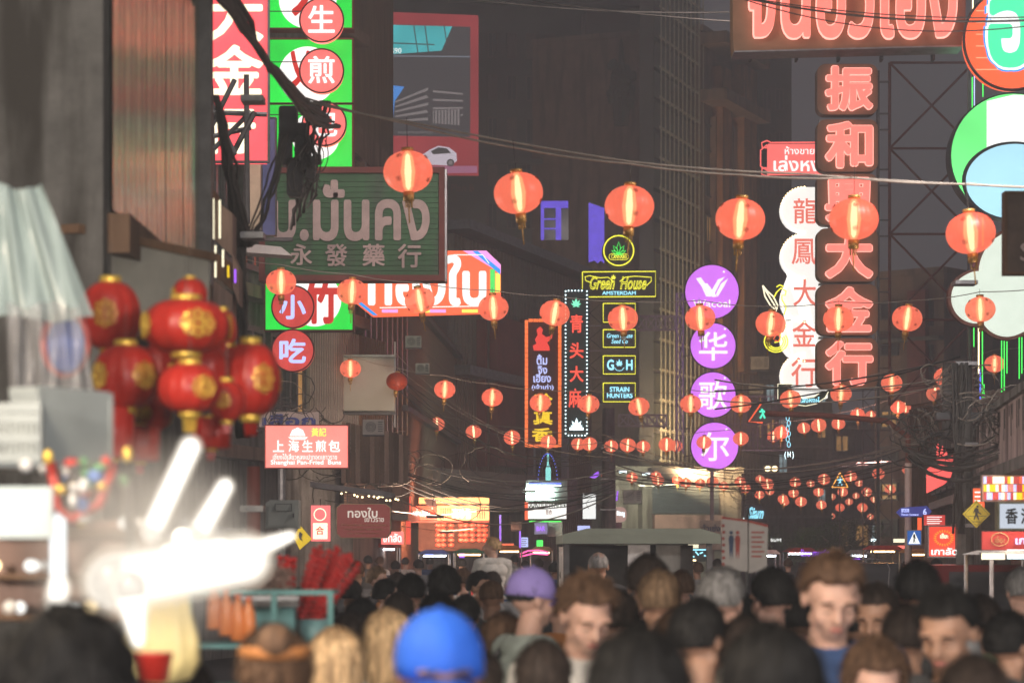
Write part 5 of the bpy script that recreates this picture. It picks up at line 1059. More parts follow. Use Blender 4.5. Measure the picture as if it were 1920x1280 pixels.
# ------------------------------------------------------------------ people
def capsule(b, p, q, r0, r1, n=10, sx=1.0):
    p, q = Vector(p), Vector(q); d = (q-p).normalized(); pts = []; rr = []
    for k in range(5):
        a = math.pi/2*k/4; pts.append(p-d*r0*math.cos(a)); rr.append(max(.002, r0*math.sin(a)))
    for k in range(5):
        a = math.pi/2*(1-k/4); pts.append(q+d*r1*math.cos(a)); rr.append(max(.002, r1*math.sin(a)))
    return b.tube(pts, rr, n)
def remesh(b, vox):
    me = b.mesh('tmp'); o = bpy.data.objects.new('tmp', me); COL.objects.link(o)
    m = o.modifiers.new('r', 'REMESH'); m.mode = 'VOXEL'; m.voxel_size = vox
    m2 = o.modifiers.new('s', 'SMOOTH'); m2.factor = .5; m2.iterations = 3
    dg = bpy.context.evaluated_depsgraph_get(); out = bpy.data.meshes.new_from_object(o.evaluated_get(dg))
    v = np.empty(len(out.vertices)*3); out.vertices.foreach_get('co', v); v = v.reshape(-1, 3)
    f = np.empty(len(out.polygons)*4, dtype=int)
    ok = all(len(p.vertices) == 4 for p in out.polygons[:50])
    fs = [tuple(p.vertices) for p in out.polygons]
    bpy.data.objects.remove(o); bpy.data.meshes.remove(me); bpy.data.meshes.remove(out)
    return v, fs
def body_geo(pose, female=False):
    b = B(); sh = .165 if female else .185
    # torso
    for c, r in (((0, 0, .93), (.15, .105, .12)), ((0, 0, 1.06), (.135, .1, .13)), ((0, 0, 1.2), (.15, .11, .15)), ((0, .005, 1.32), (sh-.005, .115, .12)), ((0, .01, 1.425), (sh*.75, .085, .06))): b.ball(c, r, 16, 10)
    if female:
        for s in (-1, 1): b.ball((s*.07, -.085, 1.27), .06, 10, 8)
    capsule(b, (0, .015, 1.38), (0, -.005, 1.55), .062, .055)
    capsule(b, (-sh*.85, .01, 1.43), (sh*.85, .01, 1.43), .05, .05)
    for s in (-1, 1):
        S = (s*sh, .01, 1.415)
        if pose == 'raise' and s > 0: E_, W_ = (s*(sh+.06), -.2, 1.3), (s*(sh-.02), -.3, 1.5)
        elif pose == 'down' : E_, W_ = (s*(sh+.06), .03, 1.1), (s*.09, -.24, 1.17)
        elif pose == 'sit': E_, W_ = (s*(sh+.03), -.07, 1.13), (s*.07, -.22, 1.08)
        else: E_, W_ = (s*(sh+.075), .03, 1.1), (s*(sh+.08), -.06, .86)
        capsule(b, S, E_, .052, .042); capsule(b, E_, W_, .041, .028)
        d = (Vector(W_)-Vector(E_)).normalized(); side = Vector((0, 1, 0)) if abs(d.y) < .7 else Vector((1, 0, 0)); side = (side-d*side.dot(d)).normalized()
        pc = Vector(W_)+d*.05; capsule(b, Vector(W_), Vector(W_)+d*.075+side*.018, .027, .026); capsule(b, Vector(W_), Vector(W_)+d*.075-side*.018, .027, .026)
        curl = d.cross(side)*(-s)
        for k, l in enumerate((.062, .075, .07, .055)):
            a = Vector(W_)+d*.085+side*(.03-.02*k); m1 = a+d*l*.55+curl*.004; m2 = m1+d*l*.4+curl*l*.3; capsule(b, a, m1, .0095, .009, 6); capsule(b, m1, m2, .009, .0075, 6)
        a = Vector(W_)+d*.025+side*.026; m1 = a+side*.025+d*.03+curl*.01; capsule(b, a, m1, .012, .0105, 6); capsule(b, m1, m1+d*.028+side*.006+curl*.01, .0105, .0085, 6)
        if pose == 'sit': H_, K_, A_, T_ = (s*.09, 0, .9), (s*.12, -.28, .9), (s*.1, -.32, .58), (s*.1, -.42, .53)
        elif pose == 'raise': H_, K_, A_, T_ = (s*.09, 0, .9), (s*.1, -.03+.05*s, .49), (s*.1, .04+.06*s, .08), (s*.11, -.1+.06*s, .035)
        else: H_, K_, A_, T_ = (s*.09, 0, .9), (s*.1, -.02, .49), (s*.1, .03, .08), (s*.11, -.12, .035)
        capsule(b, H_, K_, .09, .056); capsule(b, K_, A_, .056, .038)
        m = (Vector(K_)*.68+Vector(A_)*.32)+Vector((0, .018, 0)); b.ball(m, (.05, .052, .11), 10, 8)
        capsule(b, (A_[0], A_[1]+.015, A_[2]-.03), T_, .036, .03)
    # head
    b.ball((0, .015, 1.665), (.076, .094, .087), 20, 14); b.ball((0, -.03, 1.612), (.06, .066, .078), 16, 12)
    b.ball((0, -.05, 1.556), (.036, .038, .028), 12, 8); capsule(b, (-.045, -.01, 1.575), (.0, -.062, 1.552), .022, .018); capsule(b, (.045, -.01, 1.575), (.0, -.062, 1.552), .022, .018)
    for s in (-1, 1):
        b.ball((s*.036, -.056, 1.607), (.026, .03, .03), 10, 8)
        b.ball((s*.079, .012, 1.625), (.008, .021, .032), 10, 8); b.ball((s*.083, .022, 1.635), (.006, .013, .02), 8, 6)
        capsule(b, (s*.012, -.094, 1.663), (s*.048, -.08, 1.664), .011, .01, 8)
    capsule(b, (0, -.088, 1.656), (0, -.116, 1.616), .009, .013, 8); capsule(b, (-.012, -.1, 1.61), (.012, -.1, 1.61), .01, .01, 8)
    capsule(b, (-.02, -.09, 1.585), (.02, -.09, 1.585), .008, .008, 8); capsule(b, (-.016, -.089, 1.573), (.016, -.089, 1.573), .009, .009, 8)
    b.ball((0, -.075, 1.59), (.03, .025, .022), 10, 8)
    v, f = remesh(b, .0085)
    for s in (-1, 1):
        d2 = ((v-np.array([s*.032, -.088, 1.64]))**2).sum(1); v[:, 1] += .008*np.exp(-d2/(2*.012**2))
    return v, f
def bend(v, pitch, yaw=0.0):
    """nod and turn the head about the base of the neck"""
    v = np.array(v, dtype=float).reshape(-1, 3).copy()
    w_ = np.clip((v[:, 2]-1.44)/.1, 0, 1); w_ = w_*w_*(3-2*w_); w_ = np.where((np.abs(v[:, 0]) < .28), w_, 0)
    a = pitch*w_; y, z = v[:, 1]-.01, v[:, 2]-1.5
    v[:, 1] = y*np.cos(a)-z*np.sin(a)+.01; v[:, 2] = y*np.sin(a)+z*np.cos(a)+1.5
    a = yaw*w_; x, y = v[:, 0].copy(), v[:, 1].copy(); v[:, 0] = x*np.cos(a)-y*np.sin(a); v[:, 1] = x*np.sin(a)+y*np.cos(a)
    return v
def geo_mesh(name, v, f, smooth=True):
    me = bpy.data.meshes.new(name); me.from_pydata([tuple(p) for p in v], [], f); me.materials.append(G['black'])
    if smooth: me.polygons.foreach_set('use_smooth', [True]*len(me.polygons))
    me.update(); return me
def normals(v, f):
    fa = np.array(f); n = np.cross(v[fa[:, 2]]-v[fa[:, 0]], v[fa[:, 3]]-v[fa[:, 1]]); out = np.zeros_like(v)
    for k in range(4): np.add.at(out, fa[:, k], n)
    return out/np.maximum(1e-9, np.linalg.norm(out, axis=1))[:, None]
def garment(v, f, nrm, mask, off, noise=.004):
    fa = np.array(f); keep = mask[fa].all(1); ff = fa[keep]; idx = np.unique(ff); mp_ = -np.ones(len(v), int); mp_[idx] = np.arange(len(idx))
    p = v[idx]; fold = np.sin(p[:, 2]*38+np.sin(p[:, 0]*17)*2.2)*np.sin(p[:, 0]*23+p[:, 2]*9)*noise
    q = p+nrm[idx]*(off+fold)[:, None] if not np.isscalar(off) else p+nrm[idx]*(off+fold)[:, None]
    return q, [tuple(r) for r in mp_[ff]]
def hair_geo(style, seed=1):
    """a head of hair as grooved shell plus loose strands, in the body's coordinates; face looks along -y"""
    rr = random.Random(seed); c = Vector((0, .015, 1.652)); NU, NV = 96, 22
    prm = dict(short=(.009, .0, -.55, .014), fade=(.004, .02, -.35, .012), crop=(.011, .02, -.5, .016), quiff=(.008, .03, -.45, .012), long=(.022, -.0, -2.3, .028), bob=(.022, 0, -1.3, .03), mess=(.016, .0, -.6, .02), bun=(.014, .03, -.6, .018), buzz=(.002, .01, -.42, .004))[style]
    thick, rise, nape, crown = prm
    def rad(d):   # scalp radius along a direction
        return 1/math.sqrt((d.x/.079)**2+(d.y/.098)**2+(d.z/(.09 if d.z > 0 else .12))**2)
    vs = []
    for i in range(NU):
        az = 2*math.pi*i/NU; fr = (1-math.cos(az))/2   # az 0 = front(-y), pi = back
        fx, fy = math.sin(az), -math.cos(az)
        # lowest elevation of the hair (radians of angle below the equator)
        front = .62-rise; side = -.05 if style not in ('long', 'bob') else -.5; ear = math.exp(-((abs(math.sin(az))-1)/.25)**2)
        back = nape
        t = min(1, max(0, (fr-.17)/.22)); t = t*t*(3-2*t); lo = front*(1-t)+side*t
        t2 = min(1, max(0, (fr-.5)/.25)); t2 = t2*t2*(3-2*t2); lo = lo*(1-t2)+max(back, -1.35)*t2
        if style in ('long', 'bob'): t3 = min(1, max(0, (fr-.22)/.15)); lo = front*(1-t3)+(-1.2)*t3
        lo += rr.uniform(-.05, .05)
        g = math.sin(az*31+rr.uniform(-.6, .6))*.0022+rr.gauss(0, .0014)
        for j in range(NV):
            q = j/(NV-1); el = math.pi/2*(1-q)+lo*q; th = thick+crown*max(0, math.sin(el))*.55
            if style == 'quiff': th += .03*math.exp(-((fr-.08)/.2)**2)*max(0, math.sin(el))**.7*min(1, math.cos(el)*2.2)
            if style == 'mess': th += (.006*math.sin(az*5+el*7)+.005*math.sin(az*9-el*5))*min(1, math.cos(el)*2)
            th *= (1 if q < .9 else (1-q)/.1*.8+.2)
            e2 = max(el, -.35); d = Vector((fx*math.cos(e2), fy*math.cos(e2), math.sin(e2))); r = rad(d)+th+g*(1-.4*math.cos(el*3))
            p = c+d*r
            if el < -.35:
                drop = (-.35-el)*(.24 if style in ('long', 'bob') else .085); p.z -= drop; p.y += -drop*.12; k_ = 1-drop*(.1 if style in ('long', 'bob') else 1.6); p.x *= k_; p.y = .015+(p.y-.015)*k_
                if style == 'long': p.z -= .06*(-.35-el)
            vs.append(tuple(p))
    fs = [(i*NV+j, i*NV+j+1, ((i+1) % NU)*NV+j+1, ((i+1) % NU)*NV+j) for i in range(NU) for j in range(NV-1)]
    b = B().add(vs, fs)
    if style == 'bun':
        b.ball((0, .12, 1.72), (.045, .04, .045), 14, 10)
    n = 260 if style in ('fade', 'buzz') else 900
    for _ in range(n):
        i = rr.randrange(NU); j = rr.randrange(0, NV-3); p = Vector(vs[i*NV+j]); q = Vector(vs[i*NV+min(NV-1, j+rr.randint(2, 5))]); o = (p-c).normalized()
        L_ = .004 if style in ('fade', 'buzz') else rr.uniform(.004, .016); t = Vector((rr.gauss(0, .006), rr.gauss(0, .006), rr.gauss(0, .004)))
        m = (p+q)/2+o*L_+t*.6; e = q+o*L_*.7+t; w_ = (q-p).cross(o).normalized()*.0028
        b.add([p-w_, p+w_, m+w_, m-w_, e], [(0, 1, 2, 3), (3, 2, 4)])
    return np.array([tuple(p) for p in b.v]), b.f
def cap_geo(brim=True):
    b = B(); c = (0, .012, 1.675); prof = [(.106*math.cos(a), .098*math.sin(a)) for a in [math.pi/2*k/9 for k in range(10)]]; prof[-1] = (.003, prof[-1][1])
    b.lathe([(.107, -.03)]+prof, c, 48, rib=6, amp=.03, sx=.86, sy=1.04)
    b.ball((0, .012, 1.775), (.008, .008, .005), 8, 5)
    if brim:
        vs = []; n = 16
        for k in range(n+1):
            a = math.radians(-62+124*k/n)
            for r, dz in ((.1, 0), (.13, -.006), (.168, -.016)):
                x = math.sin(a)*r*.84; y = -math.cos(a)*r*1.08; vs += [(x, y+.012, 1.655+dz-.012*math.sin(a)**2*3), (x, y+.012, 1.650+dz-.012*math.sin(a)**2*3)]
        fs = []
        for k in range(n):
            o = k*6; p = o+6; fs += [(o, o+2, p+2, p), (o+2, o+4, p+4, p+2), (o+1, p+1, p+3, o+3), (o+3, p+3, p+5, o+5), (o+4, o+5, p+5, p+4), (o, p, p+1, o+1)]
        b.add(vs, fs)
    return np.array(b.v), b.f
GEO = {}
def variant(pose, female, pitch, yaw):
    k = (pose, female)
    if k not in GEO: GEO[k] = body_geo(pose, female)
    kk = (pose, female, pitch, yaw)
    if kk not in GEO:
        v, f = GEO[k]; v = bend(v, pitch, yaw); n = normals(v, f); z0 = GEO[k][0]
        Z_, X_ = z0[:, 2], np.abs(z0[:, 0]); wr = (Z_ > .98) & (X_ > .2) if pose in ('std', 'raise') else (X_ > .2)
        tor = (Z_ > .93) & (Z_ < 1.485) & ((X_ < .19) | (Z_ > 1.12)) & ((z0[:, 1] > -.135))
        leg = (Z_ > (.1 if pose != 'sit' else .58)) & (Z_ < 1.0) & ((X_ < .2)) & ((z0[:, 1] > -.34))
        if pose != 'sit': leg &= z0[:, 1] > -.12
        GEO[kk] = dict(body=geo_mesh('body', v, f), shirt=geo_mesh('shirt', *garment(v, f, n, tor, .014)), trousers=geo_mesh('trousers', *garment(v, f, n, leg, .01)),
                       shoe=geo_mesh('shoe', *garment(v, f, n, Z_ < (.095 if pose != 'sit' else .6), .008, 0)))
    return GEO[kk]
def head_part(kind, style, pitch, yaw):
    k = (kind, style, pitch, yaw)
    if k not in GEO:
        base = (kind, style)
        if base not in GEO: GEO[base] = hair_geo(style, len(style)) if kind == 'hair' else cap_geo(style == 'brim')
        v, f = GEO[base]; GEO[k] = geo_mesh(kind, bend(v, pitch, yaw), f)
    return GEO[k]
def skin(name, c):
    if name in MATS: return MATS[name]
    m = pbr(name, c, .5, var=.12, scale=14, spec=.4); b = m.node_tree.nodes['Principled BSDF']; b.inputs['Subsurface Weight'].default_value = .12; b.inputs['Subsurface Radius'].default_value = (.02, .008, .004); b.inputs['Subsurface Scale'].default_value = .5; return m
SK = dict(pale=skin('skin_pale', (.62, .38, .29, 1)), tan=skin('skin_tan', (.42, .24, .16, 1)), brown=skin('skin_brown', (.26, .14, .09, 1)))
def hm(n, c): return pbr('hair_'+n, c, .68, var=.6, scale=45, stretch=(1, 1, .15), spec=.2)
HR = dict(black=hm('black', (.018, .017, .016, 1)), dark=hm('dark', (.042, .03, .024, 1)), brown=hm('brown', (.13, .075, .045, 1)), light=hm('light', (.26, .17, .1, 1)), blond=hm('blond', (.75, .48, .27, 1)), grey=hm('grey', (.3, .29, .28, 1)))
def cl(n, c): return pbr('cloth_'+n, c, .85, var=.2, scale=10, bump=.2)
CL = dict(black=cl('charcoal', (.06, .06, .062, 1)), white=cl('offwhite', (.62, .6, .56, 1)), grey=cl('grey', (.25, .25, .25, 1)), beige=cl('beige', (.5, .44, .34, 1)), teal=cl('teal', (.06, .18, .24, 1)), blue=cl('navy', (.04, .08, .2, 1)),
          pink=cl('pink', (.55, .28, .24, 1)), green=cl('olive', (.16, .18, .1, 1)), sage=cl('sage', (.4, .46, .42, 1)), orange=cl('orange', (.6, .2, .06, 1)), jeans=cl('denim', (.06, .08, .13, 1)))
capblue = pbr('cap_blue', (.02, .12, .62, 1), .7, var=.12, scale=20, bump=.2); caplil = pbr('cap_lilac', (.32, .25, .62, 1), .7, var=.1, scale=20)
def link_mat(o, m): o.material_slots[0].link = 'OBJECT'; o.material_slots[0].material = m; return o
EYE = B().ball((0, 0, 0), (.0125, .0125, .008), 12, 8).mesh('eye', pbr('eye_white', (.6, .57, .54, 1), .2, var=.05)); PUP = B().ball((0, -.0085, 0), (.0055, .005, .0055), 10, 6).mesh('pupil', K)
BROW = B()
BROW.tube([(-.018, .004, -.002), (-.006, -.003, .002), (.008, -.002, .002), (.02, .007, -.003)], [.0018, .0035, .0035, .0015], 6)
BROW = BROW.mesh('eyebrow', G['black'], True)
LASH = B().tube([(-.014, .004, .001), (0, -.002, -.002), (.014, .004, .001)], [.0008, .0018, .0008], 5).mesh('eyelash', G['black'], True)
LIP = B().tube([(-.024, .012, 0), (-.012, .002, .003), (0, 0, .001), (.012, .002, .003), (.024, .012, 0)], [.001, .005, .0055, .005, .001], 8).mesh('lips', skin('lip_skin', (.42, .14, .12, 1)), True)
def person(px, top, w_, yaw, label, hair='short', hc='black', sk='tan', shirt='black', pose='std', pitch=.12, hy=0.0, female=False, cap=None, extra=None, lift=0.0, base=None):
    """px, top and head width place the figure once; from there it is a real body standing on the ground"""
    hw = .185 if hair not in ('long', 'bob', 'mess') else .2
    hz = 1.775 if not cap else 1.785; s = 1.0
    for _ in range(12):
        D = F*hw*s/w_; zt = CZ-(top-HY)/F*D-lift; s = zt/hz
        if base: s = base; D = F*hw*s/w_; break
        s = min(1.16, max(.8, s))
    drop = (math.cos(pitch)*.27+1.5)/1.77
    D = F*hw*s/w_; zt = CZ-(top-HY)/F*D
    if lift: s = base or s
    elif .78 < zt/(hz*drop) < 1.2: s = zt/(hz*drop)
    o = thing('person', label, 'person', (U(px, D), D, lift), math.radians(yaw), None); o.scale = (s,)*3
    g = variant(pose, female, pitch, hy)
    link_mat(inst(g['body'], 'body', o), SK[sk]); link_mat(inst(g['shirt'], 'shirt', o), CL[shirt]); link_mat(inst(g['trousers'], 'trousers', o), CL['jeans' if shirt != 'beige' else 'black']); link_mat(inst(g['shoe'], 'shoes', o), G['black'])
    h = link_mat(inst(head_part('hair', hair, pitch, hy), 'hair', o), HR[hc])
    if cap: link_mat(inst(head_part('cap', cap[0], pitch, hy), 'cap', o), cap[1])
    if abs(((yaw+180) % 360)-180) < 115:
        rot = Matrix.Rotation(hy, 3, 'Z')
        def pos(x, y, z): return tuple(bend([(x, y, z)], pitch, hy)[0])
        for sx in (-1, 1):
            if pitch > .25: link_mat(inst(LASH, 'eyelash', o, pos(sx*.032, -.093, 1.635), (pitch, 0, hy)), HR['dark']); link_mat(inst(BROW, 'eyebrow', o, pos(sx*.033, -.1025, 1.667), (pitch, 0, hy)), HR[hc]); continue
            e = inst(EYE, 'eye', o, pos(sx*.032, -.078, 1.640), (pitch, 0, hy)); inst(PUP, 'pupil', e, (0, -.004, -.002 if pitch > .2 else 0))
            link_mat(inst(BROW, 'eyebrow', o, pos(sx*.033, -.1025, 1.667), (pitch, 0, hy)), HR[hc])
        inst(LIP, 'lips', o, pos(0, -.1005, 1.579), (pitch, 0, hy))
    if extra: extra(o, g)
    return o
def strap(o, g):
    b = B()
    for sx in (-1, 1): b.tube([(sx*.13, -.12, 1.12), (sx*.13, -.145, 1.28), (sx*.12, -.08, 1.43), (sx*.115, .03, 1.462), (sx*.12, .12, 1.38), (sx*.13, .15, 1.2)], .014, 8)
    b.build('backpack_strap', G['black'], o, True)
    B().prism(rrect(-.15, .98, .15, 1.38, .05), .15, .29).build('backpack', CL['sage'], o)
def glasses(o, g):
    b = B(); c = bend([(0, -.112, 1.64), (-.034, -.109, 1.64), (.034, -.109, 1.64)], .12, 0)
    for p in c[1:]: b.tube([(p[0]+.022*math.cos(a), p[1], p[2]+.017*math.sin(a)) for a in [6.283*k/12 for k in range(12)]], .0018, 5, True)
    b.tube([(c[1][0]+.02, c[1][1], c[1][2]), (c[2][0]-.02, c[2][1], c[2][2])], .0018, 5)
    for sx in (-1, 1): b.tube([(sx*.056, c[0][1]+.003, 1.64), (sx*.083, .015, 1.642)], .0018, 5)
    b.build('glasses', G['black'], o, True)
def collar(o, g): B().lathe([(.075, 1.43), (.085, 1.45), (.072, 1.475)], (0, .01, 0), 20, sx=.95).build('collar', CL['black'], o, True)
def lanyard(o, g): B().tube([(-.07, .06, 1.44), (0, .085, 1.46), (.07, .06, 1.44), (.085, -.03, 1.46), (.03, -.13, 1.3), (0, -.14, 1.22), (-.03, -.13, 1.3), (-.085, -.03, 1.46)], .009, 6, True).build('lanyard', G['gold'], o, True)
def band(o, g): B().lathe([(.098, 1.69), (.102, 1.705), (.098, 1.72)], (0, .012, 0), 36, sx=.92, sy=1.08).build('headband', CL['orange'], o, True)

person(125, 1138, 262, 176, 'blurred black haired head filling the bottom left corner', 'mess', 'black', 'tan', 'black')
person(507, 1092, 80, 112, 'black haired man in left profile beside the skewers', 'short', 'black', 'tan', 'black', hy=0, extra=collar)
person(515, 1170, 138, 186, 'blurred person with grey brown tied hair, bottom left of centre', 'bun', 'brown', 'pale', 'grey', extra=band)
person(628, 1182, 105, 172, 'blurred blond haired person left of the blue cap', 'long', 'blond', 'pale', 'white', female=True)
person(728, 1146, 92, 190, 'blurred pale haired person in white just left of the blue cap', 'bob', 'blond', 'pale', 'white', female=True)
person(822, 1130, 172, 8, 'person in a bright blue baseball cap at bottom centre', 'fade', 'dark', 'brown', 'black', cap=('brim', capblue), pitch=.16)
person(992, 1056, 84, 118, 'person in a lilac cap and pale shirt with black backpack strap', 'fade', 'black', 'pale', 'sage', cap=('brim', caplil), extra=strap)
person(921, 1082, 52, 178, 'man with close cropped brown hair behind the blue cap', 'fade', 'brown', 'tan', 'sage')
person(897, 1068, 44, 62, 'dark haired man with glasses looking left', 'short', 'black', 'tan', 'grey', extra=glasses)
person(1088, 1080, 112, 18, 'brown haired young person looking down, right of the lilac cap', 'mess', 'brown', 'pale', 'white', pose='down', pitch=.5)
person(1198, 1165, 205, 182, 'big black haired head, bottom centre right', 'short', 'black', 'tan', 'grey')
person(1122, 1030, 42, 176, 'nearly bald man seen from behind before the canopy truck', 'buzz', 'grey', 'tan', 'black')
person(1214, 1037, 80, 165, 'tall dark haired man in front of the canopy truck', 'crop', 'dark', 'pale', 'black', hy=.2)
person(1237, 1064, 84, 184, 'brown haired man with yellow lanyard', 'short', 'light', 'tan', 'grey', extra=lanyard)
person(1308, 1117, 108, 140, 'black haired person in dark clothes, lower right of the lanyard man', 'short', 'black', 'tan', 'black')
person(1352, 1061, 88, 150, 'grey haired man in a beige shirt', 'crop', 'grey', 'pale', 'beige', hy=.1)
person(1450, 1062, 84, 205, 'black haired person right of the grey haired man', 'crop', 'black', 'pale', 'pink')
person(1552, 1034, 118, 4, 'young man with swept up brown hair looking down', 'quiff', 'brown', 'pale', 'blue', pose='down', pitch=.45)
person(1448, 1178, 190, 184, 'dark long haired head at the bottom under the young man', 'long', 'black', 'tan', 'black', female=True)
person(1650, 1092, 86, -25, 'dark haired man looking down, right of the swept hair man', 'short', 'dark', 'tan', 'black', pitch=.35)
person(1722, 1047, 88, 182, 'black haired head under the blue crossing sign', 'short', 'black', 'tan', 'grey')
person(1786, 1100, 116, -28, 'dark haired man looking down at lower right', 'crop', 'black', 'tan', 'black', pitch=.4)
person(1890, 1142, 92, 125, 'black haired person at the lower right edge', 'short', 'black', 'tan', 'black')
person(1916, 1062, 62, 185, 'grey haired head cut by the right edge', 'crop', 'grey', 'pale', 'grey')
person(1632, 1203, 118, 8, 'brown haired woman with lit forehead at the bottom right', 'long', 'brown', 'pale', 'black', pose='down', pitch=.4, female=True)
person(1828, 1222, 150, 178, 'dark head at the very bottom right', 'short', 'dark', 'tan', 'green')
person(666, 1046, 38, 180, 'brownish pink short haired head in the left crowd', 'fade', 'brown', 'tan', 'grey')
person(706, 1060, 37, 75, 'greying man with glasses in the left crowd', 'short', 'light', 'pale', 'black', extra=glasses)
person(658, 1084, 42, 182, 'black haired head right of the skewers', 'short', 'black', 'tan', 'black')
person(722, 1082, 46, 115, 'black haired man in left profile mid crowd', 'short', 'black', 'pale', 'black')
person(771, 1072, 54, 180, 'round black haired head left of centre', 'short', 'black', 'pale', 'orange')
person(833, 1061, 64, 184, 'wide black haired head above the blue cap', 'mess', 'black', 'tan', 'black')
person(677, 1119, 66, 180, 'black haired head below the left profile man', 'crop', 'black', 'pale', 'beige')
person(612, 1126, 42, 190, 'small black haired head below the skewers', 'short', 'black', 'tan', 'green')
person(660, 1150, 76, 178, 'dark brown haired head above the blond one', 'bob', 'dark', 'tan', 'black', female=True)
person(820, 1105, 70, 182, 'black haired head right above the blue cap', 'short', 'black', 'tan', 'black')
person(954, 1052, 40, 188, 'greenish grey haired person in a teal shirt', 'short', 'grey', 'tan', 'teal')
person(942, 1152, 78, 165, 'long brown haired woman right of the blue cap', 'long', 'brown', 'tan', 'black', female=True)
person(1278, 1068, 50, 190, 'dark head between the lanyard man and the grey haired man', 'crop', 'brown', 'pale', 'white')
person(1020, 1078, 52, 170, 'dark head between lilac cap and looking down person', 'short', 'black', 'tan', 'black')
person(1580, 1085, 74, 178, 'dark head behind the swept hair man', 'short', 'black', 'tan', 'black')
person(1395, 1110, 60, 185, 'black haired head under the notice board', 'short', 'black', 'tan', 'grey')
person(1700, 1128, 96, 182, 'dark haired head between the two men looking down', 'short', 'dark', 'tan', 'black')
person(1018, 1195, 110, 176, 'dark head at the bottom between cap and looking down person', 'short', 'dark', 'tan', 'sage')
person(340, 1225, 120, 184, 'dark head at the bottom beside the yellow bag', 'short', 'dark', 'tan', 'grey')
for a in ((545, 1132, 58, 170, 'dark haired head just right of the left profile man', 'short', 'dark', 'tan', 'pink'), (592, 1158, 62, 186, 'black haired head under the skewer tub', 'mess', 'black', 'tan', 'grey'), (748, 1108, 56, 184, 'dark haired head left of the blue cap top', 'crop', 'dark', 'tan', 'teal'),
    (872, 1112, 58, 172, 'black haired head right of the blue cap top', 'short', 'black', 'brown', 'white'), (1158, 1106, 80, 190, 'dark brown haired head left of the lanyard man', 'mess', 'dark', 'pale', 'grey'), (1268, 1140, 84, 174, 'brown haired head below the lanyard man', 'crop', 'brown', 'pale', 'beige'),
    (1498, 1112, 70, 188, 'black haired head left of the swept hair man', 'short', 'black', 'tan', 'pink'), (1606, 1128, 70, 178, 'black haired head right of the swept hair man', 'fade', 'black', 'tan', 'white'), (1755, 1092, 60, 184, 'light brown haired head behind the men looking down', 'crop', 'light', 'pale', 'grey'),
    (1842, 1112, 72, 186, 'dark haired head behind the lower right man', 'short', 'dark', 'tan', 'green'), (1395, 1152, 104, 176, 'dark brown haired head at the bottom left of the long haired one', 'crop', 'dark', 'tan', 'beige'), (1052, 1100, 56, 192, 'light haired head beside the lilac cap', 'crop', 'light', 'pale', 'orange'),
    (700, 1150, 70, 168, 'reddish brown haired head left of the blue cap', 'mess', 'brown', 'pale', 'pink'), (900, 1215, 90, 182, 'dark head at the bottom right of the blue cap', 'short', 'dark', 'tan', 'teal'), (560, 1100, 40, 182, 'small black haired head behind the left profile man', 'short', 'black', 'tan', 'white'),
    (745, 1072, 36, 176, 'small dark head in the middle of the left crowd', 'crop', 'dark', 'tan', 'orange'), (868, 1064, 34, 186, 'small brown head left of the carried child', 'crop', 'brown', 'pale', 'white'), (1560, 1062, 50, 180, 'dark head just behind the swept hair', 'short', 'black', 'tan', 'grey')): person(*a)
carrier = person(921, 1066, 40, 180, 'man carrying a blond child on his shoulders', 'short', 'dark', 'tan', 'grey')
kid_s = .62; ks = carrier.scale[0]
kid = thing('person', 'blond child in white sitting on a man\'s shoulders', 'person', (carrier.location.x+.01, carrier.location.y+.06, 1.46*ks-.86*kid_s), math.radians(205)); kid.scale = (kid_s*1.12, kid_s*1.12, kid_s)
g = variant('sit', False, .05, .9)
link_mat(inst(g['body'], 'body', kid), SK['pale']); link_mat(inst(g['shirt'], 'shirt', kid), CL['white']); link_mat(inst(g['trousers'], 'trousers', kid), CL['blue']); link_mat(inst(head_part('hair', 'short', .05, .9), 'hair', kid), HR['blond']); link_mat(inst(g['shoe'], 'shoes', kid), CL['white'])
ph = person(846, 1062, 26, 170, 'person holding up a phone before the lit shop', 'short', 'black', 'tan', 'blue', pose='raise')
q = thing('phone', 'phone held up in front of the lit lantern shop', 'phone', tuple(ph.matrix_basis @ Vector((.165, -.36, 1.58))), 0); B().prism(rrect(-.04, -.08, .04, .08, .01), -.005, .005).build('case', G['black'], q); B().prism(rrect(-.034, -.072, .034, .072, .006), -.008, -.0055).build('screen', A['lilac'], q)
tiny = [(742, 1050, 18), (760, 1044, 15), (785, 1047, 20), (806, 1044, 15), (866, 1046, 17), (1010, 1046, 18), (985, 1050, 16), (965, 1040, 15), (1040, 1052, 22), (690, 1040, 17), (712, 1042, 16), (1478, 1046, 17), (1345, 1046, 18), (1308, 1052, 22), (1756, 1046, 22), (1800, 1044, 18), (1860, 1050, 30), (1700, 1050, 18), (632, 1058, 24), (1065, 1060, 30), (1165, 1054, 26)]
CNT = {}
wh = ['between the skewers and the lit shop', 'under the red lit shop', 'by the bar signs', 'at the canopy truck', 'before the notice board', 'near the right light box']
for i, (x, t, w_) in enumerate(tiny):
    a = wh[0] if x < 735 else wh[1] if x < 900 else wh[2] if x < 1050 else wh[3] if x < 1250 else wh[4] if x < 1600 else wh[5]
    p = person(x, t, w_, R.uniform(150, 210), 'small distant dark haired passer-by '+a, 'short', R.choice(['black', 'black', 'dark', 'brown']), R.choice(['tan', 'pale', 'brown']), sh_ := ['black', 'white', 'grey', 'blue', 'pink', 'teal', 'orange', 'green'][CNT.setdefault(a, 0) % 8]); CNT[a] += 1; p['group'] = 'distant passers-by ' + a; p['label'] = 'small distant passer-by in a %s top %s' % (sh_, a)

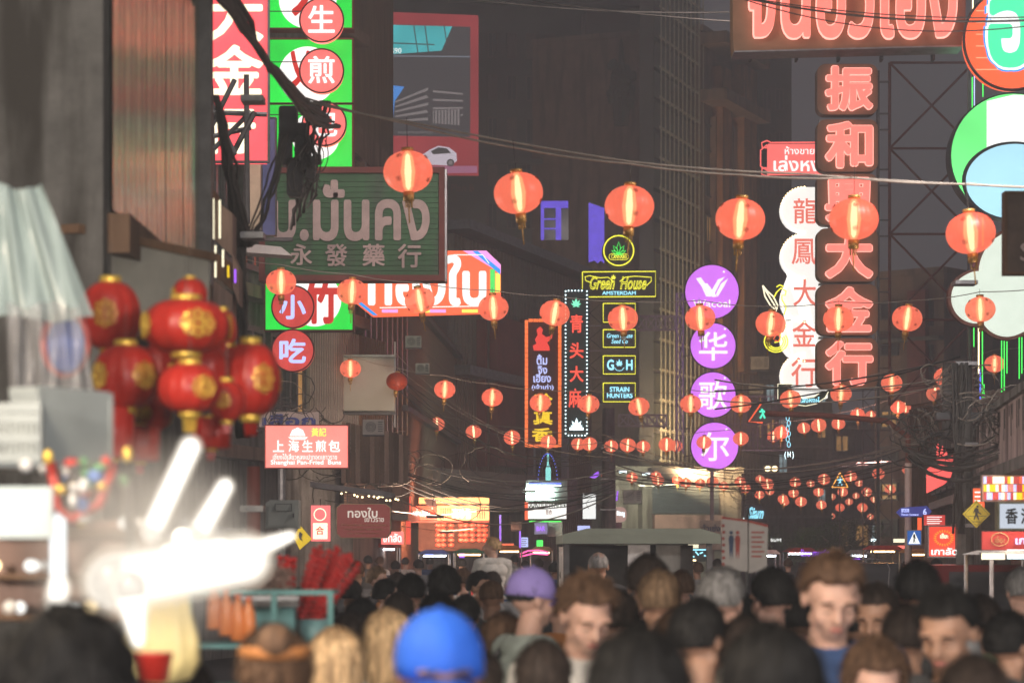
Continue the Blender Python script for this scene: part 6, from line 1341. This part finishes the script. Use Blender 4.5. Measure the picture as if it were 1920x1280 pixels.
# ------------------------------------------------------------------ left stall: festival lanterns, plastic sheets, lamps
FR = pbr('festival_red', (.4, .022, .014, 1), .38, var=.18, scale=6); FG = pbr('festival_gold', (.8, .55, .1, 1), .3, .5, var=.25, scale=30)
def festival(px, py, rx, ry, D, label, motif=3, tube=False):
    s = D/F*1.12; o = thing('festival_lantern', label, 'lantern', P(px, py, D), R.uniform(0, 6)); a, c = rx*s, ry*s
    if tube: prof = [(a*.8, -c), (a, -c*.9), (a, c*.9), (a*.8, c)]
    else: prof = [(max(.2*a, a*math.sin(math.pi*i/16)**.75), -c*math.cos(math.pi*i/16)) for i in range(17)]
    B().lathe(prof, n=60, rib=12, amp=.05).build('shell', FR, o, True)
    for sg in (-1, 1): B().lathe([(a*.34, -.12*c), (a*.36, 0), (a*.34, .12*c)], (0, 0, sg*c*1.02), 24).build('gold_band', FG, o, True)
    t = B(); 
    for k in range(12):
        q = 6.283*k/12; t.tube([(a*.2*math.cos(q), a*.2*math.sin(q), -c*1.1), (a*.16*math.cos(q), a*.16*math.sin(q), -c*1.1-a*.5)], a*.03, 4)
    t.build('tassel', FG if motif % 2 else FR, o)
    B().tube([(0, 0, c*1.1), (0, 0, c*1.1+.12)], .0015, 4).build('cord', G['cable'], o)
    for m in range(motif):
        b = B(); az = 6.283*m/max(1, motif)+.4
        for k in range(9):
            th = 6.283*k/8 if k < 8 else 0; q = .3 if k < 8 else 0; aa = az+q*math.cos(th)*.9; el = q*math.sin(th)
            rr = (a*max(.05, math.cos(el)**.75) if not tube else a)*1.012; cc = Vector((rr*math.cos(aa), rr*math.sin(aa), c*math.sin(el))); u = Vector((-math.sin(aa), math.cos(aa), 0))
            for r2 in (.13, .07): b.tube([cc+(u*math.cos(z)+Vector((0, 0, 1))*math.sin(z))*a*r2 for z in [6.283*i/8 for i in range(8)]], a*.016, 4, True)
        b.build('gold_motif', FG, o)
    return o
for a in ((207, 592, 52, 58, 8.3, 'plain red festival lantern just right of the plastic sheet', 2), (356, 552, 30, 27, 8.4, 'small red festival lantern at top of the cluster', 1), (349, 612, 74, 46, 7.9, 'wide red festival lantern with gold blossoms at the top of the cluster', 4),
    (418, 622, 24, 36, 8.3, 'narrow red festival lantern right of the blossom lantern', 2), (236, 706, 56, 54, 7.9, 'round red festival lantern with gold characters, left of the cluster', 4), (296, 700, 34, 50, 8.5, 'half hidden red festival lantern in the middle left', 2),
    (356, 728, 54, 42, 7.6, 'glittering red heart shaped lantern at the front of the cluster', 1), (380, 690, 44, 42, 8.1, 'plain red lantern behind the glittering one', 1), (425, 700, 46, 46, 8.3, 'red festival lantern with gold pattern behind the right one', 3),
    (470, 712, 50, 62, 8.2, 'large red festival lantern with gold spots at the right of the cluster', 4), (425, 752, 32, 34, 7.8, 'small red lantern with gold disc below the cluster', 2), (262, 776, 54, 34, 8.3, 'flat red lantern with gold rings low on the left', 3)): festival(*a)
festival(212, 810, 36, 44, 7.9, 'tall red cylinder lantern beside the white baskets', 0, True); festival(262, 832, 34, 30, 8.1, 'darker red cylinder lantern next to the tall one', 0, True); festival(395, 812, 33, 26, 8.0, 'square red tassel lantern hanging lowest', 0, True)
# plastic sheet and baskets
ps, t_, b_ = newmat('plastic_sheet_pale'); b_.inputs['Base Color'].default_value = (.26, .33, .33, 1); b_.inputs['Roughness'].default_value = .25; b_.inputs['Alpha'].default_value = .86; pg_, t2_, b2_ = newmat('plastic_grey'); b2_.inputs['Base Color'].default_value = (.3, .3, .31, 1); b2_.inputs['Roughness'].default_value = .2; b2_.inputs['Alpha'].default_value = .5
def cloth_sheet(name, label, x0, y0, x1, y1, D, mat, wav=.03, lean=0.0, taper=0.0, cat='plastic sheet', seed=1):
    rr = random.Random(seed); o = thing(name, label, cat, P((x0+x1)/2, (y0+y1)/2, D)); s = D/F; nx, nz = 40, 30; vs = []
    ph_ = [rr.uniform(0, 6) for _ in range(4)]
    for j in range(nz+1):
        for i in range(nx+1):
            u, v_ = i/nx, j/nz; w_ = (x1-x0)*s*(1-taper*v_); x = (u-.5)*w_-taper*v_*(x1-x0)*s*.5; z = (v_-.5)*(y1-y0)*s
            vs.append((x, wav*(math.sin(u*19+ph_[0]+v_*2)+.5*math.sin(u*41+ph_[1]-v_*3))+lean*(v_-.5), z+.01*math.sin(u*9+ph_[2])))
    B().add(vs, [(j*(nx+1)+i, j*(nx+1)+i+1, (j+1)*(nx+1)+i+1, (j+1)*(nx+1)+i) for j in range(nz) for i in range(nx)]).build('sheet', mat, o, True); return o
cloth_sheet('plastic_sheet', 'pale translucent plastic sheet hanging over the left stall', -60, 345, 178, 600, 7.2, ps, .02, .1, .45)
cloth_sheet('plastic_sheet', 'greyish clear plastic flap hanging below the pale sheet', 15, 570, 180, 775, 7.0, pg_, .03, 0, .2, seed=4)
s = Sign('parasol', 'blue and red round umbrella behind the plastic flap', 'umbrella', 125, 640, 7.35); s.disc('canopy', 128, 645, 46, -.06, -.03, pbr('cloth_crimson', (.5, .1, .09, 1), .6), 66); s.disc('centre', 133, 650, 34, -.09, -.061, pbr('cloth_royal', (.04, .09, .35, 1), .6), 52)
def crate(label, px, py, w_, h, D, rz, mat):
    o = thing('plastic_basket', label, 'basket', P(px, py, D), rz); s = D/F; a, c = w_*s/2, h*s/2
    for y in (-.16, .14):
        for k in range(13): B().box(-a+2*a*k/12.6, -a+2*a*k/12.6+.008, y, y+.012, -c+.02, c-.02).build('slat', mat, o)
        for z in (-c, -c*.35, c*.3, c-.025): B().box(-a, a, y-.003, y+.016, z, z+.022).build('rail', mat, o)
    for x in (-a, a-.012): B().box(x, x+.012, -.145, .139, -c, c).build('side', mat, o)
    B().box(-a, a, -.145, .139, -c-.012, -c-.001).build('bottom', mat, o)
bw = pbr('basket_white', (.28, .31, .31, 1), .4, var=.1)
crate('white plastic basket nearest the left edge', 20, 815, 120, 110, 6.3, .15, bw); crate('white plastic basket beside the upright arrow box', 118, 800, 66, 140, 6.5, -.5, bw)
s = Sign('carton', 'grey carton with black arrows beside the baskets', 'box', 165, 780, 7.0); s.box('body', 148, 735, 184, 850, 0, .2, pbr('carton', (.36, .34, .32, 1), .8)); 
for y in (768, 806): s.prism('arrow_print', [(158, y+8), (166, y-10), (174, y+8)], -.004, -.001, K)
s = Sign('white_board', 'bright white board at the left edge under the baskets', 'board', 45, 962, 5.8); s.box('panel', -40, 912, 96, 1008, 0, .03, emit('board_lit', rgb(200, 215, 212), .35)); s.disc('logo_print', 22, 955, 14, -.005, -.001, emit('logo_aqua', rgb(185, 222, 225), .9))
o = thing('toy_bunch', 'bunch of small coloured toys hanging under a red ribbon', 'toys', P(150, 905, 5.9)); tc_ = [G['black'], pbr('toy_blue', (.08, .16, .4, 1), .4), pbr('toy_green', (.1, .25, .12, 1), .4), FR, pbr('toy_white', (.6, .6, .6, 1), .4), FG]
for k in range(44): B().ball((R.gauss(0, .045), R.gauss(0, .03), R.gauss(0, .042)), (R.uniform(.01, .022), .014, R.uniform(.01, .022)), 8, 5).build('toy', R.choice(tc_), o, True)
B().tube([(-.07, 0, .05), (-.055, 0, -.06), (-.02, 0, -.09), (.05, 0, -.05), (.075, 0, .03)], .012, 6).build('ribbon', FR, o, True)
o = thing('display_shelf', 'brown wooden shelf with bright trinkets at left', 'shelf', P(95, 1070, 6.6))
B().box(-.18, .26, .1, .13, -.14, .14).build('back', G['wood_pale'], o)
for z in (-.13, -.02, .1): B().box(-.18, .26, -.06, .1, z, z+.012).build('shelf_board', G['wood'], o)
for k in range(26): B().ball((R.uniform(-.16, .24), R.uniform(-.04, .05), R.choice([-.1, .015, .13])), R.uniform(.01, .022), 8, 6).build('trinket', R.choice([A['bulb'], A['white'], G['white_paint'], FG]), o, True)
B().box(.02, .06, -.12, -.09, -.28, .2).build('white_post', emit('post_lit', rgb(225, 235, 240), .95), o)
for k in range(3): B().ball((.2+.03*k, .05, R.uniform(-.1, .1)), (.02, .02, .04), 8, 6).build('pink_bag', [pbr('bag_pink', (.6, .2, .3, 1), .5), pbr('bag_yellow', (.6, .45, .1, 1), .5)][k % 2], o, True)
o = thing('hanging_strap', 'wide black strap hanging by the bright lamps', 'strap', P(240, 970, 6.0)); B().tube([(0, 0, .1), (.005, 0, 0), (.01, 0, -.08), (.03, 0, -.13), (.04, 0, -.16)], [.014, .016, .015, .01, .004], 8).build('band', G['black'], o, True)
# flare streaks of the stall lamp, built as glowing tubes
glare_mat = emit('glare_tube', rgb(255, 250, 238), 5); glare_warm = emit('glare_tube_warm', rgb(255, 236, 200), 16); glare_soft = emit('glare_lamp_soft', rgb(255, 246, 228), 3.2)
DF1 = glow('flare_halo_inner', (1, .97, .9, 1), 2.0, .4, False); DF2 = glow('flare_halo_middle', (1, .93, .82, 1), 1.2, .6, False); DF3 = glow('flare_halo_outer', (1, .88, .72, 1), .8, .78, False)  # nested see-through sleeves that imitate the soft glow of flare
def glaretube(label, p0, p1, D, r, m, r2=None):
    o = thing('glare_tube', label, 'lamp', (0, 0, 0)); o.location = P(p0[0], p0[1], D); q = P(p1[0], p1[1], D)-o.location
    capsule(B(), (0, 0, 0), q, r*.7, (r2 or r)*.7, 10).build('tube', m, o, True)
    for k_, mt_ in ((1.0, DF1), (1.35, DF2), (1.75, DF3)): capsule(B(), (0, 0, 0), q, r*k_, (r2 or r)*k_, 16).build('flare_halo', mt_, o, True)
    B().ball((0, 0, 0), (r or .01)*1.25, 10, 6).build('socket', G['steel'], o, True)
    return o
glaretube('slanting lamp flare built as a tube, upper one, left of the bun light box', (284, 995), (357, 838), 5.6, .017, glare_mat)
glaretube('slanting lamp flare built as a tube, shorter one right of the upper one', (372, 1000), (422, 912), 5.7, .018, glare_mat, .014)
glaretube('long near horizontal lamp flare built as a tube reaching right over the bottles', (390, 1062), (545, 1004), 5.8, .03, glare_soft, .008)
glaretube('bulky lamp flare built as a tube at the centre of the left stall', (212, 1090), (460, 1048), 5.6, .046, glare_soft, .04)
glaretube('upright lamp flare built as a tube below the bulky one', (245, 1100), (258, 1200), 5.5, .03, glare_soft, .012)
glaretube('small lamp flare built as a tube low at the left shelf', (105, 1140), (110, 1100), 5.9, .02, glare_soft)
for i, (x, y) in enumerate(((345, 1010), (375, 1030), (320, 1040), (410, 1030))):
    o = thing('lamp_bulb', 'round glaring bulb of the left stall, '+['leftmost of the upper pair', 'lower right one', 'lowest left one', 'rightmost one'][i], 'lamp', P(x, y, 5.75), 0, 'bulbs of the left stall'); B().ball((0, 0, 0), .026, 12, 8).build('bulb', glare_soft, o, True); B().lathe([(.012, .02), (.014, .05)], n=10).build('socket', G['steel'], o)
# yellow bag, red tub, steel frame
yb = pbr('bag_lemon', (.8, .66, .3, 1), .4, var=.2, scale=8)
b = B(); prof = [(.03, .1), (.045, .09), (.05, .04), (.062, -.02), (.066, -.08), (.05, -.12), (.02, -.135)]; o = thing('yellow_bag', 'yellow translucent bag lit by the stall lamps', 'bag', P(305, 1180, 6.0)); b.lathe(prof, n=40, rib=9, amp=.12, sx=1.5, sy=.8).build('sack', yb, o, True); B().tube([(-.02, 0, .1), (0, 0, .14), (.02, 0, .1)], .005, 6).build('handle', yb, o, True)
o = thing('red_tub', 'small red tub under the yellow bag', 'tub', P(290, 1252, 5.4)); B().lathe([(.03, -.03), (.04, .03), (.043, .035)], n=24).build('tub', FR, o, True)
o = thing('snack_stall', 'teal metal snack stall holding the orange bottles', 'stall', (U(425, 8.6), 8.6, 0)); tl = pbr('teal_paint', (.12, .3, .3, 1), .5)
for x in (-.14, .16, .36):
    B().box(x, x+.02, -.02, .0, .1, 1.7).build('post', tl, o)
for z in (1.35, 1.5, 1.69): B().box(-.14, .38, -.015, .3, z, z+.015).build('shelf_bar', tl, o)
B().box(-.14, .38, 0, .5, .1, 1.34).build('cabinet', pbr('stall_body', (.3, .34, .34, 1), .5), o)
ob = pbr('bottle_orange', (.62, .2, .06, 1), .3, var=.15)
for i, (x, y) in enumerate(((401, 1140), (424, 1152), (446, 1162), (466, 1168))):
    o = thing('juice_bottle', 'orange juice bottle, %s from the left on the teal stall' % ORD[i], 'bottle', P(x, y-4, 8.0), 0, 'orange bottles'); r = .0245
    B().lathe([(r*.9, -.075), (r, -.07), (r*1.02, 0), (r*.9, .03), (r*.45, .055), (r*.42, .068)], n=20).build('bottle', ob, o, True); B().lathe([(r*.5, .066), (r*.5, .08)], n=14).build('cap', pbr('cap_orange', (.6, .12, .04, 1), .4), o, True)
# candied fruit skewers
o = thing('skewer_stand', 'bunch of glossy red candied fruit skewers on the stall', 'skewers', (U(590, 9.6), 9.6, Z(1160, 9.6))); cr_ = pbr('candied_red', (.5, .025, .02, 1), .12, var=.2, scale=20, spec=.8)
fm = B().ball((0, 0, 0), .0125, 10, 7).mesh('candied_fruit', cr_, True)
for k in range(36):
    a = (k/35-.5); x0 = -.02+a*.15; tx = a*.25+R.uniform(-.015, .015)-.0; h = R.uniform(.24, .31)*(1-.35*abs(a)); y = R.uniform(-.05, .05); tilt = (1 if k > 8 else -.4)*.05
    p0, p1 = Vector((x0-.03, y, 0)), Vector((tx+tilt, y+R.uniform(-.02, .02), h)); B().tube([p0-(p1-p0)*.1, p1], .002, 5).build('stick', G['wood_pale'], o)
    n = int((p1-p0).length/.0235)
    for j in range(n): inst(fm, 'candied_fruit', o, p0.lerp(p1, (j+.5)/n), (R.random()*6, R.random()*6, 0), R.uniform(.85, 1.1))
B().lathe([(.055, -.12), (.07, 0)], (0, 0, 0), 24).build('tub', pbr('tub_teal', (.2, .36, .36, 1), .4), o, True); B().box(-.13, .13, -.1, .1, -.9, -.121).build('stand', MATS['teal_paint'], o)
o = thing('dried_goods', 'heap of dried brown snacks on the stall left of the skewers', 'snacks', P(505, 1088, 9.4)); b = B()
for k in range(420):
    p = Vector((R.gauss(0, .045), R.gauss(0, .04), R.uniform(-.06, .05))); d = Vector((R.gauss(0, 1), R.gauss(0, 1), R.gauss(0, 1))).normalized()*.014; b.tube([p, p+d+Vector((0, 0, .004)), p+d*1.8], [.003, .004, .002], 4)
b.build('snack_heap', pbr('dried_brown', (.3, .2, .16, 1), .6, var=.5, scale=30), o, kind='stuff'); B().box(-.12, .12, -.08, .1, -.1, -.06).build('tray', G['steel'], o); B().box(-.1, .1, -.05, .1, -1.2, -.101).build('stand', MATS['teal_paint'], o)

# ------------------------------------------------------------------ stall and shop lamps out of view, plus hung lamps added as fill
def fixture(label, loc, target, size, power, col, span=0):
    o = thing('stall_or_fill_lamp' if loc[2] < 4 else 'fill_lamp', label, 'lamp', (loc[0], loc[1], 0)); L_ = bpy.data.lights.new('lamp_light', 'AREA'); L_.shape = 'RECTANGLE'; L_.size = size; L_.size_y = size*.3; L_.energy = power; L_.color = col
    lo = bpy.data.objects.new('lamp_light', L_); COL.objects.link(lo); lo.parent = o; lo.location = (0, 0, loc[2]); lo.rotation_euler = (Vector(target)-Vector(loc)).to_track_quat('-Z', 'Y').to_euler()
    B().box(-.16, .16, -.07, .07, loc[2]+.02, loc[2]+.07).build('housing', G['steel_dark'], o)
    if span: B().tube(sag((-span, 0, loc[2]+.35), (0, 0, loc[2]+.07), .03, 6)+sag((0, 0, loc[2]+.07), (span, 0, loc[2]+.35), .03, 6), .008, 5).build('added_span_wire', G['cable'], o)  # wire made up to carry an added fill lamp
    else: B().tube([(.3, .05, 0), (.3, .05, loc[2]), (.25, .04, loc[2]+.04), (.1, 0, loc[2]+.05)], .022, 7).build('post', G['steel_dark'], o)
fixture('stall strip lamp beside the camera on the right', (3.2, -1.5, 2.7), (0.3, 8, 1.6), 1.2, 350, (1, .92, .87))
fixture('stall strip lamp beside the camera on the left', (-3.0, -.5, 2.8), (0, 8, 1.6), 1.0, 260, (1, .88, .78))
fixture('added unseen strip lamp left of the left stall', (-1.7, 4.3, 3.6), (-.3, 7, 1.5), .8, 110, (1, .82, .62))  # hidden lamp added to do the lighting of the stall tubes
fixture('shop lamp over the right pavement', (4.7, 20, 2.6), (0, 24, 1.6), 1.6, 130, (1, .75, .6))
fixture('added lamp over the right kerb for the crossing sign', (4.2, 18.5, 6.4), (4.7, 24.5, 2.3), .8, 190, (1, .92, .88), 3)  # added above the frame to brighten the yellow crossing sign
fixture('shop lamp over the left pavement', (-5.6, 24, 2.6), (0, 26, 2.6), 1.6, 200, (1, .8, .68))
fixture('added fill lamp before the slatted facade', (-1.4, 44, 2.4), (-1.6, 60, 5), 1.5, 120, (1, .72, .55), 2)  # added to fill the brown slats with light
fixture('added fill lamp under the lattice tower', (5.2, 92, 4.2), (6.2, 103, 9), 2, 420, (1, .92, .6), 3)  # added to brighten the pale lattice
fixture('added fill lamp under the orange tower', (8.0, 98, 5), (9.2, 110, 16), 2, 700, (1, .62, .3), 3)  # added to warm the orange piers
fixture('added fill lamp over the far junction', (6, 84, 6.0), (6.5, 98, 1), 2.5, 110, (1, .9, .8), 4)  # added fill for the far end of the street
fixture('added orange fill lamp before the lit shop', (-1.5, 55, 2.2), (-.5, 70, 4.6), 1.2, 160, (1, .4, .25), 2)  # added to tint the facade above the lit shop
fixture('added greenish fill lamp by the bar signs', (.4, 58, 3.2), (1.4, 73, 5.2), 1.2, 120, (.7, 1, .8), 2)  # added green-tinted fill behind the bar signs
fixture('added reddish fill lamp by the scaffold tower', (9, 62, 4), (10, 77, 7), 1.2, 200, (1, .5, .45), 3)  # added red-tinted fill around the scaffold
fixture('added high fill lamp over the left row of buildings', (-1.0, 26, 9.2), (-3, 38, 6), 2.5, 170, (1, .88, .82), 6)  # added out of view to brighten the left signs and facades
fixture('added high fill lamp in front of the dark tower', (4, 70, 19.5), (2, 108, 12), 4, 70, (1, .88, .84), 8)  # added out of view as weak fill on the dark tower
fixture('added high fill lamp near the right steel tower', (3.5, 36, 11), (9, 60, 8), 2.5, 260, (1, .84, .78), 7)  # added out of view as fill on the steel tower side
fixture('added high fill lamp at the left edge', (-.6, 4.5, 5.2), (-3, 11.5, 5), 1.2, 34, (1, .93, .85), 3)  # added out of view to brighten the nearest left wall
st_ = bpy.data.materials.new('glow_mist'); st_.use_nodes = True; t = st_.node_tree; t.nodes.remove(t.nodes['Principled BSDF']); pv = t.nodes.new('ShaderNodeVolumePrincipled'); pv.inputs['Color'].default_value = (.97, .95, .92, 1)
tc = t.nodes.new('ShaderNodeTexCoord'); ln = t.nodes.new('ShaderNodeVectorMath'); ln.operation = 'LENGTH'; t.links.new(tc.outputs['Object'], ln.inputs[0])
mr = t.nodes.new('ShaderNodeMapRange'); mr.interpolation_type = 'SMOOTHSTEP'; mr.inputs[1].default_value = .05; mr.inputs[2].default_value = .5; mr.inputs[3].default_value = 3.2; mr.inputs[4].default_value = 0; t.links.new(ln.outputs['Value'], mr.inputs[0]); t.links.new(mr.outputs[0], pv.inputs['Density']); t.links.new(pv.outputs[0], t.nodes['Material Output'].inputs['Volume'])
o = B().ball((0, 0, 0), .53, 20, 12).build('glow_mist', st_); o.location = P(270, 1030, 5.7); o.scale = (.66, .6, .62); o['kind'] = 'stuff'; o['label'] = 'added mist volume for the glow round the lamps of the left stall'  # volume added to spread a milky glow round the lamps

# ------------------------------------------------------------------ street haze: even volume added to lift the blacks and soften contrast
hz = bpy.data.materials.new('haze'); hz.use_nodes = True; t = hz.node_tree; t.nodes.remove(t.nodes['Principled BSDF'])
pv = t.nodes.new('ShaderNodeVolumePrincipled'); pv.inputs['Color'].default_value = (.82, .86, .93, 1); pv.inputs['Density'].default_value = .0048; pv.inputs['Anisotropy'].default_value = .3
t.links.new(pv.outputs[0], t.nodes['Material Output'].inputs['Volume'])
o = B().box(-70, 90, -14, 175, -1.2, 42).build('haze', hz); o['kind'] = 'stuff'
